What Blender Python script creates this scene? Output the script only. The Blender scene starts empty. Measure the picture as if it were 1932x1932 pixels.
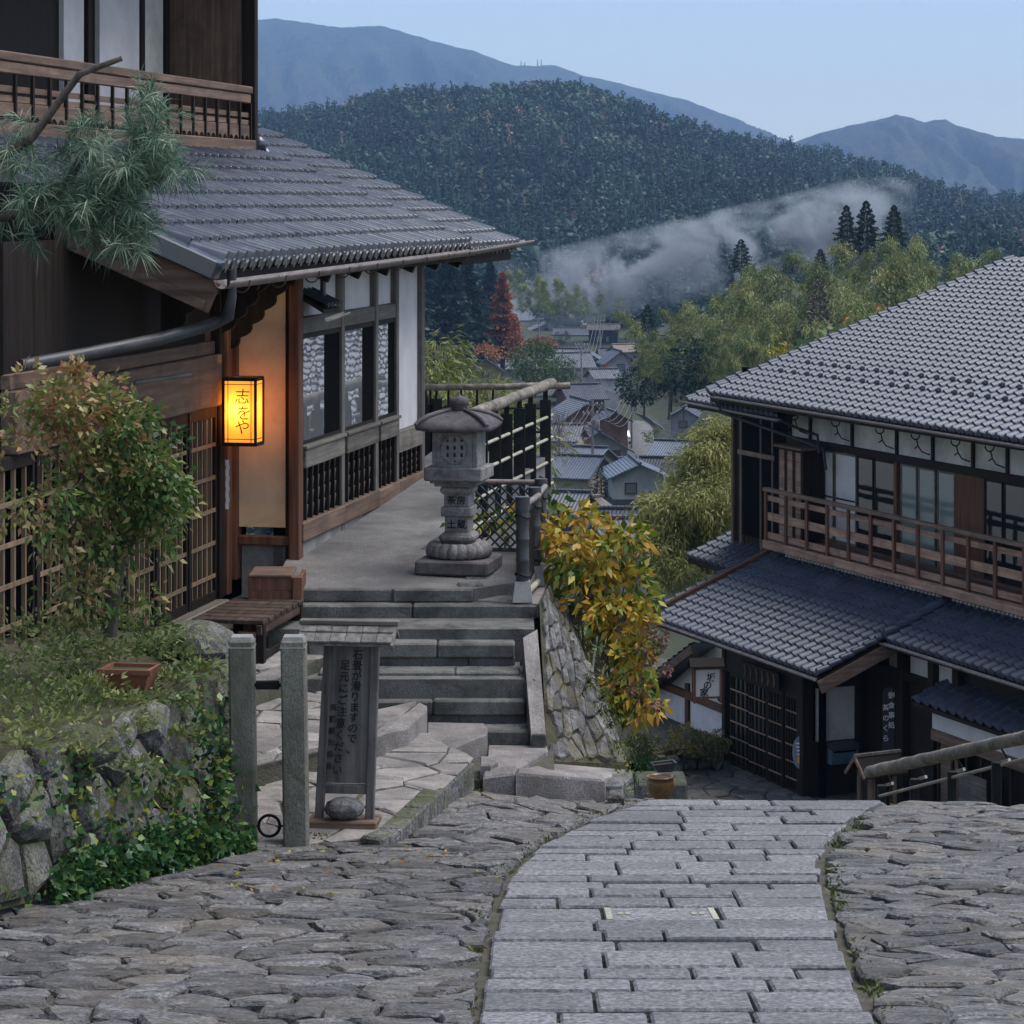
import bpy, math, random
import numpy as np
from mathutils import Vector, Matrix, Euler

random.seed(7)
RNG = np.random.default_rng(7)
scene = bpy.context.scene
col = scene.collection

# ------------------------------------------------------------------ camera
F, CX, HV = 5000.0, 966.0, 382.0          # focal length, centre column and horizon row on a 1932 grid
G = 1932.0
cam_d = bpy.data.cameras.new('camera')
cam = bpy.data.objects.new('camera', cam_d)
col.objects.link(cam)
cam_d.sensor_width = 36.0
cam_d.lens = F / G * 36.0
cam_d.shift_y = -(G / 2 - HV) / G
cam_d.clip_start = 0.1
cam_d.clip_end = 30000.0
cam.rotation_euler = (math.radians(90), 0, 0)
scene.camera = cam

# ------------------------------------------------------------------ sky, sun, exposure
SUN_EL, SUN_AZ = math.radians(64.0), math.radians(84.0)   # azimuth clockwise from +Y
world = bpy.data.worlds.new('World')
scene.world = world
world.use_nodes = True
wn = world.node_tree
for n in list(wn.nodes):
    wn.nodes.remove(n)
wo = wn.nodes.new('ShaderNodeOutputWorld')
wb = wn.nodes.new('ShaderNodeBackground')
ws = wn.nodes.new('ShaderNodeTexSky')
ws.sky_type = 'NISHITA'
ws.sun_disc = False
ws.sun_elevation = SUN_EL
ws.sun_rotation = SUN_AZ
ws.altitude = 600.0
ws.air_density = 1.0
ws.dust_density = 0.6
ws.ozone_density = 4.0
wh = wn.nodes.new('ShaderNodeHueSaturation')      # thin even cloud: the blue of the clear sky is greyed
wh.inputs['Saturation'].default_value = 0.60
wn.links.new(ws.outputs['Color'], wh.inputs['Color'])
wn.links.new(wh.outputs['Color'], wb.inputs['Color'])
wb.inputs['Strength'].default_value = 0.074
wn.links.new(wb.outputs['Background'], wo.inputs['Surface'])
sun_d = bpy.data.lights.new('sun', 'SUN')
sun_d.energy = 1.45
sun_d.angle = math.radians(45)
sun_d.color = (1.0, 0.96, 0.93)
sun = bpy.data.objects.new('sun', sun_d)
col.objects.link(sun)
sdir = Vector((math.sin(SUN_AZ) * math.cos(SUN_EL), math.cos(SUN_AZ) * math.cos(SUN_EL), math.sin(SUN_EL)))
sun.rotation_euler = sdir.to_track_quat('Z', 'Y').to_euler()
vs = scene.view_settings
vs.view_transform = 'Standard'
vs.look = 'None'
vs.gamma = 1.0
vs.use_curve_mapping = False
vs.exposure = 1.45
cy = scene.cycles
cy.use_denoising = True
cy.max_bounces = 6
cy.diffuse_bounces = 3
cy.glossy_bounces = 3
cy.transmission_bounces = 4
cy.transparent_max_bounces = 8
cy.volume_bounces = 0
cy.volume_step_rate = 1.0
cy.volume_max_steps = 128
cy.sample_clamp_indirect = 6.0
cy.caustics_reflective = False
cy.caustics_refractive = False

# ------------------------------------------------------------------ projection helpers
def S(u, v, D):
    """The point at distance D seen at grid position u, v."""
    return Vector(((u - CX) / F * D, D, -(v - HV) / F * D))

def Sz(u, v, z):
    """The point at height z seen at u, v."""
    return S(u, v, -z * F / (v - HV))

def uv(p):
    return CX + p[0] / p[1] * F, HV - p[2] / p[1] * F

class Frame:
    """A turned ground plan: local x, y and up, with its origin and angle."""
    def __init__(s, o, ang):
        s.o = Vector(o)
        s.ang = ang
        s.ex = Vector((math.cos(ang), math.sin(ang), 0))
        s.ey = Vector((-math.sin(ang), math.cos(ang), 0))
    def w(s, x, y, z):
        return s.o + s.ex * x + s.ey * y + Vector((0, 0, z))
    def l(s, p):
        d = Vector(p) - s.o
        return Vector((d.dot(s.ex), d.dot(s.ey), d.z))
    def px(s, u, v, y):
        """Local x, z where the view line through u, v meets the plane local y."""
        r = Vector(((u - CX) / F, 1.0, -(v - HV) / F))
        t = (y + s.o.dot(s.ey)) / r.dot(s.ey)
        q = s.l(r * t)
        return q.x, q.z

# ------------------------------------------------------------------ objects
ORG = {}

def put(o, parent=None, kind=None):
    col.objects.link(o)
    if parent is not None:
        o.parent = parent
    if kind:
        o['kind'] = kind
    return o

def tag(o, label, cat, group=None):
    o['label'] = label
    o['category'] = cat
    if group:
        o['group'] = group
    return o

def thing(name, loc, label, cat, group=None, rotz=None):
    """An Empty at the thing's base. With rotz the parts are given in local coordinates, else in world ones."""
    o = bpy.data.objects.new(name, None)
    o.empty_display_size = 0.2
    o.location = loc
    put(o)
    if rotz is None:
        ORG[o] = Vector(loc)
    else:
        o.rotation_euler = (0, 0, rotz)
        ORG[o] = Vector((0, 0, 0))
    tag(o, label, cat, group)
    return o

def copy_tree(o, parent=None):
    c = o.copy()
    col.objects.link(c)
    if parent is not None:
        c.parent = parent
    for ch in list(o.children):
        copy_tree(ch, c)
    return c

class MB:
    """Collects geometry for one mesh."""
    def __init__(s):
        s.v, s.f, s.sm = [], [], []
    def add(s, vs_, fs, smooth=False):
        b = len(s.v)
        s.v.extend([tuple(p) for p in vs_])
        for f in fs:
            s.f.append(tuple(b + i for i in f))
            s.sm.append(smooth)
        return s
    def obox(s, c, ax, ay, az, ch=0.0):
        """Box round c with half axes ax, ay, az; ch cuts the edges."""
        c, ax, ay, az = Vector(c), Vector(ax), Vector(ay), Vector(az)
        if ch <= 0:
            P = [c + ax * i + ay * j + az * k for k in (-1, 1) for j in (-1, 1) for i in (-1, 1)]
            Fc = [(0, 2, 3, 1), (4, 5, 7, 6), (0, 1, 5, 4), (2, 6, 7, 3), (0, 4, 6, 2), (1, 3, 7, 5)]
            if ax.cross(ay).dot(az) < 0:
                Fc = [f[::-1] for f in Fc]
            return s.add(P, Fc)
        L = [ax.length, ay.length, az.length]
        ch = min(ch, 0.45 * min(L) * 2)
        k = [1 - ch / max(l, 1e-6) for l in L]
        A = (ax, ay, az)
        P, idx = [], {}
        for sx in (-1, 1):
            for sy in (-1, 1):
                for sz in (-1, 1):
                    sg = (sx, sy, sz)
                    for a in range(3):
                        q = Vector(c)
                        for b in range(3):
                            q = q + A[b] * (sg[b] * (1.0 if a == b else k[b]))
                        idx[(sg, a)] = len(P)
                        P.append(q)
        fs = []
        for a in range(3):
            b, d = (a + 1) % 3, (a + 2) % 3
            for sgn in (-1, 1):
                loop = []
                for (e, g) in ((-1, -1), (1, -1), (1, 1), (-1, 1)):
                    sg = [0, 0, 0]
                    sg[a], sg[b], sg[d] = sgn, e, g
                    loop.append(idx[(tuple(sg), a)])
                fs.append(tuple(loop if sgn > 0 else loop[::-1]))
            for e in (-1, 1):
                for g in (-1, 1):
                    m, n = [0, 0, 0], [0, 0, 0]
                    m[b], m[d], m[a] = e, g, -1
                    n[b], n[d], n[a] = e, g, 1
                    q = (idx[(tuple(m), b)], idx[(tuple(n), b)], idx[(tuple(n), d)], idx[(tuple(m), d)])
                    fs.append(q if e * g < 0 else q[::-1])
        for sx in (-1, 1):
            for sy in (-1, 1):
                for sz in (-1, 1):
                    sg = (sx, sy, sz)
                    t = (idx[(sg, 0)], idx[(sg, 1)], idx[(sg, 2)])
                    fs.append(t if sx * sy * sz > 0 else t[::-1])
        if ax.cross(ay).dot(az) < 0:
            fs = [f[::-1] for f in fs]
        return s.add(P, fs)
    def box(s, x0, x1, y0, y1, z0, z1, ch=0.0):
        return s.obox(((x0 + x1) / 2, (y0 + y1) / 2, (z0 + z1) / 2), (abs(x1 - x0) / 2, 0, 0), (0, abs(y1 - y0) / 2, 0), (0, 0, abs(z1 - z0) / 2), ch)
    def beam(s, p, q, w, h, up=(0, 0, 1), ch=0.0):
        """Bar from p to q, w wide and h high."""
        p, q, up = Vector(p), Vector(q), Vector(up)
        d = q - p
        x = d.normalized()
        y = up.cross(x)
        if y.length < 1e-4:
            y = Vector((0, 1, 0)).cross(x)
        y.normalize()
        z = x.cross(y)
        return s.obox((p + q) / 2, d / 2, y * (w / 2), z * (h / 2), ch)
    def tube(s, pts, r, n=8, caps=True, smooth=True):
        pts = [Vector(p) for p in pts]
        m = len(pts)
        rr = r if isinstance(r, (list, tuple)) else [r] * m
        ref = Vector((0, 0, 1))
        if abs((pts[-1] - pts[0]).normalized().z) > 0.9:
            ref = Vector((1, 0, 0))
        V_, f = [], []
        for i in range(m):
            d = (pts[min(i + 1, m - 1)] - pts[max(i - 1, 0)]).normalized()
            a = d.cross(ref)
            if a.length < 1e-5:
                a = d.cross(Vector((0.3, 0.8, 0.2)))
            a.normalize()
            b = d.cross(a)
            for k in range(n):
                t = 2 * math.pi * k / n
                V_.append(pts[i] + (a * math.cos(t) + b * math.sin(t)) * rr[i])
        for i in range(m - 1):
            for k in range(n):
                k2 = (k + 1) % n
                f.append((i * n + k, (i + 1) * n + k, (i + 1) * n + k2, i * n + k2))
        s.add(V_, f, smooth)
        if caps:
            s.add(V_[:n], [tuple(range(n))])
            s.add(V_[-n:], [tuple(range(n - 1, -1, -1))])
        return s
    def lathe(s, prof, c, n=16, smooth=True, ang=0.0):
        """prof: list of (radius, z) from bottom to top round centre c."""
        c = Vector(c)
        V_, f = [], []
        for (r, z) in prof:
            for k in range(n):
                t = 2 * math.pi * k / n + ang
                V_.append(c + Vector((math.cos(t) * r, math.sin(t) * r, z)))
        for i in range(len(prof) - 1):
            for k in range(n):
                k2 = (k + 1) % n
                f.append((i * n + k, i * n + k2, (i + 1) * n + k2, (i + 1) * n + k))
        s.add(V_, f, smooth)
        s.add(V_[:n], [tuple(range(n - 1, -1, -1))])
        s.add(V_[-n:], [tuple(range(n))])
        return s
    def slab(s, poly, down, ch=0.0):
        """Polygon of 3-D points (counter-clockwise seen from above) with thickness along the vector down."""
        P = [Vector(p) for p in poly]
        dn = Vector(down)
        n = len(P)
        c = sum(P, Vector()) / n
        if ch > 0:
            up = -dn.normalized()
            top = []
            for p in P:
                d = (c - p)
                d -= up * d.dot(up)
                top.append(p + d.normalized() * ch * 1.3)
            mid = [p - up * ch for p in P]
            bot = [p + dn for p in P]
            V_ = top + mid + bot
            f = [tuple(range(n))]
            for i in range(n):
                j = (i + 1) % n
                f.append((i, n + i, n + j, j))
                f.append((n + i, 2 * n + i, 2 * n + j, n + j))
            return s.add(V_, f)
        V_ = P + [p + dn for p in P]
        f = [tuple(range(n)), tuple(range(2 * n - 1, n - 1, -1))]
        for i in range(n):
            j = (i + 1) % n
            f.append((i, n + i, n + j, j))
        return s.add(V_, f)
    def build(s, name, mat, parent=None, kind=None, center=True):
        V_ = np.array(s.v, dtype=np.float64)
        if center:
            lo, hi = V_.min(0), V_.max(0)
            c = Vector(((lo[0] + hi[0]) / 2, (lo[1] + hi[1]) / 2, lo[2]))
        else:
            c = ORG[parent].copy() if parent is not None else Vector((0, 0, 0))
        me = bpy.data.meshes.new(name)
        me.from_pydata([(p[0] - c.x, p[1] - c.y, p[2] - c.z) for p in V_], [], s.f)
        if any(s.sm):
            me.polygons.foreach_set('use_smooth', s.sm)
        me.materials.append(mat)
        me.update()
        o = bpy.data.objects.new(name, me)
        o.location = c - (ORG[parent] if parent is not None else Vector((0, 0, 0)))
        ORG[o] = c
        return put(o, parent, kind)

def share(src, name, loc, parent=None, rot=(0, 0, 0), scale=None):
    """Another object on the mesh of src, at loc in the parent's coordinates."""
    o = bpy.data.objects.new(name, src if isinstance(src, bpy.types.Mesh) else src.data)
    o.location = Vector(loc) - (ORG[parent] if parent is not None else Vector((0, 0, 0)))
    o.rotation_euler = rot
    if scale:
        o.scale = scale
    ORG[o] = Vector(loc)
    return put(o, parent)

def np_mesh(name, V_, Fq, mat, parent=None, kind=None, tint=None, smooth=False, per_face_tint=True):
    """One mesh object from arrays; Fq is (n, 3) or (n, 4); tint is one value for each face."""
    V_ = np.asarray(V_, dtype=np.float32)
    Fq = np.asarray(Fq, dtype=np.int32)
    lo, hi = V_.min(0), V_.max(0)
    c = Vector((float(lo[0] + hi[0]) / 2, float(lo[1] + hi[1]) / 2, float(lo[2])))
    me = bpy.data.meshes.new(name)
    n, k = Fq.shape
    me.vertices.add(len(V_))
    me.vertices.foreach_set('co', (V_ - np.array(c, dtype=np.float32)).ravel())
    me.loops.add(n * k)
    me.loops.foreach_set('vertex_index', Fq.ravel())
    me.polygons.add(n)
    me.polygons.foreach_set('loop_start', np.arange(0, n * k, k, dtype=np.int32))
    if smooth:
        me.polygons.foreach_set('use_smooth', np.ones(n, dtype=bool))
    me.update(calc_edges=True)
    if tint is not None:
        a = me.attributes.new('tint', 'FLOAT', 'FACE' if per_face_tint else 'POINT')
        a.data.foreach_set('value', np.asarray(tint, dtype=np.float32))
    me.materials.append(mat)
    o = bpy.data.objects.new(name, me)
    o.location = c - (ORG[parent] if parent is not None else Vector((0, 0, 0)))
    ORG[o] = c
    return put(o, parent, kind)

# ------------------------------------------------------------------ materials
def lin(h):
    """'#rrggbb' as linear colour."""
    r = [int(h[i:i + 2], 16) / 255 for i in (1, 3, 5)]
    return tuple((c / 12.92 if c <= 0.04045 else ((c + 0.055) / 1.055) ** 2.4) for c in r)

def _new(name):
    m = bpy.data.materials.new(name)
    m.use_nodes = True
    nt = m.node_tree
    for n in list(nt.nodes):
        nt.nodes.remove(n)
    out = nt.nodes.new('ShaderNodeOutputMaterial')
    b = nt.nodes.new('ShaderNodeBsdfPrincipled')
    nt.links.new(b.outputs[0], out.inputs['Surface'])
    return m, nt, b, out

def _ramp(nt, fac, stops):
    r = nt.nodes.new('ShaderNodeValToRGB')
    e = r.color_ramp.elements
    e[0].position, e[0].color = stops[0][0], (*stops[0][1], 1)
    e[1].position, e[1].color = stops[-1][0], (*stops[-1][1], 1)
    for p, c in stops[1:-1]:
        x = e.new(p)
        x.color = (*c, 1)
    nt.links.new(fac, r.inputs['Fac'])
    return r.outputs['Color']

def _noise(nt, vec, scale, detail=4.0, rough=0.6, dist=0.0):
    n = nt.nodes.new('ShaderNodeTexNoise')
    n.inputs['Scale'].default_value = scale
    n.inputs['Detail'].default_value = detail
    n.inputs['Roughness'].default_value = rough
    n.inputs['Distortion'].default_value = dist
    nt.links.new(vec, n.inputs['Vector'])
    return n.outputs['Fac']

def _mix(nt, a, b, fac, mode='MIX'):
    m = nt.nodes.new('ShaderNodeMix')
    m.data_type = 'RGBA'
    m.blend_type = mode
    for sock, val in ((m.inputs[6], a), (m.inputs[7], b), (m.inputs[0], fac)):
        if isinstance(val, (int, float)):
            sock.default_value = val
        elif isinstance(val, tuple):
            sock.default_value = (*val, 1)
        else:
            nt.links.new(val, sock)
    return m.outputs[2]

def _math(nt, op, a, b=None, clamp=False):
    m = nt.nodes.new('ShaderNodeMath')
    m.operation = op
    m.use_clamp = clamp
    for i, val in enumerate((a, b)):
        if val is None:
            continue
        if isinstance(val, (int, float)):
            m.inputs[i].default_value = val
        else:
            nt.links.new(val, m.inputs[i])
    return m.outputs[0]

def _vec(nt, coord='Object', scale=(1, 1, 1), rand=True):
    tc = nt.nodes.new('ShaderNodeTexCoord')
    mp = nt.nodes.new('ShaderNodeMapping')
    mp.inputs['Scale'].default_value = scale
    if coord == 'World':
        g = nt.nodes.new('ShaderNodeNewGeometry')
        nt.links.new(g.outputs['Position'], mp.inputs['Vector'])
    else:
        nt.links.new(tc.outputs[coord], mp.inputs['Vector'])
        if rand:
            oi = nt.nodes.new('ShaderNodeObjectInfo')
            cb = nt.nodes.new('ShaderNodeCombineXYZ')
            r = _math(nt, 'MULTIPLY', oi.outputs['Random'], 57.0)
            for i in range(3):
                nt.links.new(r, cb.inputs[i])
            nt.links.new(cb.outputs[0], mp.inputs['Location'])
    return mp.outputs[0]

def surf(name, c0, c1, scale=4.0, rough=(0.7, 0.9), bump=0.3, bscale=30.0, stain=None, stain_scale=1.2, stain_amt=0.6,
         speck=None, speck_scale=160.0, rand=0.12, stretch=(1, 1, 1), coord='Object', spec=0.4, bdist=0.02, metal=0.0, coat=0.0, top=None, top_amt=0.7, spread=(0.32, 0.68)):
    """Solid material: two noise-mixed colours, optional stains, specks, growth on upward faces, relief."""
    m, nt, b, out = _new(name)
    vec = _vec(nt, coord, stretch)
    f = _noise(nt, vec, scale, 6.0, 0.62)
    colr = _ramp(nt, f, [(spread[0], c0), (spread[1], c1)])
    if speck is not None:
        v2 = _vec(nt, coord, (1, 1, 1))
        sf = _noise(nt, v2, speck_scale, 2.0, 0.7)
        k = _ramp(nt, sf, [(0.40, (0, 0, 0)), (0.62, (1, 1, 1))])
        colr = _mix(nt, colr, speck, _math(nt, 'MULTIPLY', k, 0.75))
    if stain is not None:
        v3 = _vec(nt, coord, (1, 1, 1))
        st = _noise(nt, v3, stain_scale, 7.0, 0.7, 0.6)
        k = _ramp(nt, st, [(0.46, (0, 0, 0)), (0.66, (1, 1, 1))])
        colr = _mix(nt, colr, stain, _math(nt, 'MULTIPLY', k, stain_amt))
    if top is not None:
        g = nt.nodes.new('ShaderNodeNewGeometry')
        sp = nt.nodes.new('ShaderNodeSeparateXYZ')
        nt.links.new(g.outputs['Normal'], sp.inputs[0])
        v4 = _vec(nt, coord, (1, 1, 1))
        tn = _noise(nt, v4, 3.5, 6.0, 0.7)
        k = _math(nt, 'MULTIPLY', _math(nt, 'ADD', sp.outputs['Z'], _math(nt, 'MULTIPLY', _math(nt, 'SUBTRACT', tn, 0.55), 5.0), True), top_amt, True)
        colr = _mix(nt, colr, top, k)
    if rand > 0:
        oi = nt.nodes.new('ShaderNodeObjectInfo')
        hv = nt.nodes.new('ShaderNodeHueSaturation')
        nt.links.new(_math(nt, 'ADD', _math(nt, 'MULTIPLY', oi.outputs['Random'], 2 * rand), 1.0 - rand), hv.inputs['Value'])
        nt.links.new(colr, hv.inputs['Color'])
        colr = hv.outputs[0]
    nt.links.new(colr, b.inputs['Base Color'])
    rr = nt.nodes.new('ShaderNodeMapRange')
    nt.links.new(f, rr.inputs['Value'])
    rr.inputs['From Min'].default_value, rr.inputs['From Max'].default_value = 0.3, 0.7
    rr.inputs['To Min'].default_value, rr.inputs['To Max'].default_value = rough
    nt.links.new(rr.outputs[0], b.inputs['Roughness'])
    b.inputs['Specular IOR Level'].default_value = spec
    b.inputs['Metallic'].default_value = metal
    b.inputs['Coat Weight'].default_value = coat
    b.inputs['Coat Roughness'].default_value = 0.2
    if bump > 0:
        bp = nt.nodes.new('ShaderNodeBump')
        bp.inputs['Strength'].default_value = bump
        bp.inputs['Distance'].default_value = bdist
        bv = _vec(nt, coord, stretch)
        nt.links.new(_noise(nt, bv, bscale, 5.0, 0.65), bp.inputs['Height'])
        nt.links.new(bp.outputs[0], b.inputs['Normal'])
    return m

def leafmat(name, stops, transl=0.25, rough=0.55, rand=0.1):
    """Foliage: colour by each leaf's tint, some light passing through."""
    m, nt, b, out = _new(name)
    at = nt.nodes.new('ShaderNodeAttribute')
    at.attribute_name = 'tint'
    c = _ramp(nt, at.outputs['Fac'], stops)
    if rand > 0:
        oi = nt.nodes.new('ShaderNodeObjectInfo')
        hv = nt.nodes.new('ShaderNodeHueSaturation')
        nt.links.new(_math(nt, 'ADD', _math(nt, 'MULTIPLY', oi.outputs['Random'], 2 * rand), 1.0 - rand), hv.inputs['Value'])
        nt.links.new(c, hv.inputs['Color'])
        c = hv.outputs[0]
    nt.links.new(c, b.inputs['Base Color'])
    b.inputs['Roughness'].default_value = rough
    b.inputs['Specular IOR Level'].default_value = 0.35
    if transl > 0:
        tr = nt.nodes.new('ShaderNodeBsdfTranslucent')
        nt.links.new(c, tr.inputs['Color'])
        mx = nt.nodes.new('ShaderNodeMixShader')
        mx.inputs[0].default_value = transl
        nt.links.new(b.outputs[0], mx.inputs[1])
        nt.links.new(tr.outputs[0], mx.inputs[2])
        nt.links.new(mx.outputs[0], out.inputs['Surface'])
    return m

def glassmat(name, c, rough=0.03, wav=0.0, ior=1.55):
    m, nt, b, out = _new(name)
    b.inputs['Base Color'].default_value = (*c, 1)
    b.inputs['Roughness'].default_value = rough
    b.inputs['IOR'].default_value = ior
    b.inputs['Specular IOR Level'].default_value = 0.8
    if wav > 0:
        bp = nt.nodes.new('ShaderNodeBump')
        bp.inputs['Strength'].default_value = wav
        bp.inputs['Distance'].default_value = 0.02
        nt.links.new(_noise(nt, _vec(nt, 'Object', (1, 1, 1)), 3.0, 1.0), bp.inputs['Height'])
        nt.links.new(bp.outputs[0], b.inputs['Normal'])
    return m

def plain(name, c, rough=0.6, metal=0.0, spec=0.4):
    m, nt, b, out = _new(name)
    b.inputs['Base Color'].default_value = (*c, 1)
    b.inputs['Roughness'].default_value = rough
    b.inputs['Metallic'].default_value = metal
    b.inputs['Specular IOR Level'].default_value = spec
    return m

M = {}
M['granite'] = surf('granite_slab', (0.155, 0.152, 0.158), (0.34, 0.335, 0.335), 30.0, (0.7, 0.85), 0.45, 60, (0.10, 0.10, 0.105), 2.2, 0.5, (0.055, 0.055, 0.062), 42.0, 0.20, coord='World')
M['granite_warm'] = surf('granite_step', (0.17, 0.155, 0.145), (0.34, 0.31, 0.295), 6.0, (0.75, 0.9), 0.5, 80, (0.075, 0.07, 0.06), 2.6, 0.6, (0.12, 0.11, 0.10), 90.0, 0.12, coord='World')
M['granite_dark'] = surf('granite_riser', (0.10, 0.098, 0.088), (0.23, 0.225, 0.21), 5.0, (0.8, 0.92), 0.5, 70, (0.035, 0.035, 0.032), 3.2, 0.85, (0.08, 0.08, 0.07), 100.0, 0.12, coord='World')
M['slate'] = surf('paving_stone', (0.045, 0.045, 0.047), (0.285, 0.275, 0.265), 15.0, (0.55, 0.85), 1.0, 24, (0.17, 0.135, 0.09), 2.4, 0.5, (0.045, 0.045, 0.045), 55.0, 0.38, coord='World', bdist=0.05, stretch=(.45, 1, 1))
M['flag'] = surf('flagstone', (0.15, 0.138, 0.13), (0.34, 0.31, 0.285), 4.0, (0.7, 0.88), 0.7, 40, (0.09, 0.085, 0.07), 2.5, 0.5, None, 1, 0.2, coord='World')
M['joint'] = surf('joint_earth', (0.055, 0.05, 0.042), (0.13, 0.115, 0.09), 8.0, (0.9, 1.0), 0.8, 60, (0.06, 0.08, 0.025), 1.6, 0.55, None, 1, 0.0, coord='World')
M['rock'] = surf('wall_rock', (0.045, 0.044, 0.042), (0.31, 0.30, 0.29), 8.0, (0.8, 0.95), 1.0, 18, (0.12, 0.115, 0.06), 3.0, 0.7, (0.05, 0.05, 0.045), 60.0, 0.25, coord='World', bdist=0.06, top=(0.09, 0.105, 0.03), top_amt=0.75, stretch=(1, 1, .6))
M['rubble'] = surf('rubble_stone', (0.03, 0.03, 0.031), (0.26, 0.255, 0.25), 10.0, (0.5, 0.8), 1.0, 26, (0.12, 0.095, 0.03), 2.2, 0.8, None, 1, 0.3, coord='World', bdist=0.04)
M['asphalt'] = surf('terrace_concrete', (0.13, 0.125, 0.12), (0.33, 0.32, 0.31), 1.8, (0.75, 0.92), 0.8, 75, (0.065, 0.06, 0.058), 0.9, 0.7, (0.07, 0.07, 0.07), 130.0, 0.0, coord='World')
M['concrete'] = surf('concrete', (0.20, 0.195, 0.185), (0.36, 0.35, 0.33), 3.0, (0.8, 0.95), 0.4, 50, (0.14, 0.13, 0.11), 2.5, 0.5, None, 1, 0.08, coord='World')
M['lantern'] = surf('lantern_stone', (0.20, 0.195, 0.19), (0.40, 0.39, 0.375), 8.0, (0.8, 0.95), 0.6, 90, (0.085, 0.075, 0.07), 5.0, 0.85, (0.13, 0.12, 0.12), 140.0, 0.1, coord='World')
M['lantern_dark'] = surf('lantern_cap_stone', (0.05, 0.045, 0.048), (0.15, 0.13, 0.135), 9.0, (0.75, 0.95), 0.6, 80, (0.22, 0.21, 0.20), 4.0, 0.4, None, 1, 0.1, coord='World')
M['postrock'] = surf('post_stone', (0.13, 0.125, 0.095), (0.29, 0.28, 0.235), 5.0, (0.8, 0.95), 0.5, 70, (0.07, 0.068, 0.035), 2.6, 0.75, (0.10, 0.10, 0.08), 110.0, 0.12, coord='World', stretch=(1, 1, 0.4))
M['tile'] = surf('kawara_tile', (0.018, 0.025, 0.040), (0.048, 0.060, 0.086), 2.5, (0.18, 0.30), 0.0, 40, (0.16, 0.16, 0.155), 2.0, 0.12, None, 1, 0.10, spec=0.9)
M['tile_blue'] = surf('blue_kawara_tile', (0.042, 0.053, 0.078), (0.068, 0.083, 0.115), 1.5, (0.30, 0.42), 0.0, 40, None, 3.0, 0.2, None, 1, 0.11, spec=0.45)
M['tile_end'] = surf('tile_end', (0.06, 0.06, 0.058), (0.20, 0.195, 0.175), 20.0, (0.5, 0.7), 0.2, 60, (0.06, 0.06, 0.06), 12, 0.5, None, 1, 0.2)
WS = (1, 1, 1)
def wood(name, c0, c1, axis='z', rough=(0.6, 0.85), stain=None, amt=0.5, bump=0.35, rand=0.15):
    st = {'x': (0.12, 2.6, 2.6), 'y': (2.6, 0.12, 2.6), 'z': (2.6, 2.6, 0.12)}[axis]
    return surf(name, c0, c1, 9.0, rough, bump, 22, stain, 3.0, amt, None, 1, rand, stretch=st, spec=0.18, bdist=0.008)
M['wood_dark'] = wood('dark_timber', (0.007, 0.005, 0.004), (0.030, 0.022, 0.018))
M['wood_darkx'] = wood('dark_timber_long', (0.007, 0.005, 0.004), (0.030, 0.022, 0.018), 'x')
M['wood_red'] = wood('reddish_timber', (0.070, 0.032, 0.021), (0.19, 0.095, 0.062))
M['wood_grey'] = wood('weathered_timber', (0.085, 0.075, 0.062), (0.22, 0.20, 0.17), 'x', stain=(0.05, 0.045, 0.04))
M['wood_greyz'] = wood('weathered_timber_upright', (0.085, 0.078, 0.072), (0.22, 0.205, 0.19), 'z', stain=(0.05, 0.045, 0.045))
M['wood_brown'] = wood('brown_timber', (0.095, 0.060, 0.042), (0.25, 0.17, 0.125), 'x', stain=(0.05, 0.04, 0.035))
M['wood_brownz'] = wood('brown_timber_upright', (0.085, 0.055, 0.040), (0.21, 0.145, 0.11), 'z', stain=(0.05, 0.04, 0.035))
M['wood_umber'] = wood('umber_timber', (0.035, 0.024, 0.018), (0.11, 0.076, 0.06), 'x', stain=(0.02, 0.016, 0.014))
M['wood_browny'] = wood('brown_timber_slope', (0.085, 0.055, 0.040), (0.21, 0.145, 0.11), 'y', stain=(0.05, 0.04, 0.035))
M['wood_cedar'] = wood('cedar_rail', (0.18, 0.10, 0.068), (0.44, 0.285, 0.205), 'x', stain=(0.08, 0.05, 0.04))
M['wood_lattice'] = wood('lattice_bar', (0.15, 0.10, 0.06), (0.30, 0.215, 0.14), 'z')
M['log'] = surf('log_bark', (0.10, 0.085, 0.065), (0.36, 0.32, 0.26), 7.0, (0.7, 0.9), 1.0, 14, (0.05, 0.045, 0.04), 9.0, 0.6, None, 1, 0.1, stretch=(1, 1, 1), bdist=0.02)
M['fence_paint'] = surf('dark_fence_paint', (0.006, 0.007, 0.008), (0.020, 0.021, 0.022), 5.0, (0.5, 0.7), 0.2, 30, None, 1, 0.5, None, 1, 0.1, spec=0.2)
M['batten'] = surf('pale_batten', (0.26, 0.25, 0.19), (0.46, 0.43, 0.35), 9.0, (0.5, 0.8), 0.2, 30, (0.12, 0.11, 0.08), 6, 0.4, None, 1, 0.1)
M['plaster'] = surf('white_plaster', (0.52, 0.50, 0.51), (0.66, 0.645, 0.65), 2.0, (0.8, 0.95), 0.15, 60, (0.40, 0.38, 0.37), 1.5, 0.35, None, 1, 0.04, coord='World')
M['plaster_warm'] = surf('ochre_plaster', (0.56, 0.42, 0.28), (0.68, 0.53, 0.37), 3.0, (0.8, 0.95), 0.35, 90, (0.38, 0.26, 0.17), 2.2, 0.4, None, 1, 0.04, coord='World')
M['plaster_old'] = surf('stained_plaster', (0.46, 0.45, 0.43), (0.66, 0.645, 0.62), 1.6, (0.8, 0.95), 0.2, 50, (0.22, 0.21, 0.20), 1.1, 0.6, None, 1, 0.05, coord='World')
M['dark'] = plain('dark_interior', (0.003, 0.003, 0.0035), 0.9, 0.0, 0.05)
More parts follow.
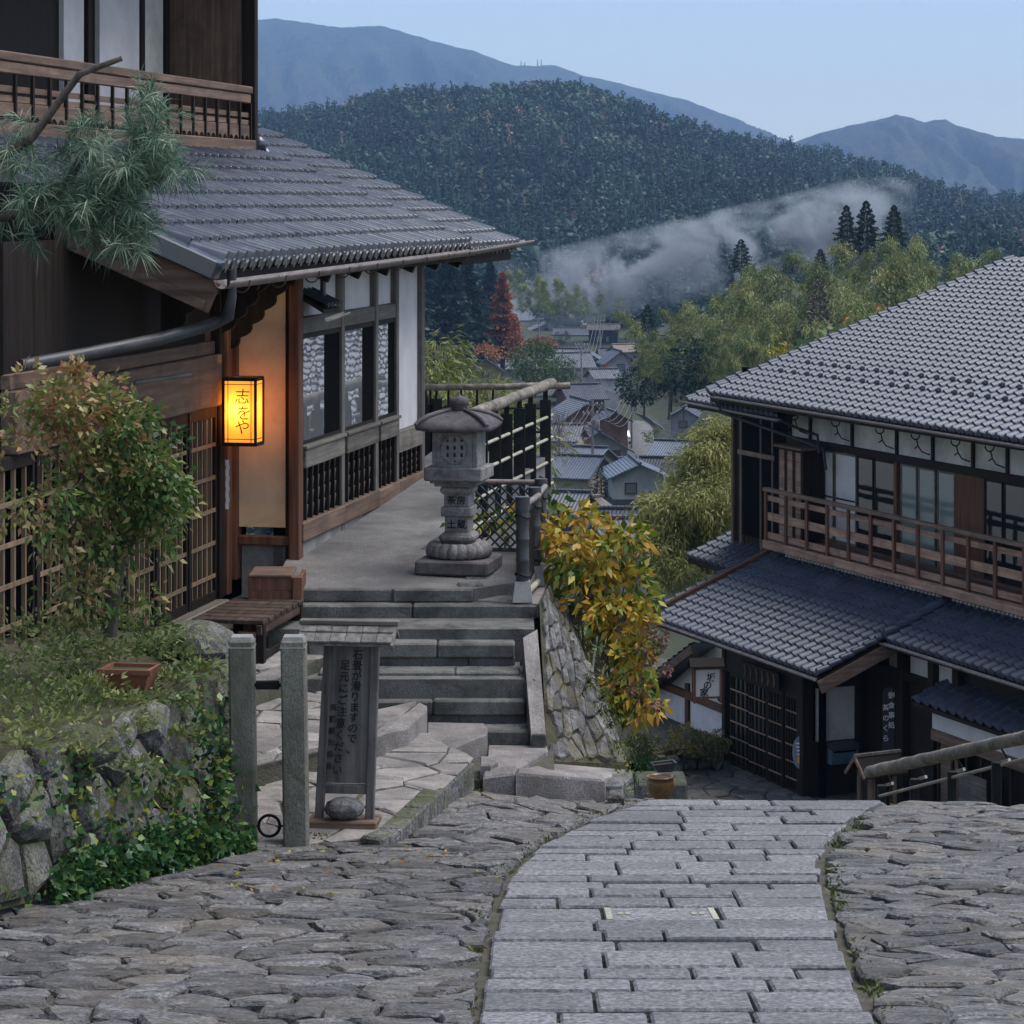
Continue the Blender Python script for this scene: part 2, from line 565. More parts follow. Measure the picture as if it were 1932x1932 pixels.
M['glass'] = glassmat('window_glass', (0.55, 0.57, 0.60), 0.015, 0.05, 1.6)
M['glass'].node_tree.nodes['Principled BSDF'].inputs['Metallic'].default_value = 0.75
M['glass_soft'] = glassmat('curtained_glass', (0.16, 0.20, 0.20), 0.12, 0.0, 1.5)
M['gutter'] = surf('gutter_metal', (0.13, 0.10, 0.085), (0.26, 0.215, 0.19), 6.0, (0.35, 0.55), 0.1, 30, (0.07, 0.055, 0.05), 5, 0.4, None, 1, 0.08)
M['pipe'] = surf('drain_pipe', (0.03, 0.03, 0.034), (0.07, 0.07, 0.076), 6.0, (0.35, 0.5), 0.05, 30, None, 1, .5, None, 1, 0.05)
M['iron'] = plain('black_iron', (0.012, 0.012, 0.013), 0.45, 0.6)
M['ink'] = plain('black_ink', (0.010, 0.009, 0.009), 0.7)
M['white_ink'] = plain('white_ink', (0.72, 0.72, 0.72), 0.7)
M['terracotta'] = surf('terracotta', (0.16, 0.055, 0.03), (0.28, 0.11, 0.06), 5.0, (0.7, 0.9), 0.3, 40, (0.10, 0.06, 0.045), 4, 0.5, None, 1, 0.05)
M['soil'] = surf('garden_soil', (0.03, 0.024, 0.016), (0.10, 0.08, 0.05), 7.0, (0.9, 1.0), 0.9, 30, (0.05, 0.075, 0.02), 1.4, 0.8, None, 1, 0.0, coord='World')
M['bark'] = surf('bark', (0.045, 0.036, 0.028), (0.16, 0.135, 0.11), 8.0, (0.8, 0.95), 0.9, 18, None, 1, .5, None, 1, 0.15, stretch=(2, 2, 0.4))
M['glaze'] = surf('brown_glaze', (0.10, 0.045, 0.012), (0.22, 0.11, 0.035), 4.0, (0.18, 0.35), 0.05, 20, (0.05, 0.03, 0.015), 3, 0.5, None, 1, 0.05, spec=0.6)

# ------------------------------------------------------------------ road heights
def sst(a, b, x):
    t = min(1.0, max(0.0, (x - a) / (b - a)))
    return t * t * (3 - 2 * t)

def lerp_tab(tab, x):
    if x <= tab[0][0]:
        return tab[0][1]
    for (a, p), (b, q) in zip(tab, tab[1:]):
        if x <= b:
            return p + (q - p) * (x - a) / (b - a)
    return tab[-1][1]

def crestD(x):
    return 17.3 - 0.12 * (x - 0.8)

def roadz(x, D):
    dc = crestD(x)
    z = -(1.83 + 0.12 * D)
    e = D - dc
    if e > 0:
        z -= 0.15 * max(0.0, e - 0.35) + 0.15 * min(e, 0.7) ** 2 / 1.4
    z += 0.10 * sst(15.0, 17.0, D) * sst(0.6, -0.3, x) * (1 if D < 18 else 0)
    return max(z, -9.97)

PL = [(3, -0.25), (9, -0.14), (10.92, -0.111), (12.4, -0.089), (13.7, -0.016), (14.8, 0.13), (15.8, 0.36), (16.7, 0.61), (17.17, 0.80), (19, 1.5), (30, 5)]
PR = [(3, 1.2), (9, 1.30), (10.92, 1.395), (12.07, 1.48), (13.5, 1.58), (14.34, 1.67), (15.56, 1.91), (16.76, 2.24), (19, 2.95), (30, 6.5)]

def sheet(name, xs, ys, fz, mat, kind='structure', parent=None):
    V_ = np.array([(x, y, fz(x, y)) for y in ys for x in xs])
    nx = len(xs)
    Fq = [(j * nx + i, j * nx + i + 1, (j + 1) * nx + i + 1, (j + 1) * nx + i) for j in range(len(ys) - 1) for i in range(nx - 1)]
    return np_mesh(name, V_, Fq, mat, parent, kind, smooth=True)

road = sheet('road', list(np.linspace(-6, 9, 46)), list(np.linspace(1.0, 16, 20)) + list(np.linspace(16.2, 21, 25)) + list(np.linspace(21.5, 44, 20)),
             lambda x, y: roadz(x, y) - 0.035, M['joint'])

# ------------------------------------------------------------------ stone cutting
def clip_poly(poly, n, d):
    """Keep the side where p.n <= d."""
    out = []
    m = len(poly)
    for i in range(m):
        a, b = poly[i], poly[(i + 1) % m]
        da, db = a[0] * n[0] + a[1] * n[1] - d, b[0] * n[0] + b[1] * n[1] - d
        if da <= 0:
            out.append(a)
        if (da < 0 < db) or (db < 0 < da):
            t = da / (da - db)
            out.append((a[0] + (b[0] - a[0]) * t, a[1] + (b[1] - a[1]) * t))
    return out

def cells(x0, x1, y0, y1, sx, sy, jit=0.42, rng=random, gap=0.012):
    """Uneven stone outlines filling a rectangle, each shrunk by half the joint."""
    nx, ny = max(1, round((x1 - x0) / sx)), max(1, round((y1 - y0) / sy))
    pts = {}
    for j in range(-1, ny + 1):
        for i in range(-1, nx + 1):
            off = 0.5 if j % 2 else 0.0
            pts[(i, j)] = ((i + 0.5 + off + rng.uniform(-jit, jit)) * sx + x0, (j + 0.5 + rng.uniform(-jit, jit)) * sy + y0)
    out = []
    r = sx / sy
    for (i, j), c in pts.items():
        if i < 0 or j < 0 or i >= nx or j >= ny:
            continue
        poly = [(c[0] - 2 * sx, c[1] - 2 * sy), (c[0] + 2 * sx, c[1] - 2 * sy), (c[0] + 2 * sx, c[1] + 2 * sy), (c[0] - 2 * sx, c[1] + 2 * sy)]
        for dj in (-2, -1, 0, 1, 2):
            for di in (-2, -1, 0, 1, 2):
                q = pts.get((i + di, j + dj))
                if (di or dj) and q:
                    n = (q[0] - c[0], (q[1] - c[1]) * r * r)
                    mx, my = (q[0] + c[0]) / 2, (q[1] + c[1]) / 2
                    L = math.hypot(*n)
                    n = (n[0] / L, n[1] / L)
                    poly = clip_poly(poly, n, n[0] * mx + n[1] * my - gap / 2 * rng.uniform(0.5, 1.6))
                    if len(poly) < 3:
                        break
            if len(poly) < 3:
                break
        if len(poly) >= 3:
            out.append((c, poly))
    return out

def clean(poly, eps):
    out = []
    for p in poly:
        if not out or math.hypot(p[0] - out[-1][0], p[1] - out[-1][1]) > eps:
            out.append(p)
    if len(out) > 2 and math.hypot(out[0][0] - out[-1][0], out[0][1] - out[-1][1]) <= eps:
        out.pop()
    return out

def inside(poly, p):
    c = False
    for i in range(len(poly)):
        a, b = poly[i], poly[i - 1]
        if (a[1] > p[1]) != (b[1] > p[1]) and p[0] < (b[0] - a[0]) * (p[1] - a[1]) / (b[1] - a[1]) + a[0]:
            c = not c
    return c

def area2(poly):
    return sum(poly[i - 1][0] * poly[i][1] - poly[i][0] * poly[i - 1][1] for i in range(len(poly))) / 2

def ragged(poly, rng, a):
    out = []
    poly = clean(poly, .03)
    for i in range(len(poly)):
        p, q = poly[i], poly[(i + 1) % len(poly)]
        out.append(p)
        if math.hypot(p[0] - q[0], p[1] - q[1]) > .09:
            out.append(((p[0] + q[0]) / 2 + rng.uniform(-a, a), (p[1] + q[1]) / 2 + rng.uniform(-a, a)))
    return out

# ------------------------------------------------------------------ granite slabs of the path
gr0, gr1, gx0, gx1 = 12.15, 12.58, 0.42, 0.97
ys = [gr0]
while ys[0] > 7.5:
    ys.insert(0, ys[0] - random.choice((0.26, 0.33, 0.40)))
yy = [gr1]
while yy[-1] < 19.5:
    yy.append(yy[-1] + random.choice((0.24, 0.30, 0.37)))
rows = list(zip(ys, ys[1:])) + [(gr0, gr1)] + list(zip(yy, yy[1:]))
for (a, b) in rows:
    m = (a + b) / 2
    xl, xr = lerp_tab(PL, m) + random.uniform(0, 0.03), lerp_tab(PR, m) - random.uniform(0, 0.03)
    rdz = random.uniform(-0.006, 0.006)
    spans = [(xl, xr)] if a != gr0 else [(xl, gx0), (gx1, xr)]
    for (p, q) in spans:
        x = p
        while x < q - 0.03:
            w = random.uniform(0.26, 0.62)
            if q - x - w < 0.18:
                w = q - x
            g, g2 = 0.009, random.choice((0.006, 0.009, 0.013))
            k = 0.02
            dz = rdz + random.uniform(-0.006, 0.006)
            sk = 0.03 * (random.random() - 0.5)
            la_ = lerp_tab(PL, a) - lerp_tab(PL, m) if x == p and p == xl else 0
            lb_ = lerp_tab(PL, b) - lerp_tab(PL, m) if x == p and p == xl else 0
            ra_ = lerp_tab(PR, a) - lerp_tab(PR, m) if x + w >= q - 1e-6 and q == xr else 0
            rb_ = lerp_tab(PR, b) - lerp_tab(PR, m) if x + w >= q - 1e-6 and q == xr else 0
            pl = [(x + g + la_, a + g2), (x + w - g + ra_, a + g2 + sk * 0.3), (x + w - g + k * 0.3 + rb_, b - g2), (x + g + lb_, b - g2)]
            mb = MB()
            mb.slab([(px_, py_, roadz(px_, py_) + dz) for px_, py_ in pl], (0, 0, -0.06), 0.010)
            mb.build('paving_slab', M['granite'], road)
            x += w

dc = thing('drain_cover', ((gx0 + gx1) / 2, (gr0 + gr1) / 2, roadz(0.7, 12.36)), 'flat grey drain cover with pale end strips set in the granite path', 'drain cover')
mb = MB()
mb.slab([(gx0 + .012, gr0 + .012, roadz(.5, gr0) - .006), (gx1 - .012, gr0 + .012, roadz(.5, gr0) - .006), (gx1 - .012, gr1 - .012, roadz(.5, gr1) - .006), (gx0 + .012, gr1 - .012, roadz(.5, gr1) - .006)], (0, 0, -.05), .004)
mb.build('plate', M['granite'], dc)
for sx in (gx0 + .03, gx1 - .03):
    mb = MB()
    mb.slab([(sx - .014, gr0 + .02, roadz(.5, gr0) - .002), (sx + .014, gr0 + .02, roadz(.5, gr0) - .002), (sx + .014, gr1 - .02, roadz(.5, gr1) - .002), (sx - .014, gr1 - .02, roadz(.5, gr1) - .002)], (0, 0, -.03))
    mb.build('end_strip', M['batten'], dc)
    for k in (1, 2):
        s_ = 1 if sx < .7 else -1
        mb = MB()
        xa = sx + s_ * (.02 + .035 * k)
        mb.slab([(xa - .012, 12.33, roadz(.5, 12.33) - .002), (xa + .012, 12.33, roadz(.5, 12.33) - .002), (xa + .012, 12.40, roadz(.5, 12.40) - .002), (xa - .012, 12.40, roadz(.5, 12.40) - .002)], (0, 0, -.02))
        mb.build('grip_slot', M['batten'], dc)

# ------------------------------------------------------------------ rough stones on both sides of the path
def lump_geo(poly, z_of, th, tilt=0.05, rise=0.018, rng=random, flat=0.55, ch=0.012):
    """A split stone: outline, knocked-off edge, uneven tilted top."""
    poly = clean(poly, 0.03)
    if len(poly) < 3 or abs(area2(poly)) < 0.004:
        return None
    if area2(poly) < 0:
        poly = poly[::-1]
    cx = sum(p[0] for p in poly) / len(poly)
    cy_ = sum(p[1] for p in poly) / len(poly)
    tx, ty, dz = rng.uniform(-tilt, tilt), rng.uniform(-tilt, tilt), rng.uniform(-rise, rise)
    n = len(poly)
    z = lambda x, y: z_of(x, y) + dz + tx * (x - cx) + ty * (y - cy_)
    top, mid, bot = [], [], []
    for (x, y) in poly:
        k = rng.uniform(flat, 0.9)
        xt, yt = cx + (x - cx) * k, cy_ + (y - cy_) * k
        top.append((xt, yt, z(xt, yt) + rng.uniform(-0.006, 0.006)))
        mid.append((x, y, z(x, y) - ch * rng.uniform(0.6, 2.0)))
        bot.append((x, y, z_of(x, y) - th))
    mb = MB()
    f = []
    for i in range(n):
        j = (i + 1) % n
        f += [(i, n + i, n + j, j), (n + i, 2 * n + i, 2 * n + j, n + j)]
    f.append(tuple(range(n)))
    mb.add(top + mid + bot, f)
    return mb

def lump(poly, z_of, th, mat, name, parent, *a, **k):
    mb = lump_geo(poly, z_of, th, *a, **k)
    return mb.build(name, mat, parent) if mb else None

rs = random.Random(3)
stones = []
for (c, poly) in cells(-4.6, 1.4, 7.6, 17.75, 0.28, 0.22, 0.45, rs, 0.012):
    xl = lerp_tab(PL, c[1]) - 0.03
    left = -2.6 + max(0, (c[1] - 12.4)) * 0.30
    if c[1] < 12.4:
        left = -5
    if c[0] > xl + 0.09 or c[0] < left or c[1] > crestD(c[0]) + 0.3:
        continue
    poly = [(min(x, lerp_tab(PL, y) - 0.02), y) for x, y in poly]
    stones.append((c, poly))
for (c, poly) in cells(1.1, 4.6, 7.6, 17.6, 0.30, 0.22, 0.45, rs, 0.012):
    xr = lerp_tab(PR, c[1]) + 0.03
    if c[0] < xr - 0.09 or c[0] > 0.23 * c[1] + 0.3 or c[1] > crestD(c[0]) + 0.2:
        continue
    poly = [(max(x, lerp_tab(PR, y) + 0.02), y) for x, y in poly]
    stones.append((c, poly))
geo = []
for (c, poly) in stones:
    mb = lump_geo(ragged(poly, rs, .018), roadz, 0.06, 0.055, 0.010, rs, 0.80, 0.010)
    if mb:
        u_, v_ = uv((c[0], c[1], roadz(*c)))
        geo.append((0 if -30 < u_ < 1960 and v_ < 1950 else 1, c[1], mb))
geo.sort(key=lambda t: (t[0], t[1]))
rest = MB()
for i, (o_, d_, mb) in enumerate(geo):
    if i < 300:
        mb.build('paving_stone', M['slate'], road)
    else:
        rest.add(mb.v, mb.f)
if rest.v:
    rest.build('paving_stone_field', M['slate'], road, 'stuff')

# ------------------------------------------------------------------ upper terrace
def tz(x, D):
    return -2.87 + 0.055 * max(0.0, D - 20.0)

terr_poly = [(-1.78, 19.68), (-0.28, 19.68), (-0.10, 19.9), (0.14, 20.05), (0.30, 21.25), (-0.74, 21.35), (0.40, 26.6), (-0.8, 26.7), (-1.4, 23.0), (-1.78, 21.2)]
def sheet_poly(name, poly, fz, mat, step, depth, kind='structure'):
    """A paved area: gridded top inside an outline plus an apron down its rim."""
    xs = [p[0] for p in poly]
    ysx = [p[1] for p in poly]
    mb = MB()
    n = len(poly)
    top = [(x, y, fz(x, y)) for x, y in poly]
    bot = [(x, y, fz(x, y) - depth) for x, y in poly]
    mb.add(top, [tuple(range(n))])
    mb.add(top + bot, [(i, n + i, n + (i + 1) % n, (i + 1) % n) for i in range(n)])
    return mb.build(name, mat, None, kind)
terrace = sheet_poly('terrace', terr_poly, tz, M['asphalt'], 0.3, 1.3)

# ------------------------------------------------------------------ main stairs
stairs = thing('stone_staircase', Sz(900, 1402, -3.72), 'broad dark granite stairs climbing to the lantern terrace', 'stairs')
def tread(zt, vn, ul, ur, rise, back, name='step', mat=None, ch=0.012, lip=0.0):
    """One step stone: nose row vn at height zt from ul to ur, rise deep front, back metres of tread."""
    a, b = Sz(ul, vn, zt), Sz(ur, vn, zt)
    mb = MB()
    y0 = a.y
    mb.box(a.x, b.x, y0, y0 + back, zt - rise, zt, ch)
    return mb.build(name, mat or M['granite_dark'], stairs)
# the top kerb, then five steps; each is a long front stone with a recessed foot under it and slabs on top
tread(-2.868, 1111, 560, 740, 0.10, 0.22)
tread(-2.866, 1111.5, 741, 893, 0.10, 0.22)
steps = [(-2.97, 1143, 560, 1014, 0.80), (-3.13, 1214, 580, 972, 0.80), (-3.29, 1267, 600, 981, 0.55), (-3.45, 1322, 620, 991, 0.55), (-3.61, 1379, 640, 1001, 0.55)]
rsn = random.Random(5)
for k, (zt, vn, ul, ur, back) in enumerate(steps):
    a, b = Sz(ul, vn, zt), Sz(ur, vn, zt)
    cuts = [a.x]
    while cuts[-1] < b.x - 0.3:
        cuts.append(cuts[-1] + rsn.uniform(0.6, 1.0))
    cuts = [c for c in cuts if c < b.x - 0.35] + [b.x]
    if len(cuts) < 2:
        cuts = [a.x, b.x]
    for p, q in zip(cuts, cuts[1:]):
        mb = MB()
        mb.box(p + 0.003, q - 0.003, a.y, a.y + 0.20, zt - 0.105, zt + rsn.uniform(-0.004, 0.004), 0.012)
        mb.build('step', M['granite_dark'], stairs)
    cuts2 = [a.x, a.x + (b.x - a.x) * rsn.uniform(0.3, 0.45), a.x + (b.x - a.x) * rsn.uniform(0.6, 0.8), b.x]
    for p, q in zip(cuts2, cuts2[1:]):
        mb = MB()
        mb.box(p + 0.002, q - 0.002, a.y + 0.035, a.y + 0.22, zt - 0.20, zt - 0.108, 0.004)
        mb.build('riser_stone', M['granite_dark'], stairs)
    if k < 2:
        for r_ in range(2):
            cc = a.x
            while cc < b.x - 0.05:
                w = min(rsn.uniform(0.35, 0.7), b.x - cc)
                mb = MB()
                y0 = a.y + 0.206 + r_ * 0.29
                mb.box(cc + .003, cc + w - .003, y0, y0 + 0.285, zt - .08, zt - .004 + rsn.uniform(-.004, .003), .006)
                mb.build('tread_slab', M['granite_warm'], stairs)
                cc += w
    else:
        mb = MB()
        mb.box(a.x, b.x, a.y + 0.204, a.y + back, zt - .08, zt - .004, .004)
        mb.build('tread_slab', M['granite'], stairs)
mb = MB()
mb.box(-1.75, 0.16, 18.45, 19.6, -3.9, -3.32)
mb.box(-1.75, 0.16, 19.0, 19.9, -3.9, -3.06)
mb.box(-1.75, 0.0, 18.25, 19.6, -3.9, -3.64)
mb.build('core', M['granite_dark'], stairs)
# sloped coping stone on the right
mb = MB()
t0, t1 = S(986, 1202, 18.75), S(1014, 1186, 18.95)
b0, b1 = S(1002, 1384, 17.98), S(1030, 1384, 17.98)
mb.slab([b0, b1, t1, t0], (0.0, 0.03, -0.26), 0.012)
mb.build('coping', M['granite_warm'], stairs)
mb = MB()
mb.box(b0.x, b1.x, 17.98, 18.2, -3.75, b0.z - 0.004, 0.008)
mb.build('coping_foot', M['granite_dark'], stairs)

# slab in front of the first fence post and a cheek on the left of the upper steps
mb = MB()
mb.slab([Sz(893, 1131, -2.955), Sz(1016, 1139, -2.955), Sz(1043, 1078, -2.955), Sz(945, 1096, -2.955)], (0, 0, -.1), .006)
mb.build('landing_slab', M['granite_warm'], stairs)

# rough edging stones between the asphalt and the landing slab
for (u0, v0, u1, v1) in ((868, 1109, 905, 1101), (880, 1098, 920, 1088), (890, 1086, 925, 1076)):
    rk = Sz((u0 + u1) / 2, (v0 + v1) / 2, -2.86)
    mb = MB()
    mb.obox((rk.x, rk.y + .05, -2.90), (.10, .02, 0.0), (-.01, .06, 0), (0, 0, .055), .02)
    mb.build('edge_stone', M['rubble'], stairs)

# ------------------------------------------------------------------ lower steps that fan out to the road
fan = thing('fan_steps', Sz(930, 1480, -3.80), 'low granite kerbs and corner steps fanning out below the stairs', 'steps')
def pslab(name, pts, z, th, mat, parent, ch=0.012):
    P = [Sz(u, v, z) for (u, v) in pts]
    if area2([(p.x, p.y) for p in P]) < 0:
        P = P[::-1]
    mb = MB()
    mb.slab(P, (0, 0, -th), ch)
    return mb.build(name, mat, parent)
pslab('step', [(700, 1386), (744, 1353), (776, 1341), (740, 1370)], -3.432, .16, M['granite_warm'], fan)
pslab('step', [(716, 1385), (792, 1325), (806, 1331), (806, 1339), (770, 1372)], -3.428, .17, M['granite_warm'], fan)
pslab('step', [(700, 1340), (786, 1322), (760, 1345), (700, 1380)], -3.434, .17, M['flag'], fan)
pslab('step', [(700, 1410), (762, 1370), (771, 1377), (771, 1390), (720, 1410)], -3.52, .12, M['granite_warm'], fan)
pslab('step', [(772, 1382), (812, 1382), (822, 1390), (800, 1403), (765, 1403)], -3.545, .1, M['granite_warm'], fan)
pslab('step', [(806, 1362), (914, 1364), (920, 1372), (919, 1384), (858, 1409), (806, 1409)], -3.575, .17, M['granite_warm'], fan)
pslab('step', [(906, 1426), (939, 1427), (940, 1436), (925, 1442), (906, 1442)], -3.64, .14, M['granite_warm'], fan)
pslab('step', [(921, 1405), (1032, 1406), (1034, 1414), (970, 1455), (918, 1458)], -3.70, .17, M['granite_warm'], fan)
a, b = S(911, 1466, 17.05), S(971, 1458, 17.05)
mb = MB()
mb.slab([a, b, b + Vector((0.02, .22, .0)), a + Vector((0, .2, .02))], (0, 0, -.17), .015)
mb.build('kerb', M['granite_warm'], fan)
a, b = S(973, 1459, 17.03), S(1141, 1470, 17.25)
mb = MB()
mb.slab([a, b, b + Vector((0.0, .16, .0)), a + Vector((0.0, .16, .0))], (0, 0, -.19), .018)
mb.build('kerb', M['granite_warm'], fan)
mb = MB()
mb.slab([S(975, 1452, 17.25), S(1140, 1466, 17.42), S(1190, 1452, 18.1), S(1040, 1440, 17.85)], (0, 0, -.15), .012)
mb.build('landing_slab', M['flag'], fan)
for (pts, D0) in (([(1142, 1478), (1173, 1478), (1196, 1458), (1152, 1458)], 17.2), ([(1146, 1490), (1175, 1488), (1178, 1502), (1146, 1500)], 17.1)):
    P = [S(u, v, D0 + (1500 - v) * 0.012) for u, v in pts]
    mb = MB()
    mb.slab(P, (0, 0, -.14), .02)
    mb.build('corner_stone', M['rubble'], fan)

mb = MB(); mb.box(-.42, .28, 17.16, 18.4, -4.2, -3.74); mb.build('bed', M['joint'], fan)
# ------------------------------------------------------------------ flagstone approach on the left
appr = thing('flagstone_path', Sz(600, 1580, -3.66), 'crazy paved stone path stepping up to the latticed door', 'path')
def plane_z(z0, D0, z1, D1):
    return lambda x, y: z0 + (z1 - z0) * (y - D0) / (D1 - D0)
z_l0 = plane_z(-3.60, 15.1, -3.555, 17.3)
z_l1 = plane_z(-3.43, 16.4, -3.40, 18.2)
z_l2 = plane_z(-3.27, 17.8, -3.16, 19.4)
def pave(polypx, z, zf, sx, sy, seed, mat, body):
    P = [Sz(u, v, z) for u, v in polypx]
    poly = [(p.x, p.y) for p in P]
    if area2(poly) < 0:
        poly = poly[::-1]
    mb = MB()
    mb.slab([(x, y, zf(x, y) - .022) for x, y in poly], (0, 0, -.3))
    mb.build('bed', M['joint'], appr)
    r_ = random.Random(seed)
    xs, yv = [p[0] for p in poly], [p[1] for p in poly]
    for (c, pl) in cells(min(xs), max(xs), min(yv), max(yv), sx, sy, .42, r_, .014):
        n = len(poly)
        for i in range(n):
            a, b = poly[i], poly[(i + 1) % n]
            e = (b[1] - a[1], -(b[0] - a[0]))
            L = math.hypot(*e) or 1
            e = (e[0] / L, e[1] / L)
            if len(pl) >= 3:
                pl = clip_poly(pl, e, e[0] * a[0] + e[1] * a[1])
        if len(pl) >= 3:
            lump(pl, zf, .05, mat, 'flagstone', appr, .03, .006, r_, .8, .008)
pave([(440, 1600), (752, 1566), (893, 1436), (815, 1400), (440, 1400)], -3.59, z_l0, .34, .30, 11, M['flag'], None)
pave([(440, 1444), (705, 1388), (705, 1290), (604, 1245), (440, 1300)], -3.42, z_l1, .30, .34, 12, M['flag'], None)
pave([(400, 1312), (604, 1241), (640, 1235), (640, 1190), (400, 1190)], -3.22, z_l2, .36, .36, 13, M['flag'], None)
# nose stones along the diagonal steps and the mossy edge blocks of the lowest level
def noses(pts, z, th, wd, n, mat):
    for (ua, va), (ub, vb) in zip(pts, pts[1:]):
        A, B = Sz(ua, va, z), Sz(ub, vb, z)
        d = (B - A).normalized()
        nrm = Vector((-d.y, d.x, 0))
        if nrm.y < 0:
            nrm = -nrm
        m = max(1, round((B - A).length / n))
        for i in range(m):
            p, q = A + (B - A) * (i / m) + d * .004, A + (B - A) * ((i + 1) / m) - d * .004
            jz = random.uniform(-.006, .008)
            mb = MB()
            mb.slab([p + Vector((0, 0, jz)), q + Vector((0, 0, jz)), q + nrm * wd + Vector((0, 0, jz)), p + nrm * wd + Vector((0, 0, jz))], (0, 0, -th), .014)
            mb.build('nose_stone', mat, appr)
noses([(440, 1446), (600, 1374), (704, 1387)], -3.415, .17, .16, .42, M['granite_warm'])
noses([(400, 1320), (604, 1245), (642, 1238)], -3.245, .17, .16, .42, M['granite_warm'])
noses([(716, 1582), (756, 1566), (895, 1436)], -3.585, .20, .13, .26, M['rock'])

# ------------------------------------------------------------------ battered rubble wall right of the stairs
rw = thing('rubble_retaining_wall', S(1090, 1440, 18.4), 'steep mossy slate rubble wall beside the stairs', 'wall')
qa, qb, qc, qd = S(1017, 1136, 19.5), S(1033, 1436, 17.98), S(1184, 1442, 18.75), S(1046, 1086, 21.0)
def wallpt(s_, t):
    """s across from the stair side, t from the bottom up."""
    lo, hi = qb.lerp(qc, s_), qa.lerp(qd, s_)
    return lo.lerp(hi, t)
nw = (qc - qb).cross(qa - qb).normalized()
if nw.y > 0:
    nw = -nw
mb = MB()
g = 6
mb.add([wallpt(i / g, j / g) for j in range(g + 1) for i in range(g + 1)], [(j * (g + 1) + i, j * (g + 1) + i + 1, (j + 1) * (g + 1) + i + 1, (j + 1) * (g + 1) + i) for j in range(g) for i in range(g)])
back = [qc, qd, qd + Vector((0.02, 3.0, -0.4)), qc + Vector((0.06, 3.0, -1.2))]
mb.add(back, [(0, 3, 2, 1)])
mb.add([qb + Vector((0, 0, -.4)), qc + Vector((.02, 0, -.9)), qc, qb], [(0, 1, 2, 3)])
mb.build('backing', M['soil'], rw)
rr_ = random.Random(21)
for (c, pl) in cells(0, 1, 0, 1, .13, .13, .42, rr_, .004):
    # long thin stones, leaning along the batter
    pl = [(min(1, max(0, x)), min(1, max(0, y))) for x, y in pl]
    pl = clean(pl, .006)
    if len(pl) < 3 or abs(area2(pl)) < 0.001:
        continue
    if area2(pl) < 0:
        pl = pl[::-1]
    cx = sum(p[0] for p in pl) / len(pl)
    cyy = sum(p[1] for p in pl) / len(pl)
    skew = lambda x, y: (x, y + 0.0)
    off = rr_.uniform(.008, .045)
    n = len(pl)
    rot = rr_.uniform(-.03, .03)
    P0 = [wallpt(x, y) - nw * .01 for x, y in pl]
    P1 = [wallpt(cx + (x - cx) * .93, cyy + (y - cyy) * .9) + nw * off * rr_.uniform(.4, 1.0) for x, y in pl]
    P2 = [wallpt(cx + (x - cx) * .5, cyy + (y - cyy) * .8) + nw * off * rr_.uniform(.7, 1.4) for x, y in pl]
    f = []
    for i in range(n):
        j = (i + 1) % n
        f += [(i, j, n + j, n + i), (n + i, n + j, 2 * n + j, 2 * n + i)]
    f.append(tuple(range(2 * n, 3 * n)))
    mb = MB()
    mb.add(P0 + P1 + P2, f)
    mb.build('stone', M['rubble'], rw)

# ------------------------------------------------------------------ roof tiles
def tile_geo(w, L, roll=0.42, rh=0.034, sag=0.012, th=0.016, lip=0.0):
    """One pantile: local x across, y up the slope, z off the roof; a roll on the left, a shallow trough, a thick lower edge."""
    prof = []
    n = 5
    for i in range(n + 1):
        t = i / n
        prof.append((t * roll * w, rh * math.sin(math.pi * min(1.0, t * 0.94 + 0.03))))
    for i in range(1, 4):
        t = i / 3
        prof.append((roll * w + t * (1 - roll) * w * 1.03, -sag * math.sin(math.pi * t) + (0.012 if i == 3 else 0)))
    m = len(prof)
    lift = th * 1.15
    low = [(x, 0.0, z + lift + 0.004) for x, z in prof]
    hi = [(x, L, z * 0.92) for x, z in prof]
    und = [(x, 0.0, z + lift + 0.004 - th - lip) for x, z in prof]
    f_top = [(i, i + 1, m + i + 1, m + i) for i in range(m - 1)]
    f_edge = [(i, m + i, m + i + 1, i + 1) for i in range(m - 1)]
    return low + hi, f_top, low + und, f_edge

def tile_mesh(name, w, L, mat, mat2=None, **kw):
    a, fa, b, fb = tile_geo(w, L, **kw)
    mb = MB()
    mb.add(a, fa, True)
    mb.add(b, fb, False)
    me = bpy.data.meshes.new(name)
    me.from_pydata(mb.v, [], mb.f)
    me.polygons.foreach_set('use_smooth', mb.sm)
    me.materials.append(mat)
    if mat2:
        me.materials.append(mat2)
        for i, p in enumerate(me.polygons):
            if not mb.sm[i]:
                p.material_index = 1
    me.update()
    return me

def eave_tile_mesh(name, w, L, mat, mat2, **kw):
    """Lowest-row tile with a round end cap on the roll and a deep lip."""
    a, fa, b, fb = tile_geo(w, L, lip=0.028, **kw)
    mb = MB()
    mb.add(a, fa, True)
    mb.add(b, fb, False)
    r = 0.21 * w
    c = (0.21 * w, -0.012, 0.022)
    n = 10
    ring = [(c[0] + r * math.cos(2 * math.pi * k / n), c[1], c[2] + r * math.sin(2 * math.pi * k / n)) for k in range(n)]
    ring2 = [(x, 0.03, z) for x, y, z in ring]
    mb.add(ring + ring2, [(k, n + k, n + (k + 1) % n, (k + 1) % n) for k in range(n)][::1], True)
    mb.add(ring, [tuple(range(n))], False)
    me = bpy.data.meshes.new(name)
    me.from_pydata(mb.v, [], mb.f)
    me.polygons.foreach_set('use_smooth', mb.sm)
    me.materials.append(mat)
    me.materials.append(mat2)
    for i, p in enumerate(me.polygons):
        if not mb.sm[i]:
            p.material_index = 1
    me.update()
    return me

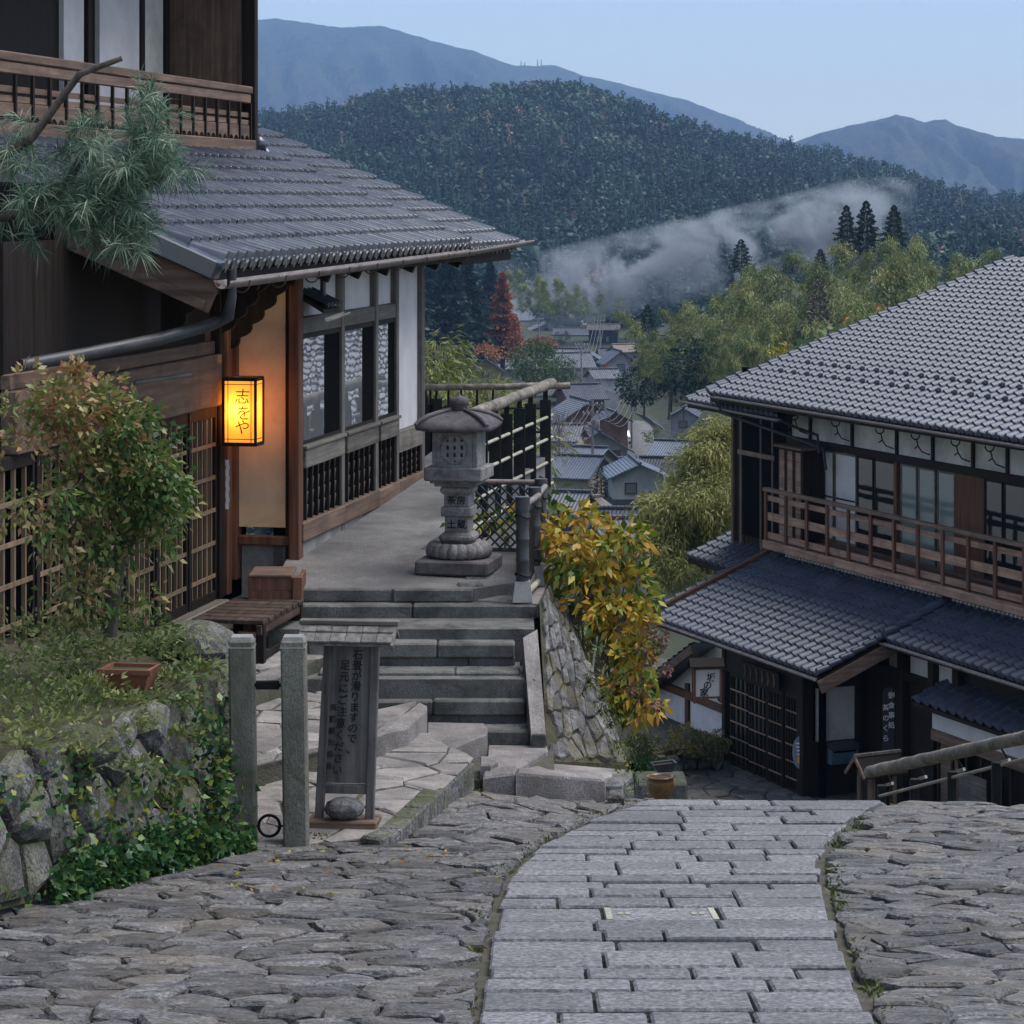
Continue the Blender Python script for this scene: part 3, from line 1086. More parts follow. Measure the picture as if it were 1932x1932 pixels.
class TileJob:
    """Collects tile places on one house, then makes the largest-looking ones objects and joins the rest."""
    def __init__(s, frame):
        s.fr = frame
        s.items = []
    def plane(s, roof, mesh, emesh, x0, x1, y0, z0, slope, n, w, e, flip=False, upto=None, skip=None, jit=0.003, keep=None):
        """Rows from the eave line y0, z0 up the slope; columns from x0 to x1. upto(x) limits the run."""
        th = math.atan(slope)
        cols = int(round((x1 - x0) / w))
        for j in range(n):
            for i in range(cols):
                x = x0 + i * w
                y = y0 + j * e * math.cos(th)
                z = z0 + j * e * math.sin(th)
                if upto is not None and y > upto(x):
                    continue
                if skip is not None and skip(x, y):
                    continue
                s.items.append((roof, emesh if (j == 0 and emesh) else mesh, (x + random.uniform(-jit, jit), y + random.uniform(-jit, jit), z + random.uniform(0, jit)), th))
    def finish(s, budget, mat, name='tile'):
        vis, rest = [], []
        for it in s.items:
            wp = s.fr.w(*it[2])
            if wp.y < 2:
                rest.append((0, it))
                continue
            u, v = uv(wp)
            (vis if (-20 < u < 1952 and -20 < v < 1952) else rest).append((wp.y, it))
        vis.sort(key=lambda t: t[0])
        rest += vis[budget:]
        for d, (roof, me, p, th) in vis[:budget]:
            o = bpy.data.objects.new(name, me)
            o.location = Vector(p) - ORG[roof]
            o.rotation_euler = (th + random.uniform(-.003, .003), random.uniform(-.003, .003), 0)
            put(o, roof)
        by = {}
        for d, it in rest:
            by.setdefault(it[0], []).append(it)
        for roof, its in by.items():
            V_, Q, base = [], [], 0
            mi = []
            for (r_, me, p, th) in its:
                nv = len(me.vertices)
                co = np.empty(nv * 3)
                me.vertices.foreach_get('co', co)
                co = co.reshape(-1, 3)
                c_, s_ = math.cos(th), math.sin(th)
                R_ = np.array([[1, 0, 0], [0, c_, -s_], [0, s_, c_]])
                V_.append(co @ R_.T + np.array(p))
                for pl in me.polygons:
                    Q.append(tuple(base + k for k in pl.vertices))
                    mi.append(pl.material_index)
                base += nv
            V_ = np.concatenate(V_)
            m2 = bpy.data.meshes.new('tile_field')
            c = ORG[roof]
            m2.from_pydata([tuple(v) for v in (V_ - np.array(c))], [], Q)
            for mm in its[0][1].materials:
                m2.materials.append(mm)
            if len(m2.materials) > 1:
                m2.polygons.foreach_set('material_index', [min(k, 1) for k in mi])
            m2.polygons.foreach_set('use_smooth', [k == 0 for k in mi])
            m2.update()
            o = bpy.data.objects.new('tile_field', m2)
            ORG[o] = c.copy()
            put(o, roof, 'stuff')

# ------------------------------------------------------------------ lettering
def glyph(txt, size, depth, mat, parent, name, mtx, shear=0.0, thick=0.0):
    """Characters as thin solid shapes, placed by a matrix in the parent's frame coordinates."""
    cu = bpy.data.curves.new(name, 'FONT')
    cu.body = txt
    cu.size = size
    cu.align_x, cu.align_y = 'CENTER', 'CENTER'
    cu.extrude = depth
    cu.shear = shear
    cu.offset = thick
    cu.resolution_u = 3
    tmp = bpy.data.objects.new(name, cu)
    col.objects.link(tmp)
    dg = bpy.context.evaluated_depsgraph_get()
    me = bpy.data.meshes.new_from_object(tmp.evaluated_get(dg))
    col.objects.unlink(tmp)
    bpy.data.objects.remove(tmp)
    bpy.data.curves.remove(cu)
    me.transform(mtx)
    me.materials.clear()
    me.materials.append(mat)
    if not len(me.vertices):
        return None
    co = np.empty(len(me.vertices) * 3)
    me.vertices.foreach_get('co', co)
    co = co.reshape(-1, 3)
    c = Vector(((co[:, 0].min() + co[:, 0].max()) / 2, (co[:, 1].min() + co[:, 1].max()) / 2, co[:, 2].min()))
    me.transform(Matrix.Translation(-c))
    o = bpy.data.objects.new(name, me)
    o.location = c - (ORG[parent] if parent is not None else Vector())
    ORG[o] = c
    return put(o, parent)

def face_mtx(origin, right, up):
    """Lettering plane: origin, reading direction and up."""
    r, u = Vector(right).normalized(), Vector(up).normalized()
    n = r.cross(u)
    m = Matrix((r, u, n)).transposed().to_4x4()
    m.translation = Vector(origin)
    return m

# ------------------------------------------------------------------ the house on the left
LA = math.atan2(0.981, 0.196)
LH = Frame((-1.70, 20.95, -2.87), LA)
lh = thing('teahouse', LH.o, 'dark timber teahouse with grey tiled roof, white plaster and glowing lamp beside the lantern terrace', 'house', rotz=LA)

def lx(u, v=800, y=0.0):
    return LH.px(u, v, y)[0]
def lzv(u, v, y=0.0):
    return LH.px(u, v, y)[1]

# window wall: plane y = 0
X0, XF = 0.0, lx(795, 880)
base_z = 0.13
wz_top = 2.62
mb = MB()
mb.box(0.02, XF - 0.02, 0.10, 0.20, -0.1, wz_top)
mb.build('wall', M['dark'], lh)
posts = [0.03, lx(642, 720), lx(706, 700), lx(745, 690), XF - 0.03]
for i, px_ in enumerate(posts):
    mb = MB()
    wd = 0.045 if 0 < i < 4 else 0.055
    mb.box(px_ - wd, px_ + wd, -0.03, 0.09, 0.02, wz_top, .006)
    mb.build('post', M['wood_greyz'] if i else M['wood_dark'], lh)
zb1 = [lzv(577, 623), lzv(742, 604)]
z_beam0, z_beam1 = sum(zb1) / 2, (lzv(577, 595) + lzv(742, 575)) / 2
z_s0, z_s1 = (lzv(579, 875) + lzv(720, 832)) / 2, (lzv(579, 840) + lzv(720, 800)) / 2
z_b1 = (lzv(575, 980) + lzv(790, 888)) / 2
for i in range(4):
    a, b = posts[i] + .046, posts[i + 1] - .046
    if i < 3:
        mb = MB(); mb.box(a, b, -0.02, 0.09, z_beam0, z_beam1, .006); mb.build('beam', M['wood_grey'], lh)
        mb = MB(); mb.box(a, b, 0.03, 0.09, z_beam1 + .003, wz_top); mb.build('plaster_panel', M['plaster'], lh)
        win = MB(); win.box(a, b, -0.012, 0.03, z_s1 + .031, z_s1 + .06)
        win.box(a, b, -0.012, 0.03, z_beam0 - .04, z_beam0 - .003)
        win.box(a, a + .03, -0.012, 0.03, z_s1 + .06, z_beam0 - .04)
        k = 0.60 + .03 * i
        m_ = a + (b - a) * k
        w_o = win.build('window', M['wood_dark'], lh)
        mb = MB(); mb.box(a + .031, m_ - .002, -0.004, 0.004, z_s1 + .061, z_beam0 - .041); mb.build('pane', M['glass'], w_o)
        mb = MB(); mb.box(m_, b, -0.006, 0.03, z_s1 + .061, z_beam0 - .041, .004); mb.build('shutter', M['dark'], w_o)
        # frame seen through: low bars behind the glass
        mb = MB(); mb.box(a, b, -0.055, 0.03, z_s0, z_s1, .006); mb.build('sill', M['wood_grey'], lh)
        mb = MB(); mb.box(a - .02, b + .02, -0.07, 0.03, z_s1 + .001, z_s1 + .03, .005); mb.build('sill_cap', M['wood_grey'], lh)
    else:
        zt = (lzv(747, 812) + lzv(790, 801)) / 2
        mb = MB(); mb.box(a, b, 0.02, 0.09, zt, wz_top); mb.build('plaster_panel', M['plaster'], lh)
        mb = MB(); mb.box(a, b, -0.03, 0.09, zt - .20, zt - .003, .006); mb.build('sill', M['wood_grey'], lh)
        z_s0 = zt - .20
    # vertical lap boards and dark gaps below the sill
    n = max(4, int(round((b - a) / 0.17)))
    for k in range(n):
        x_ = a + (b - a) * (k + .5) / n
        mb = MB()
        hgt = z_s0 - z_b1
        for q in range(4):
            za, zb_ = z_b1 + hgt * q / 4, z_b1 + hgt * (q + 1) / 4
            mb.obox((x_ - .012, 0.032 - .006, (za + zb_) / 2), (.045, 0, 0), (0, .012, .004), (0, -.006, (zb_ - za) / 2 + .004))
        mb.build('lap_board', M['wood_greyz'], lh)
        mb = MB(); mb.box(x_ + .038, x_ + .062, -0.02, 0.05, z_b1, z_s0); mb.build('batten', M['wood_dark'], lh)
    mb = MB(); mb.box(a - .05, b + .05, -0.05, 0.09, z_b1 - .155, z_b1 - .002, .008); mb.build('ground_beam', M['wood_brown'], lh)
mb = MB(); mb.box(0.0, XF, -0.02, 0.12, -0.35, z_b1 - .157, .01); mb.build('footing', M['concrete'], lh)

# end wall with warm plaster, facing the camera: plane x = 0
yw = 0.47
mb = MB(); mb.box(-0.02, 0.05, 0.05, yw, 0.30, 2.5); mb.build('plaster_panel', M['plaster_warm'], lh)
mb = MB(); mb.box(-0.07, 0.06, -0.035, 0.05, -0.03, 2.62, .008); mb.build('post', M['wood_red'], lh)
mb = MB(); mb.box(-0.05, 0.05, 0.052, yw, 0.16, 0.23, .006); mb.build('beam', M['wood_red'], lh)
mb = MB(); mb.box(0.02, 0.08, 0.052, yw - .01, -0.3, 0.157); mb.build('footing', M['concrete'], lh)
mb = MB(); mb.box(-0.07, 0.06, yw + .002, yw + .09, -0.12, 2.62, .008); mb.build('post', M['wood_red'], lh)
mb = MB(); mb.box(0.09, 0.5, yw + .1, 1.0, -0.3, 2.6); mb.build('wall', M['dark'], lh)

# lattice doors: plane y = yd, running towards the viewer
yd = 0.56
xs_d = [-0.10, lx(405, 900, yd), lx(349, 900, yd), lx(287, 900, yd), lx(228, 950, yd), lx(150, 950, yd), lx(60, 950, yd), lx(-60, 950, yd)]
z_lint = lzv(400, 765, yd)
z_floor = -0.22
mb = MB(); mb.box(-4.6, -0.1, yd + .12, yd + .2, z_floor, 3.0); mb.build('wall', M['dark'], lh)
for (xa, m_) in ((-0.16, 'wood_red'), (xs_d[1] + .02, 'wood_dark')):
    mb = MB(); mb.box(xa - .055, xa + .055, yd - .06, yd + .08, z_floor, 2.6, .008); mb.build('post', M[m_], lh)
mb = MB(); mb.box(-0.55, -0.05, yd + .02, yd + .06, -0.1, 1.9); mb.build('board_wall', M['wood_red'], lh)
zt_l = (lzv(400, 670, yd) + lzv(260, 690, yd)) / 2
mb = MB(); mb.box(-4.6, xs_d[1] - .03, yd - .07, yd + .05, z_lint, zt_l, .01); mb.build('lintel', M['wood_brown'], lh)
mb = MB(); mb.box(-4.6, xs_d[1] - .05, yd - .02, yd + .05, zt_l + .002, zt_l + .10, .006); mb.build('rail', M['wood_brown'], lh)
mb = MB(); mb.box(-4.6, -0.2, yd + .03, yd + .1, zt_l + .1, 2.62); mb.build('board_wall', M['wood_dark'], lh)
mb = MB(); mb.tube([LH.l(S(253, 722, 17.9)), LH.l(S(300, 716, 18.3)), LH.l(S(358, 706, 18.9))], .016, 7); mb.build('stick', M['wood_grey'], lh)
for i in range(1, len(xs_d) - 1):
    b, a = xs_d[i] - (.035 if i == 1 else .02), xs_d[i + 1] + .02
    dr = MB()
    dr.box(a, a + .05, yd - .03, yd + .02, z_floor, z_lint - .005, .004)
    dr.box(b - .035, b, yd - .03, yd + .02, z_floor, z_lint - .005, .004)
    dr.box(a + .05, b - .035, yd - .03, yd + .02, z_lint - .09, z_lint - .005, .004)
    dr.box(a + .05, b - .035, yd - .03, yd + .02, z_floor, z_floor + .07, .004)
    d_o = dr.build('lattice_door', M['wood_dark'], lh)
    nb = 5
    for k in range(nb):
        x_ = a + .05 + (b - .035 - a - .05) * (k + .5) / nb
        mb = MB(); mb.box(x_ - .011, x_ + .011, yd - .018, yd + .008, z_floor + .07, z_lint - .09); mb.build('lattice_bar', M['wood_lattice'], d_o)
    for k in range(9):
        zc = z_lint - .30 - .255 * k
        if zc < z_floor + .1:
            break
        mb = MB(); mb.box(a + .05, b - .035, yd - .030, yd - .019, zc - .015, zc + .015); mb.build('lattice_rail', M['wood_lattice'], d_o)
mb = MB(); mb.box(-4.6, xs_d[1], yd - .12, yd + .08, z_floor - .14, z_floor - .003, .01); mb.build('threshold', M['wood_grey'], lh)
mb = MB(); mb.box(-4.6, -.1, yd - .10, yd + .5, -.95, z_floor - .143); mb.build('footing', M['granite_dark'], lh)
# plaster offcut high under the eave and small white panel by the bench
mb = MB(); mb.box(-0.5, -0.22, yd + .0, yd + .018, -0.06, 0.16); mb.build('plaster_panel', M['plaster'], lh)

# carved black brackets under the eave
def scroll(x_, y0, y1, z0, z1, lobes=4):
    """A scalloped bracket board standing out from the wall, in the plane across the house."""
    P = [(y1, z1), (y0, z1)]
    for k in range(lobes):
        ta, tb = k / lobes, (k + 1) / lobes
        for q in range(5):
            t = ta + (tb - ta) * q / 4
            bul = .045 * math.sin(math.pi * q / 4)
            P.append((y0 + (y1 - y0) * t - bul * .8, z1 - .03 - (z1 - z0 - .03) * (t ** .8) - bul * .2))
    P.append((y1, z0))
    mb = MB()
    mb.slab([(x_ - .03, y, z) for y, z in P], (.06, 0, 0))
    return mb.build('bracket', M['wood_dark'], lh)
scroll(-0.11, -0.06, yd - .02, 1.70, 2.47, 6)
scroll(xs_d[1] + .03, .12, yd - .07, 1.86, 2.35, 4)
scroll(lx(288, 720, yd), .2, yd - .07, 1.84, 2.25, 3)
mb = MB(); mb.box(-3.3, 4.3, -0.16, -0.06, 2.34, 2.44, .01); mb.build('purlin', M['wood_darkx'], lh)

# ---- main roof: slope to the street side
SL = 0.43
EY, EZ = -0.40, 2.44
rx0, rx1 = -3.47, 4.40
ext1 = 6.75
W_, E_ = 0.205, 0.275
def deck(name, x0, x1, y0, y1, z0, th, mat, parent):
    mb = MB()
    zt = lambda y: z0 + SL * (y - y0)
    mb.slab([(x0, y0, z0), (x1, y0, z0), (x1, y1, zt(y1)), (x0, y1, zt(y1))], (0, 0, -th))
    return mb.build(name, mat, parent)
roof1 = deck('roof', rx0, rx1, EY + .03, 3.4, EZ - .03, .10, M['wood_darkx'], lh)
roof2 = deck('roof', rx1, ext1, EY + .03, 2.6, EZ - .075, .09, M['wood_darkx'], lh)
tm = tile_mesh('left_tile', W_, E_ + .05, M['tile'], None, roll=.60, rh=.078, sag=.030, th=.030)
te = eave_tile_mesh('left_eave_tile', W_, E_ + .05, M['tile'], M['tile_end'], roll=.60, rh=.078, sag=.030, th=.030)
job = TileJob(LH)
c_ = math.cos(math.atan(SL))
job.plane(roof1, tm, te, rx0 + .12, rx1 - .06, EY - .03, EZ, SL, 9, W_, E_, upto=lambda x: 1.95 if x < 4.25 else 9)
job.plane(roof2, tm, te, rx1 + .03, ext1 - .02, EY - .03, EZ - .045, SL, 12, W_, E_)
job.finish(300, M['tile'])
# verge rolls: stepped tiles closing the edges
def verge(x, y0, z0, n, w, parent, flip):
    for j in range(n):
        y, z = y0 + j * E_ * c_, z0 + j * E_ * math.sin(math.atan(SL))
        mb = MB()
        p0, p1 = Vector((x, y - .02, z + .05)), Vector((x, y + E_ * c_ + .02, z + .05 + (E_ * c_ + .02) * SL - .025))
        mb.tube([p0, p1], [.062, .054], 8)
        mb.build('verge_tile', M['tile'], parent)
verge(rx1 - .03, EY - .03, EZ, 9, .1, roof1, False)
verge(ext1 - .01, EY - .03, EZ - .045, 12, .1, roof2, False)
mb = MB()
sl_v = Vector((0, 1, SL)).normalized()
a = Vector((rx0 + .02, EY - .05, EZ - .02)); b = a + sl_v * 3.2
mb.beam(a, b, .16, .13, (0, -SL, 1), .01)
mb.build('verge_tile', M['tile'], roof1)
mb = MB()
a = Vector((rx0 + .02, EY - .02, EZ - .20)); b = a + sl_v * 3.6
mb.beam(a, b, .05, .22, (0, -SL, 1), .008)
a2 = a + Vector((-.035, .06, -.05)); b2 = b + Vector((-.035, .06, -.05))
mb.beam(a2, b2, .03, .07, (0, -SL, 1), .004)
mb.build('bargeboard', M['wood_browny'], lh)
for k in range(9):
    x_ = rx0 + .5 + k * .95
    mb = MB()
    a = Vector((x_, EY + .10, EZ - .16)); mb.beam(a, a + sl_v * 1.3, .06, .08, (0, -SL, 1))
    mb.build('rafter', M['wood_darkx'], lh)
mb = MB(); mb.box(rx0 + .3, rx1 - .1, .72, .85, 2.4, 2.78); mb.build('wall', M['dark'], lh)

# gutter with its hooks and the bent drain pipe
def gut(p, q, r, name='gutter', mat=None, n=10, parent=None, seams=0):
    """Half-round channel, open upwards."""
    p, q = Vector(p), Vector(q)
    d = (q - p).normalized()
    a = Vector((0, 0, 1)).cross(d).normalized()
    V_, f = [], []
    for i, c in enumerate((p, q)):
        for s_ in (1.0, .9):
            for k in range(n + 1):
                t = math.pi * k / n
                V_.append(c + (a * math.cos(t) - Vector((0, 0, 1)) * math.sin(t)) * r * s_)
    m = n + 1
    for k in range(n):
        f += [(k, k + 1, 2 * m + k + 1, 2 * m + k), (m + k, 3 * m + k, 3 * m + k + 1, m + k + 1)]
    f += [(0, 2 * m, 3 * m, m), (n, m + n, 3 * m + n, 2 * m + n)]
    mb = MB()
    mb.add(V_, f, True)
    L = (q - p).length
    for k in range(1, seams):
        c = p.lerp(q, k / seams)
        ring = [c + (a * math.cos(math.pi * t / n) - Vector((0, 0, 1)) * math.sin(math.pi * t / n)) * r * 1.06 for t in range(n + 1)]
        ring2 = [x + d * .02 for x in ring]
        mb.add(ring + ring2, [(t, t + 1, m + t + 1, m + t) for t in range(n)], True)
    return mb.build(name, mat or M['gutter'], parent or lh)
g0, g1, g2 = LH.l(S(392, 530, 17.45)), LH.l(S(852, 470, 25.2)), LH.l(S(966, 452, 27.9))
gz = EY - .085
g0.y = g1.y = gz; g2.y = gz - .01
gut(g0, g1, .058, seams=7)
gut(g1, g2, .056, seams=2)
for k in range(9):
    t = (k + .5) / 9
    c = g0.lerp(g1, t)
    mb = MB()
    mb.tube([(c.x, c.y + .06 * math.cos(a_), c.z - .02 + .075 * math.sin(a_)) for a_ in np.linspace(math.pi * .95, math.pi * 2.05, 9)], .006, 5)
    mb.build('gutter_hook', M['pipe'], lh)
dp = [LH.l(S(437, 508, 17.6)), LH.l(S(437, 560, 17.6)), LH.l(S(430, 596, 17.7)), LH.l(S(400, 612, 17.75)), LH.l(S(300, 640, 17.4)), LH.l(S(140, 672, 16.9)), LH.l(S(40, 690, 16.6))]
mb = MB(); mb.tube(dp, [.034, .034, .045, .045, .043, .043, .043], 9); mb.build('drain_pipe', M['pipe'], lh)

# small tiled awning and its bamboo gutter at the wall corner
aw = MB(); aw.slab([(.06, -.20, 2.02), (.52, -.20, 2.02), (.52, .03, 2.16), (.06, .03, 2.16)], (0, 0, -.03))
awo = aw.build('awning', M['wood_dark'], lh)
tma = tile_mesh('awning_tile', .115, .26, M['tile'], M['tile_end'], roll=.5, rh=.028, sag=.006, th=.016)
for k in range(4):
    share(tma, 'tile', (.065 + .115 * k, -.215, 2.035), awo, (math.atan(.6), 0, 0))
gut((.02, -.25, 1.955), (.60, -.25, 1.985), .03, 'bamboo_gutter', M['batten'])
pa, pb_ = LH.l(S(612, 545, 21.3)), LH.l(S(612, 622, 21.3))
mb = MB(); mb.tube([(.36, -.10, 2.52), (.34, -.12, 2.46), (.34, -.12, 2.05)], .024, 8); mb.build('drain_pipe', M['pipe'], lh)

# ---- upper storey with its balcony
UY = 1.62
uz0 = LH.px(465, 275, UY)[1]
ux1 = lx(466, 260, UY)
zr = LH.px(460, 163, UY)[1]
mb = MB(); mb.box(-5.0, ux1 + .05, UY + .85, UY + .95, uz0 - .4, uz0 + 3.0); mb.build('wall', M['wood_dark'], lh)
mb = MB(); mb.box(-5.0, ux1 + .1, UY - .05, UY + .9, uz0 - .1, uz0 + .02, .01); mb.build('balcony_floor', M['wood_brown'], lh)
mb = MB(); mb.box(-5.0, ux1, UY - .09, UY - .052, uz0 - .11, uz0 + .05, .008); mb.build('balcony_beam', M['wood_brown'], lh)
mb = MB(); mb.box(-5.0, ux1 + .02, UY - .06, UY + .02, zr - .07, zr, .01); mb.build('handrail', M['wood_brown'], lh)
mb = MB(); mb.box(-5.0, ux1 - .03, UY - .05, UY + .0, zr - .16, zr - .075, .008); mb.build('rail', M['wood_brown'], lh)
hgt = zr - .16 - (uz0 + .05)
for fz_ in (.42, .62):
    mb = MB(); mb.box(-5.0, ux1 - .05, UY - .035, UY - .015, uz0 + .05 + hgt * fz_, uz0 + .05 + hgt * fz_ + .045); mb.build('slat', M['wood_brown'], lh)
x_ = ux1 - .05
k = 0
while x_ > -4.6:
    mb = MB(); mb.box(x_ - .016, x_ + .016, UY - .06, UY - .037, uz0 + .05, zr - .16); mb.build('baluster', M['wood_dark'], lh)
    # cut-out skirting board between the balusters
    mb = MB()
    n = 8
    P = [(x_ - .018, uz0 + .052), (x_ - .018, uz0 + .19)]
    P += [(x_ - .018 - .30 * t / n, uz0 + .19) for t in range(1, n + 1)]
    P += [(x_ - .318, uz0 + .052)]
    P += [(x_ - .318 + .30 * t / n, uz0 + .052 + .045 * abs(math.sin(math.pi * 2 * t / n))) for t in range(1, n)]
    mb.slab([(a_, UY - .045, b_) for a_, b_ in P], (0, .016, 0))
    mb.build('skirt_board', M['wood_brown'], lh)
    x_ -= .345
    k += 1
for (ua, ub, m_) in ((112, 150, 'plaster'), (180, 255, 'plaster'), (262, 300, 'plaster_old'), (312, 350, 'plaster')):
    xa, xb = lx(ua, 140, UY + .84), lx(ub, 140, UY + .84)
    mb = MB(); mb.box(xa, xb, UY + .80, UY + .845, uz0 + .1, uz0 + 2.4); mb.build('shoji', M[m_], lh)
for ua in (156, 258, 305, 356, 390, 420, 448):
    xa = lx(ua, 140, UY + .84)
    mb = MB(); mb.box(xa - .04, xa + .04, UY + .77, UY + .848, uz0, uz0 + 2.6, .006); mb.build('post', M['wood_dark'], lh)
mb = MB(); mb.box(ux1 + .0, ux1 + .10, UY - .08, UY + .05, uz0 - .15, uz0 + 2.8, .008); mb.build('post', M['wood_dark'], lh)
mb = MB(); mb.box(ux1 + .02, ux1 + .08, UY + .05, UY + .9, uz0 - .1, uz0 + 2.8); mb.build('board_wall', M['wood_brownz'], lh)
mb = MB(); mb.box(-5.0, ux1 + .4, UY - .5, UY + 1.3, uz0 + 2.45, uz0 + 2.6); mb.build('roof', M['wood_dark'], lh)
# flashing at the foot of the balcony and the ridge-end ornament
mb = MB(); mb.box(-3.3, ux1 + .1, UY - .12, UY + .0, uz0 - .21, uz0 - .115, .02); mb.build('flashing', M['concrete'], lh)
for (du, dv, r_) in ((0, 0, .07), (.05, -.10, .06), (.11, -.19, .055)):
    mb = MB(); mb.lathe([(r_ * .3, -r_), (r_, -r_ * .4), (r_, r_ * .4), (r_ * .3, r_)], (ux1 + .22 + du, UY - .06 - du, uz0 + .02 + dv), 8); mb.build('ridge_end', M['tile'], lh)

# ------------------------------------------------------------------ lit lamp sign hanging at the door post
lp_x = -0.40
ly0, lz0 = LH.l(S(497, 838, 20.55)).y, LH.l(S(497, 838, 20.55)).z
ly1, lz1 = LH.l(S(418, 716, 20.5)).y, LH.l(S(418, 716, 20.5)).z
ly0 += .045
lm = thing('lamp_sign', LH.w(lp_x, (ly0 + ly1) / 2, lz0), 'glowing paper box lamp with brushed characters hanging by the latticed door', 'lamp', rotz=LA)
lw, lh_, ld = abs(ly1 - ly0), lz1 - lz0, .20
mb = MB()
for yy_ in (-lw / 2, lw / 2):
    for xx_ in (-ld / 2, ld / 2):
        mb.box(xx_ - .010, xx_ + .010, yy_ - .010, yy_ + .010, 0, lh_, .002)
for zz in (0.0, lh_):
    for yy_ in (-lw / 2, lw / 2):
        mb.box(-ld / 2, ld / 2, yy_ - .0105, yy_ + .0105, zz - .014, zz + .014, .002)
    for xx_ in (-ld / 2, ld / 2):
        mb.box(xx_ - .0105, xx_ + .0105, -lw / 2, lw / 2, zz - .0145, zz + .0145, .002)
mb.build('frame', M['wood_dark'], lm)
pm, nt, b_, out_ = _new('lamp_paper')
em = nt.nodes.new('ShaderNodeEmission')
em.inputs['Color'].default_value = (1.0, 0.42, 0.055, 1)
em.inputs['Strength'].default_value = 0.20
trn = nt.nodes.new('ShaderNodeBsdfTranslucent'); trn.inputs['Color'].default_value = (.55, .34, .13, 1)
ad = nt.nodes.new('ShaderNodeAddShader')
nt.links.new(em.outputs[0], ad.inputs[0]); nt.links.new(trn.outputs[0], ad.inputs[1]); nt.links.new(ad.outputs[0], out_.inputs['Surface'])
for (c, a, b) in (((-ld / 2 + .004, 0, lh_ / 2), (0, lw / 2 - .01, 0), (0, 0, lh_ / 2 - .014)), ((ld / 2 - .004, 0, lh_ / 2), (0, lw / 2 - .01, 0), (0, 0, lh_ / 2 - .014)),
                  ((0, -lw / 2 + .004, lh_ / 2), (ld / 2 - .01, 0, 0), (0, 0, lh_ / 2 - .014)), ((0, lw / 2 - .004, lh_ / 2), (ld / 2 - .01, 0, 0), (0, 0, lh_ / 2 - .014))):
    n_ = Vector(a).cross(Vector(b)).normalized() * .001
    mb = MB(); mb.obox(c, a, b, n_); mb.build('paper', pm, lm)
for t in (-.36, .36):
    mb = MB(); mb.box(-ld / 2 - .002, -ld / 2 + .0025, t * lw - .003, t * lw + .003, .014, lh_ - .014); mb.build('rib', M['wood_red'], lm)
for t in (.08, .92):
    mb = MB(); mb.box(-ld / 2 - .003, -ld / 2 + .0022, -lw / 2 + .01, lw / 2 - .01, t * lh_ - .003, t * lh_ + .003); mb.build('rib', M['wood_red'], lm)
    mb = MB(); mb.box(-ld / 2 + .01, ld / 2 - .01, -lw / 2 - .002, -lw / 2 + .0035, t * lh_ - .003, t * lh_ + .003); mb.build('rib', M['wood_red'], lm)
bm_ = bpy.data.materials.new('bulb_glow'); bm_.use_nodes = True
bn = bm_.node_tree; bb = bn.nodes['Principled BSDF']; bb.inputs['Emission Color'].default_value = (1, .78, .42, 1); bb.inputs['Emission Strength'].default_value = 30
mb = MB(); mb.lathe([(.004, -.045), (.028, -.03), (.040, 0), (.03, .03), (.006, .045)], (-.035, .03, lh_ * .53), 14); mb.build('bulb', bm_, lm)
lampink = plain('lamp_ink', (.05, .008, .004), .8)
for k, (ch_, dz, dy) in enumerate((('志', .72, -.02), ('を', .47, -.03), ('や', .25, -.02))):
    glyph(ch_, .125, .0008, lampink, lm, 'lettering', face_mtx((-ld / 2 - .004, dy, dz * lh_), (0, -1, 0), (0, 0, 1)), .1)
pl = bpy.data.lights.new('lamp_light', 'POINT')
pl.energy = 9.0
pl.color = (1.0, .66, .31)
pl.shadow_soft_size = .05
plo = bpy.data.objects.new('lamp_light', pl)
put(plo, lm)
plo.location = (-.035, 0.03, lh_ * .53)
mb = MB(); mb.box(-.01, .01, lw / 2, lw / 2 + .10, lh_ - .06, lh_ - .035); mb.build('bracket', M['iron'], lm)

# a paper charm hanging on the red post
mb = MB()
pc = S(428, 868, 20.55)
for k in range(9):
    z_ = pc.z - k * .042
    mb.slab([(pc.x - .012 + .006 * (k % 2), pc.y, z_), (pc.x + .016 + .006 * (k % 2), pc.y, z_), (pc.x + .018 - .004 * k / 9, pc.y, z_ - .045), (pc.x - .010, pc.y, z_ - .045)], (0, .004, 0))
ch = mb.build('paper_charm', M['plaster'])
tag(ch, 'thin white paper charm hanging on the red door post under the lamp', 'charm')

# ------------------------------------------------------------------ stone lantern
K = .001136
L0 = S(866, 1083, 20.45)
L0.z = tz(0, 20.45) + .002
sl = thing('stone_lantern', L0, 'carved grey stone lantern with domed dark cap and round grille on the terrace edge', 'stone lantern', rotz=LA - math.pi / 2)
def q4(w, d, z0, z1, ch, name, mat='lantern'):
    mb = MB(); mb.box(-w / 2, w / 2, -d / 2, d / 2, z0, z1, ch); return mb.build(name, M[mat], sl)
z = 0.0
q4(.57, .57, 0, .11, .015, 'plinth', 'lantern_dark')
mb = MB()
for k in range(20):
    t = 2 * math.pi * k / 20
    r_ = .20 / max(abs(math.cos(t)), abs(math.sin(t)), .8)
    cx_, cy_ = math.cos(t) * .21, math.sin(t) * .21
    mb.lathe([(.018, 0), (.052, .02), (.058, .06), (.04, .10), (.012, .118)], (cx_ * .97, cy_ * .97, .112), 8)
mb.lathe([(.20, 0), (.20, .11)], (0, 0, .112), 16)
mb.build('lotus_base', M['lantern'], sl)
q4(.27, .27, .225, .305, .03, 'shaft_foot')
q4(.185, .185, .30, .43, .006, 'shaft')
q4(.235, .235, .43, .505, .008, 'collar')
q4(.195, .195, .505, .60, .006, 'shaft')
q4(.25, .25, .60, .665, .02, 'collar')
q4(.32, .32, .665, .69, .004, 'moulding')
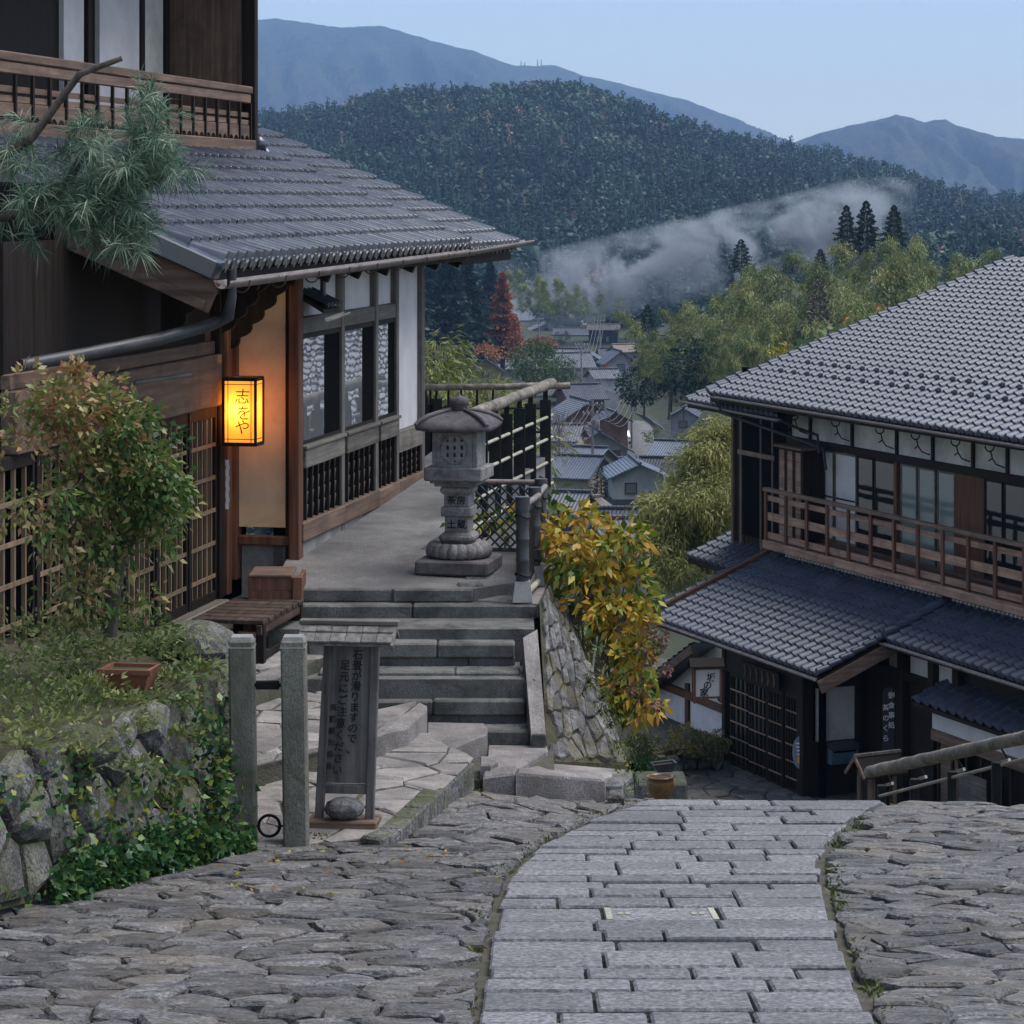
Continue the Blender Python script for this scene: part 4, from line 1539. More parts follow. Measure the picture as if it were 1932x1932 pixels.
q4(.375, .375, .69, .712, .004, 'moulding')
q4(.455, .455, .712, .815, .010, 'platform')
fb0, fb1, fw = .815, 1.105, .315
fr_ = MB()
for sx in (-1, 1):
    fr_.box(sx * fw / 2 - .02, sx * fw / 2 + .02, -fw / 2, fw / 2, fb0, fb1, .006)
fr_.box(-fw / 2 + .02, fw / 2 - .02, -fw / 2 + .02, fw / 2 - .02, fb0, fb0 + .02)
fr_.box(-fw / 2 + .02, fw / 2 - .02, -fw / 2 + .02, fw / 2 - .02, fb1 - .02, fb1)
fire = fr_.build('firebox', M['lantern'], sl)
for yy_ in (-fw / 2, fw / 2 - .03):
    mb = MB()
    n = 15
    cs = (fw - .04) / n
    hh = (fb1 - fb0) / n
    for j in range(n):
        for i in range(n):
            xa, za = -fw / 2 + .02 + i * cs, fb0 + j * hh
            rr = math.hypot(xa + cs / 2, za + hh / 2 - (fb0 + fb1) / 2 + .01)
            if rr < .098 and i % 3 == 1 and j % 3 == 1:
                continue
            if rr < .098 and i % 3 == 1 and j % 3 == 2:
                mb.box(xa, xa + cs, yy_, yy_ + .03, za + hh * .55, za + hh)
                continue
            mb.box(xa, xa + cs, yy_, yy_ + .03, za, za + hh)
    mb.build('grille', M['lantern'], fire)
mb = MB()
mb.tube([(.108 * math.cos(t), -fw / 2 - .002, (fb0 + fb1) / 2 - .01 + .108 * math.sin(t)) for t in np.linspace(0, 2 * math.pi, 25)], .007, 6, False)
mb.build('grille_ring', M['lantern'], fire)
mb = MB()
prof = [(.235, 1.095), (.275, 1.085), (.285, 1.115), (.25, 1.152), (.20, 1.187), (.14, 1.213), (.08, 1.231), (.05, 1.24)]
V_, f_ = [], []
ns = 6
for (w_, z_) in prof:
    for side in range(4):
        for q in range(ns):
            t = -1 + 2 * q / ns
            p = {0: (t, -1), 1: (1, t), 2: (-t, 1), 3: (-1, -t)}[side]
            e = 1 - .045 * (1 - t * t) * (w_ > .17)
            lift = .020 * (abs(t) ** 3) * (w_ / .28) ** 2
            V_.append((p[0] * w_ * (1 if side in (1, 3) else 1) * e, p[1] * w_ * e, z_ + lift))
m_ = 4 * ns
for i in range(len(prof) - 1):
    for k in range(m_):
        f_.append((i * m_ + k, i * m_ + (k + 1) % m_, (i + 1) * m_ + (k + 1) % m_, (i + 1) * m_ + k))
mb.add(V_, f_, True)
mb.add(V_[-m_:], [tuple(range(m_))])
mb.add(V_[:m_], [tuple(range(m_ - 1, -1, -1))])
cap = mb.build('cap', M['lantern_dark'], sl)
for (sx, sy) in ((-1, -1), (1, -1), (1, 1), (-1, 1)):
    mb = MB()
    mb.tube([(sx * w_ * .985, sy * w_ * .985, z_ + .010 + .020 * (w_ / .28) ** 2) for w_, z_ in prof[2:]], [.016, .02, .02, .018, .014, .01], 6)
    mb.build('cap_rib', M['lantern_dark'], cap)
mb = MB()
mb.lathe([(.045, 0), (.055, .012), (.05, .02), (.075, .045), (.078, .075), (.06, .10), (.03, .108), (.02, .115), (.004, .135)], (0, 0, 1.238), 18)
mb.build('finial', M['lantern_dark'], sl)
for (txt, zz, w_) in (('茶房', .552, .195), ('土蔵', .366, .185)):
    for k, c in enumerate(txt):
        glyph(c, .072, .002, M['ink'], sl, 'lettering', face_mtx(((k - .5) * .078, -w_ / 2 - .002, zz), (1, 0, 0), (0, 0, 1)), 0, .0012)

# ------------------------------------------------------------------ low lattice fence on the terrace corner
lf = thing('lattice_fence', S(1000, 1120, 19.8), 'low dark bamboo fence with diagonal lattice beside the stone lantern', 'fence')
PF = [S(986, 1134, 19.62), S(1009, 1103, 20.45), S(1021, 1074, 21.25)]
TF = [937, 919, 903]
tops = []
for p, tv, w_ in zip(PF, TF, (.05, .046, .046)):
    ztop = -(tv - HV) / F * p.y
    mb = MB()
    mb.slab([(p.x - .055, p.y - .055, p.z + .15), (p.x + .055, p.y - .055, p.z + .15), (p.x + .055, p.y + .055, p.z + .15), (p.x - .055, p.y + .055, p.z + .15)], (0, 0, -.02))
    mb.add([(p.x - .075, p.y - .075, p.z), (p.x + .075, p.y - .075, p.z), (p.x + .075, p.y + .075, p.z), (p.x - .075, p.y + .075, p.z),
            (p.x - .055, p.y - .055, p.z + .15), (p.x + .055, p.y - .055, p.z + .15), (p.x + .055, p.y + .055, p.z + .15), (p.x - .055, p.y + .055, p.z + .15)],
           [(0, 1, 5, 4), (1, 2, 6, 5), (2, 3, 7, 6), (3, 0, 4, 7), (3, 2, 1, 0)])
    mb.build('footing', M['concrete'], lf)
    mb = MB()
    zs = np.linspace(p.z + .15, ztop, 5)
    pts, rr = [], []
    for i, zz in enumerate(zs):
        if 0 < i < 4:
            pts += [(p.x, p.y, zz - .012), (p.x, p.y, zz), (p.x, p.y, zz + .012)]
            rr += [w_, w_ * 1.1, w_]
        else:
            pts.append((p.x, p.y, zz)); rr.append(w_)
    mb.tube(pts, rr, 10)
    po = mb.build('post', M['pipe'], lf)
    mb = MB(); mb.tube([(p.x, p.y, ztop - .10), (p.x, p.y, ztop - .002)], w_ * 1.16, 10); mb.build('cap', M['pipe'], po)
    for zz in (p.z + .20, ztop - .14):
        mb = MB(); mb.tube([(p.x + w_ * 1.1 * math.cos(t), p.y + w_ * 1.1 * math.sin(t), zz + .015 * math.sin(2 * t)) for t in np.linspace(0, 2 * math.pi, 13)], .008, 5, False); mb.build('binding', M['ink'], po)
    tops.append(Vector((p.x, p.y, ztop)))
for a, b in ((0, 1), (1, 2)):
    for dz in (-.06, -.72):
        mb = MB(); mb.tube([tops[a] + Vector((.03, .03, dz)), tops[b] + Vector((.03, -.03, dz))], .024, 8); mb.build('rail', M['batten'] if dz < -.5 else M['gutter'], lf)
P3, P4 = tops[2], S(893, 914, 21.3)
zt_, zb_ = P3.z - .03, P3.z - .58
for zz in (zt_, zb_):
    mb = MB(); mb.tube([(P4.x, P4.y, zz), (P3.x, P3.y, zz)], .022, 8); mb.build('rail', M['gutter'] if zz == zt_ else M['pipe'], lf)
def lattice(a, b, z0, z1, step, parent, mat, th=.011, off=.012):
    L = (Vector((b.x, b.y, 0)) - Vector((a.x, a.y, 0)))
    n = L.length
    d = L.normalized()
    nr = Vector((-d.y, d.x, 0))
    H_ = z1 - z0
    for sgn in (1, -1):
        s_ = -H_
        while s_ < n:
            lo, hi = max(0, s_), min(n, s_ + H_)
            if hi - lo > .03:
                za, zb2 = (z0 + (lo - s_), z0 + (hi - s_)) if sgn > 0 else (z1 - (lo - s_), z1 - (hi - s_))
                p, q = Vector((a.x, a.y, za)) + d * lo + nr * off * sgn, Vector((a.x, a.y, zb2)) + d * hi + nr * off * sgn
                mb = MB(); mb.beam(p, q, .014, .022, nr); mb.build('lattice_slat', mat, parent)
            s_ += step
lattice(P4, P3, zb_, zt_, .082, lf, M['pipe'])
lattice(tops[0], tops[2], zb_ - .06, zt_ - .08, .11, lf, M['pipe'])

# ------------------------------------------------------------------ tall fence with log handrail behind it
tf = thing('log_rail_fence', (-.2, 23.9, tz(0, 24)), 'tall black plank fence with a pale log handrail behind the stone lantern', 'fence')
FA, FB = Vector((-.76, 21.3, 0)), Vector((.385, 26.55, 0))
def on_fence(u):
    k = (u - CX) / F
    t = (k * FA.y - FA.x) / ((FB.x - FA.x) - k * (FB.y - FA.y))
    return FA.lerp(FB, t)
za_, zb2 = -(786 - HV) / F * 22.9, -(727 - HV) / F * 26.5
def log_z(D):
    return za_ + (zb2 - za_) * (D - 22.9) / (26.5 - 22.9)
for (u, tv) in ((880, 815), (909, 802), (934, 791), (956, 780), (980, 770), (1001, 761), (1029, 754)):
    p = on_fence(u)
    zt2 = -(tv - HV) / F * p.y
    mb = MB(); mb.box(p.x - .055, p.x + .055, p.y - .03, p.y + .03, tz(0, p.y) - .3, zt2, .005)
    mb.box(p.x - .024, p.x + .024, p.y - .02, p.y + .02, zt2 - .02, log_z(p.y) - .02)
    mb.build('plank_post', M['fence_paint'], tf)
d = (FB - FA).normalized()
la, lb = on_fence(876), FB
def rough_log(name, a, b, r, parent, mat, n=14, seed=1):
    r0 = random.Random(seed)
    pts, rr = [], []
    for i in range(n + 1):
        t = i / n
        pts.append(Vector(a).lerp(Vector(b), t) + Vector((r0.uniform(-.004, .004), 0, r0.uniform(-.004, .004))))
        rr.append(r * r0.uniform(.94, 1.06))
    mb = MB(); mb.tube(pts, rr, 10)
    return mb.build(name, mat, parent)
rough_log('handrail', (la.x, la.y, log_z(la.y)), (lb.x + .02, lb.y, log_z(lb.y) + .02), .052, tf, M['log'])
for dz in (.30, .52, .75, .98):
    mb = MB(); mb.tube([(la.x + .035, la.y, log_z(la.y) - dz), (lb.x + .02, lb.y, log_z(lb.y) - dz)], .016, 6); mb.build('rail', M['batten'], tf)
cf = thing('end_rail_fence', S(860, 905, 26.9), 'far log rail on dark posts closing the end of the terrace', 'fence')
rough_log('handrail', S(792, 731, 26.85), S(1076, 728, 26.85), .034, cf, M['log'], 18, 2)
for (u, v0, v1, w_) in ((803, 748, 900, .03), (812, 762, 900, .025), (823, 752, 905, .06), (846, 765, 905, .05), (870, 765, 905, .05), (900, 765, 905, .05), (930, 770, 905, .05)):
    a, b = S(u, v0, 26.95), S(u, v1, 26.95)
    mb = MB(); mb.box(a.x - w_, a.x + w_, a.y - .02, a.y + .02, b.z - .15, a.z, .004)
    mb.box(a.x - .012, a.x + .012, a.y - .012, a.y + .012, a.z, -(736 - HV) / F * 26.9)
    mb.build('plank_post', M['fence_paint'], cf)
for v_ in (770, 815, 860):
    mb = MB(); mb.tube([S(797, v_, 26.98), S(1030, v_, 26.98)], .014, 6); mb.build('rail', M['fence_paint'], cf)

# ------------------------------------------------------------------ pair of stone posts
SP = thing('stone_post_pair', (S(505, 1597, 14.9).x, 14.9, roadz(-1.4, 14.9) - .03), 'pair of mossy square stone gate posts joined by an iron plate and ring', 'gate post')
def stone_post(uc, vt, vb, w, D, lean):
    b, t = S(uc + lean, vb, D), S(uc, vt, D)
    mb = MB()
    hw = w / 2
    c = (b + t) / 2
    ax = (t - b) / 2
    mb.obox(c + Vector((0, hw, -.04)), (hw, 0, 0), (0, hw, 0), ax + Vector((0, 0, .05)), .012)
    o = mb.build('post', M['postrock'], SP)
    ct = t + Vector((0, hw, 0))
    mb = MB()
    mb.add([ct + Vector((sx * (hw + .002), sy * (hw + .002), -.035)) for sx, sy in ((-1, -1), (1, -1), (1, 1), (-1, 1))] + [ct + Vector((sx * hw * .78, sy * hw * .78, .026)) for sx, sy in ((-1, -1), (1, -1), (1, 1), (-1, 1))],
           [(0, 1, 5, 4), (1, 2, 6, 5), (2, 3, 7, 6), (3, 0, 4, 7), (4, 5, 6, 7)])
    mb.build('cap', M['concrete'], o)
stone_post(454, 1212, 1597, .143, 14.9, 5)
stone_post(552, 1212, 1606, .140, 14.85, 6)
mb = MB(); a, b = S(483, 1284, 14.95), S(527, 1300, 14.95); mb.box(a.x, b.x, 14.93, 14.96, b.z, a.z, .003)
mb.box(S(474, 1290, 14.95).x, S(534, 1290, 14.95).x, 14.94, 14.955, S(0, 1296, 14.95).z, S(0, 1289, 14.95).z)
mb.build('plate', M['iron'], SP)
c = S(508, 1558, 14.95)
mb = MB(); mb.tube([(c.x + .06 * math.cos(t), c.y, c.z + .06 * math.sin(t)) for t in np.linspace(0, 2 * math.pi, 25)], .009, 7, False)
mb.tube([(c.x - .12, c.y, c.z), (c.x - .06, c.y, c.z)], .006, 5); mb.tube([(c.x + .06, c.y, c.z), (c.x + .12, c.y, c.z)], .006, 5)
mb.build('ring', M['iron'], SP)

# ------------------------------------------------------------------ wooden notice board
nbD = 15.35
nbp = S(650, 1578, nbD)
nb_ = thing('notice_board', nbp, 'weathered wooden notice board with tiny shingle roof and brushed warning text', 'notice board', rotz=math.radians(-6))
pm_ = 1 / (F / nbD)
hz = lambda v: (1578 - v) * pm_
for sx in (-1, 1):
    mb = MB()
    mb.beam((sx * .148 + .0, 0, hz(1545)), (sx * .137 + .045, 0, hz(1212)), .05, .045, (0, 1, 0), .005)
    mb.build('post', M['wood_greyz'], nb_)
bl, br_ = (-.118, hz(1478)), (.118, hz(1478))
mb = MB()
mb.slab([(-.125, .004, hz(1478)), (.128, .004, hz(1478)), (.165, .004, hz(1212)), (-.075, .004, hz(1212))], (0, .02, 0))
brd = mb.build('board', M['wood_greyz'], nb_)
mb = MB(); mb.box(-.135, .14, -.012, .03, hz(1497), hz(1480), .004); mb.build('bottom_rail', M['wood_greyz'], nb_)
mb = MB(); mb.box(-.21, .20, -.10, .12, hz(1578) - .05, hz(1543), .008)
mb.build('base', M['wood_brown'], nb_)
mb = MB(); mb.box(-.08, .17, -.03, .03, hz(1214), hz(1205), .004); mb.build('top_rail', M['wood_greyz'], nb_)
rf = MB()
rx_a, rx_b = -.24, .30
rf.slab([(rx_a, -.15, hz(1207)), (rx_b, -.15, hz(1207)), (rx_b, 0, hz(1175)), (rx_a, 0, hz(1175))], (0, 0, -.012))
rf.slab([(rx_a, 0, hz(1175)), (rx_b, 0, hz(1175)), (rx_b, .15, hz(1207)), (rx_a, .15, hz(1207))], (0, 0, -.012))
rfo = rf.build('roof', M['wood_greyz'], nb_)
for s_ in (-1, 1):
    for k in range(6):
        xa = rx_a + (rx_b - rx_a) * k / 6
        xb = xa + (rx_b - rx_a) / 6 - .004
        for row in range(2):
            ya, yb = (.158 - .075 * row), (.075 - .075 * row)
            za2, zb3 = hz(1206) + (.045 * row) + .012, hz(1206) + .045 * (row + 1) + .008
            j = random.uniform(0, .006)
            mb = MB()
            mb.slab([(xa, s_ * ya, za2 + j), (xb, s_ * ya, za2 + j * .5), (xb, s_ * yb, zb3), (xa, s_ * yb, zb3)][::(-1 if s_ > 0 else 1)], (0, 0, -.009))
            mb.build('shingle', M['wood_greyz'], rfo)
mb = MB(); mb.box(rx_a - .02, rx_b + .02, -.035, .035, hz(1178), hz(1169), .004); mb.build('ridge_board', M['wood_grey'], rfo)
for xx in (rx_a, rx_b):
    mb = MB(); mb.beam((xx, -.16, hz(1211)), (xx, 0, hz(1178)), .018, .03, (0, 0, 1)); mb.build('bargeboard', M['wood_grey'], rfo)
up_ = Vector((.037, 0, hz(1212) - hz(1478))).normalized()
rt_ = Vector((1, 0, 0))
def column(txt, u0, v0, pitch, size, lean=.075, mat='ink'):
    for k, c in enumerate(txt):
        z_ = hz(v0 + pitch * k)
        x_ = (u0 - 650) * pm_ - lean * (pitch * k) * pm_
        glyph(c, size, .0008, M[mat], brd, 'lettering', face_mtx((x_, -.0005, z_), rt_, up_), 0, .0006 if size > .05 else .0002)
column('石畳が滑りますので、', 676, 1236, 19.8, .062)
column('足元にご注意ください', 651, 1256, 22, .062)
column('馬籠観光協会', 629, 1336, 22, .042)
# the grey boulder that weighs it down
def boulder(name, c, r, seed, mat, parent=None, n=2, sq=(1, 1, 1), rough=.16):
    import bmesh
    bm = bmesh.new()
    bmesh.ops.create_icosphere(bm, subdivisions=n, radius=1.0)
    r0 = random.Random(seed)
    ph = [Vector((r0.uniform(-1, 1), r0.uniform(-1, 1), r0.uniform(-1, 1))).normalized() for _ in range(9)]
    am = [r0.uniform(.4, 1) for _ in ph]
    for v in bm.verts:
        d = v.co.normalized()
        k = 1.0
        for p, a_ in zip(ph, am):
            q = d.dot(p)
            k -= rough * a_ * max(0, q - .45)
        v.co = Vector((d.x * k * r[0] * sq[0], d.y * k * r[1] * sq[1], d.z * k * r[2] * sq[2]))
    mb = MB()
    mb.add([v.co + Vector(c) for v in bm.verts], [tuple(v.index for v in f.verts) for f in bm.faces], False)
    bm.free()
    return mb.build(name, mat, parent)
b1 = S(649, 1526, 15.30)
bo = boulder('boulder', (b1.x, 15.32, b1.z + .0), (.125, .10, .075), 5, M['rubble'], None, 2)
tag(bo, 'small grey boulder weighing down the foot of the notice board', 'boulder')

# ------------------------------------------------------------------ slatted bench and the timber box by the door
bp = LH.l(S(470, 1240, 19.0))
be = thing('slatted_bench', LH.w(bp.x, bp.y, S(470, 1235, 19.0).z - LH.o.z), 'low dark slatted wooden bench against the teahouse wall', 'bench', rotz=LA)
bw_, bl_, bh_ = .52, 1.05, .33
for k in range(7):
    xx = -bl_ / 2 + bl_ * (k + .5) / 7
    mb = MB(); mb.box(xx - .06, xx + .06, -bw_ / 2, bw_ / 2, bh_ - .03, bh_, .004); mb.build('seat_slat', M['wood_umber'], be)
for yy_ in (-bw_ / 2 + .03, bw_ / 2 - .03):
    mb = MB(); mb.box(-bl_ / 2, bl_ / 2, yy_ - .02, yy_ + .02, bh_ - .10, bh_ - .032, .003); mb.build('apron', M['wood_umber'], be)
    for xx in (-bl_ / 2 + .05, bl_ / 2 - .05):
        mb = MB(); mb.box(xx - .03, xx + .03, yy_ - .03, yy_ + .03, -.05, bh_ - .032, .003); mb.build('leg', M['wood_dark'], be)
    mb = MB(); mb.box(-bl_ / 2 + .08, bl_ / 2 - .08, yy_ - .012, yy_ + .012, .05, .09); mb.build('stretcher', M['wood_dark'], be)
bx0, bx1 = S(468, 1215, 19.45), S(571, 1215, 19.45)
tb = thing('timber_box', ((bx0.x + bx1.x) / 2, 19.65, bx0.z), 'reddish plank box standing at the head of the bench', 'box')
zt3 = S(0, 1090, 19.45).z
n = 5
for k in range(n):
    za2, zb3 = bx0.z + (zt3 - bx0.z) * k / n, bx0.z + (zt3 - bx0.z) * (k + 1) / n
    mb = MB(); mb.box(bx0.x + .02, bx1.x - .06, 19.45, 19.47, za2 + .001, zb3 - .001, .002); mb.build('front_board', M['wood_red'], tb)
mb = MB(); mb.box(bx1.x - .075, bx1.x, 19.43, 19.53, bx0.z - .1, zt3 + .008, .006); mb.build('corner_post', M['wood_red'], tb)
mb = MB(); mb.box(bx0.x, bx0.x + .03, 19.44, 19.9, bx0.z, zt3, .004); mb.build('side_board', M['wood_red'], tb); mb = MB(); mb.box(bx1.x - .04, bx1.x - .01, 19.53, 19.9, bx0.z, zt3, .004); mb.build('side_board', M['wood_red'], tb)
mb = MB(); mb.box(bx0.x + .005, bx1.x - .078, 19.44, 19.9, zt3 + .001, zt3 + .022, .004); mb.build('lid', M['wood_brown'], tb)

# ------------------------------------------------------------------ the two-storey house on the right
RA = math.atan2(-0.928, 0.371)
GZ = -9.95
RH = Frame((4.96, 42.8, GZ), RA)
rh = thing('machiya_house', RH.o, 'large two-storey dark timber house with blue-grey tiled roofs, balcony and lattice doors below the road', 'house', rotz=RA)
def rx(u, v, y):
    return RH.px(u, v, y)[0]
def rz(u, v, y):
    return RH.px(u, v, y)[1]
def bxr(name, x0, x1, y0, y1, z0, z1, mat, ch=0.0, parent=None):
    mb = MB(); mb.box(x0, x1, y0, y1, z0, z1, ch)
    return mb.build(name, M[mat] if isinstance(mat, str) else mat, parent or rh)

SR = 0.42
EZ1 = 2.31
def rdeck(x0, x1, y0, y1, z0, sl, th=.10):
    mb = MB()
    mb.slab([(x0, y0, z0), (x1, y0, z0), (x1, y1, z0 + sl * (y1 - y0)), (x0, y1, z0 + sl * (y1 - y0))], (0, 0, -th))
    return mb.build('roof', M['wood_darkx'], rh)
WR, ER = 0.262, 0.235
trm = tile_mesh('blue_tile', WR, ER + .05, M['tile_blue'], None, roll=.40, rh=.046, sag=.022, th=.034)
tre = eave_tile_mesh('blue_eave_tile', WR, ER + .05, M['tile_blue'], M['tile_blue'], roll=.40, rh=.046, sag=.022, th=.034)
xl_ = -6.35
lower = rdeck(xl_, -.02, .04, 2.75, EZ1 - .04, SR)
lower2 = rdeck(.0, 6.5, 1.24, 2.75, EZ1 + SR * 1.2 - .045, SR)
jobr = TileJob(RH)
jobr.plane(lower, trm, tre, xl_, -.10, 0, EZ1, SR, 12, WR, ER, upto=lambda x: 2.55)
jobr.plane(lower2, trm, tre, .10, 6.4, 1.2, EZ1 + SR * 1.2, SR, 8, WR, ER, upto=lambda x: 2.6)
# strip of tiles left of the hip beam and the small roof behind
lower3 = rdeck(xl_ - .62, xl_ - .06, .5, 2.4, EZ1 + .10, SR)
jobr.plane(lower3, trm, tre, xl_ - .60, xl_ - .06, .5, EZ1 + .16, SR, 8, WR, ER)
x4 = rx(1302, 1050, 2.6)
z4 = rz(1302, 1050, 2.6)
lower4 = rdeck(x4 - .1, xl_ - .2, 2.6, 3.7, z4 - .04, SR)
jobr.plane(lower4, trm, tre, x4 - .1, xl_ - .25, 2.58, z4, SR, 5, WR, ER)
# upper roof
UEY = 1.93
xu0, zu = RH.px(1337, 742, UEY)
SU = 0.37
upper = rdeck(xu0 - .02, 7.2, UEY + .04, 9.2, zu - .04, SU, .12)
jobr.plane(upper, trm, tre, xu0, 7.1, UEY, zu, SU, 31, WR, ER)
# pent roof over the far bay
PY = 2.05
xp0 = rx(1297, 752, PY); zp = rz(1297, 752, PY)
xp1 = rx(1470, 822, PY)
pent = rdeck(xp0 - .05, xp1, PY + .03, 3.35, zp - .10, .40, .08)
jobr.plane(pent, trm, tre, xp0, xp1 - .02, PY, zp - .05, .40, 6, WR * .8, ER)
jobr.finish(300, M['tile_blue'])
# snow-stop tiles: two rows of little hooks on the upper roof
cu_, su_ = math.cos(math.atan(SU)), math.sin(math.atan(SU))
mbh = MB()
mbh.lathe([(.045, 0), (.055, .02), (.04, .05), (.012, .06)], (0, 0, 0), 8)
hook = None
for row in (5, 7):
    x_ = xu0 + .9 + (.26 if row == 7 else 0)
    while x_ < 2.5:
        p = (x_, UEY + row * ER * cu_, zu + row * ER * su_ + .055)
        if hook is None:
            hook = MB(); hook.box(p[0] - .05, p[0] + .05, p[1] - .02, p[1] + .02, p[2] - .02, p[2] + .05, .008)
            hook = hook.build('snow_stop', M['tile_blue'], upper)
        else:
            share(hook, 'snow_stop', (p[0], p[1], p[2] - .02), upper)
        x_ += WR * 2
# verge tiles
def rverge(x, y0, z0, n, sl, parent, r=.06, skip=0):
    th = math.atan(sl)
    for j in range(skip, n):
        y, z = y0 + j * ER * math.cos(th), z0 + j * ER * math.sin(th)
        mb = MB(); mb.tube([(x, y - .02, z + .06), (x, y + ER * math.cos(th) + .01, z + .035 + ER * math.sin(th))], [r, r * .85], 8)
        mb.build('verge_tile', M['tile_blue'], parent)
rverge(-.04, .0, EZ1, 12, SR, lower)
rverge(.03, 1.2, EZ1 + SR * 1.2 + .05, 7, SR, lower, .085)
rverge(xu0 - .02, UEY, zu, 31, SU, upper)
rverge(xp0 - .02, PY, zp - .05, 6, .40, pent, .05)
hp0, hp1 = Vector((xl_ - .05, -.02, EZ1 + .10)), Vector((xl_ - .05, 2.55, EZ1 + .10 + SR * 2.57))
mb = MB(); mb.beam(hp0, hp1, .10, .08, (0, -SR, 1), .015); mb.build('hip_board', M['wood_red'], lower)
# bargeboard on the entrance roof
slr = Vector((0, 1, SR)).normalized()
a = Vector((-.02, .02, EZ1 - .20)); mb = MB(); mb.beam(a, a + slr * 1.75, .05, .22, (0, -SR, 1), .006); mb.build('bargeboard', M['wood_browny'], rh)
# gutters
gut((xl_ - .02, -.07, EZ1 - .015), (-.02, -.07, EZ1 - .05), .045, 'gutter', M['gutter'], 8, rh, 5)
gut((.05, 1.12, EZ1 + SR * 1.2 - .03), (6.4, 1.12, EZ1 + SR * 1.2 - .06), .045, 'gutter', M['gutter'], 8, rh, 5)
gut((xu0 + .3, UEY - .08, zu - .03), (7.0, UEY - .08, zu - .07), .05, 'gutter', M['gutter'], 8, rh, 6)
gut((xp0 - .1, PY - .08, zp - .05), (xp1 + .05, PY - .08, zp - .11), .045, 'gutter', M['gutter'], 8, rh, 3)
mb = MB(); mb.tube([(xu0 + .55, UEY - .06, zu - .05), (xu0 + .55, UEY - .02, zu - .32), (xp1 - .5, 2.85, zu - .78), (xp1 + .12, 2.9, zu - .86), (xp1 + .12, 2.95, zu - 1.25)], .032, 7); mb.build('drain_pipe', M['pipe'], rh)
mb = MB(); mb.tube([(xp1 + .02, PY + .0, zp - .12), (xp1 + .05, PY + .35, zp - .28), (xp1 + .08, PY + .75, zp - .42), (xp1 + .08, PY + .78, zp - .75)], .028, 7); mb.build('drain_pipe', M['pipe'], rh)

# ---- entrance bay: lattice doors in plane y = yd2
yd2 = .55
xa_, xb_ = rx(1372, 1400, yd2), rx(1508, 1420, yd2)
zf = rz(1372, 1466, yd2)
zh = rz(1380, 1268, yd2)
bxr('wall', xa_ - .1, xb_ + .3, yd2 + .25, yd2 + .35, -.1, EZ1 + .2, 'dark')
bxr('post', xa_ - .13, xa_ - .01, yd2 - .05, yd2 + .1, zf - .1, EZ1 - .05, 'wood_dark', .01)
bxr('post', xb_ + .01, xb_ + .22, yd2 - .06, yd2 + .15, zf - .1, EZ1 - .05, 'wood_dark', .012)
bxr('lintel', xa_, xb_, yd2 - .02, yd2 + .08, zh, EZ1 - .08, 'wood_darkx', .008)
bxr('threshold', xa_ - .15, xb_ + .25, yd2 - .22, yd2 + .12, zf - .12, zf - .002, 'concrete', .01)
edges = [rx(u, 1400, yd2) for u in (1376, 1414, 1450, 1480, 1507)]
dglass = glassmat('door_glass', (.015, .017, .02), .05, .1, 1.6)
for i in range(4):
    p, q = edges[i] + .012, edges[i + 1] - .006
    off = .03 if i in (1, 2) else .0
    mb = MB()
    mb.box(p, p + .045, yd2 - off, yd2 + .035 - off, zf, zh - .004, .003); mb.box(q - .045, q, yd2 - off, yd2 + .035 - off, zf, zh - .004, .003)
    mb.box(p + .045, q - .045, yd2 - off, yd2 + .035 - off, zf, zf + .30, .003); mb.box(p + .045, q - .045, yd2 - off, yd2 + .035 - off, zh - .07, zh - .004, .003)
    d_o = mb.build('lattice_door', M['wood_dark'], rh)
    bxr('pane', p + .045, q - .045, yd2 + .024 - off, yd2 + .03 - off, zf + .30, zh - .07, dglass, 0, d_o)
    for k in range(4):
        x_ = p + .045 + (q - p - .09) * (k + .5) / 4
        bxr('lattice_bar', x_ - .014, x_ + .014, yd2 + .002 - off, yd2 + .022 - off, zf + .30, zh - .07, 'wood_dark', 0, d_o)
    for k in range(5):
        z_ = zh - .07 - (zh - .37 - zf) * (k + .8) / 5.4
        bxr('lattice_rail', p + .045, q - .045, yd2 - .010 - off, yd2 + .001 - off, z_ - .012, z_ + .012, 'wood_cedar', 0, d_o)
# carved name board over the door
cx0, cx1 = rx(1402, 1255, yd2 - .12), rx(1472, 1280, yd2 - .12)
zc1 = rz(1402, 1246, yd2 - .12); zc0 = zc1 - .30
pb = bxr('name_board', cx0, cx1, yd2 - .15, yd2 - .11, zc0, zc1, 'wood_dark', .01)
for k in range(6):
    x_ = cx0 + (cx1 - cx0) * (k + .7) / 6.4
    mb = MB(); mb.tube([(x_ - .02, yd2 - .16, zc1 - .05), (x_ + .03, yd2 - .165, (zc0 + zc1) / 2), (x_ + .0, yd2 - .16, zc0 + .05)], .014, 5); mb.build('carving', M['wood_cedar'], pb)
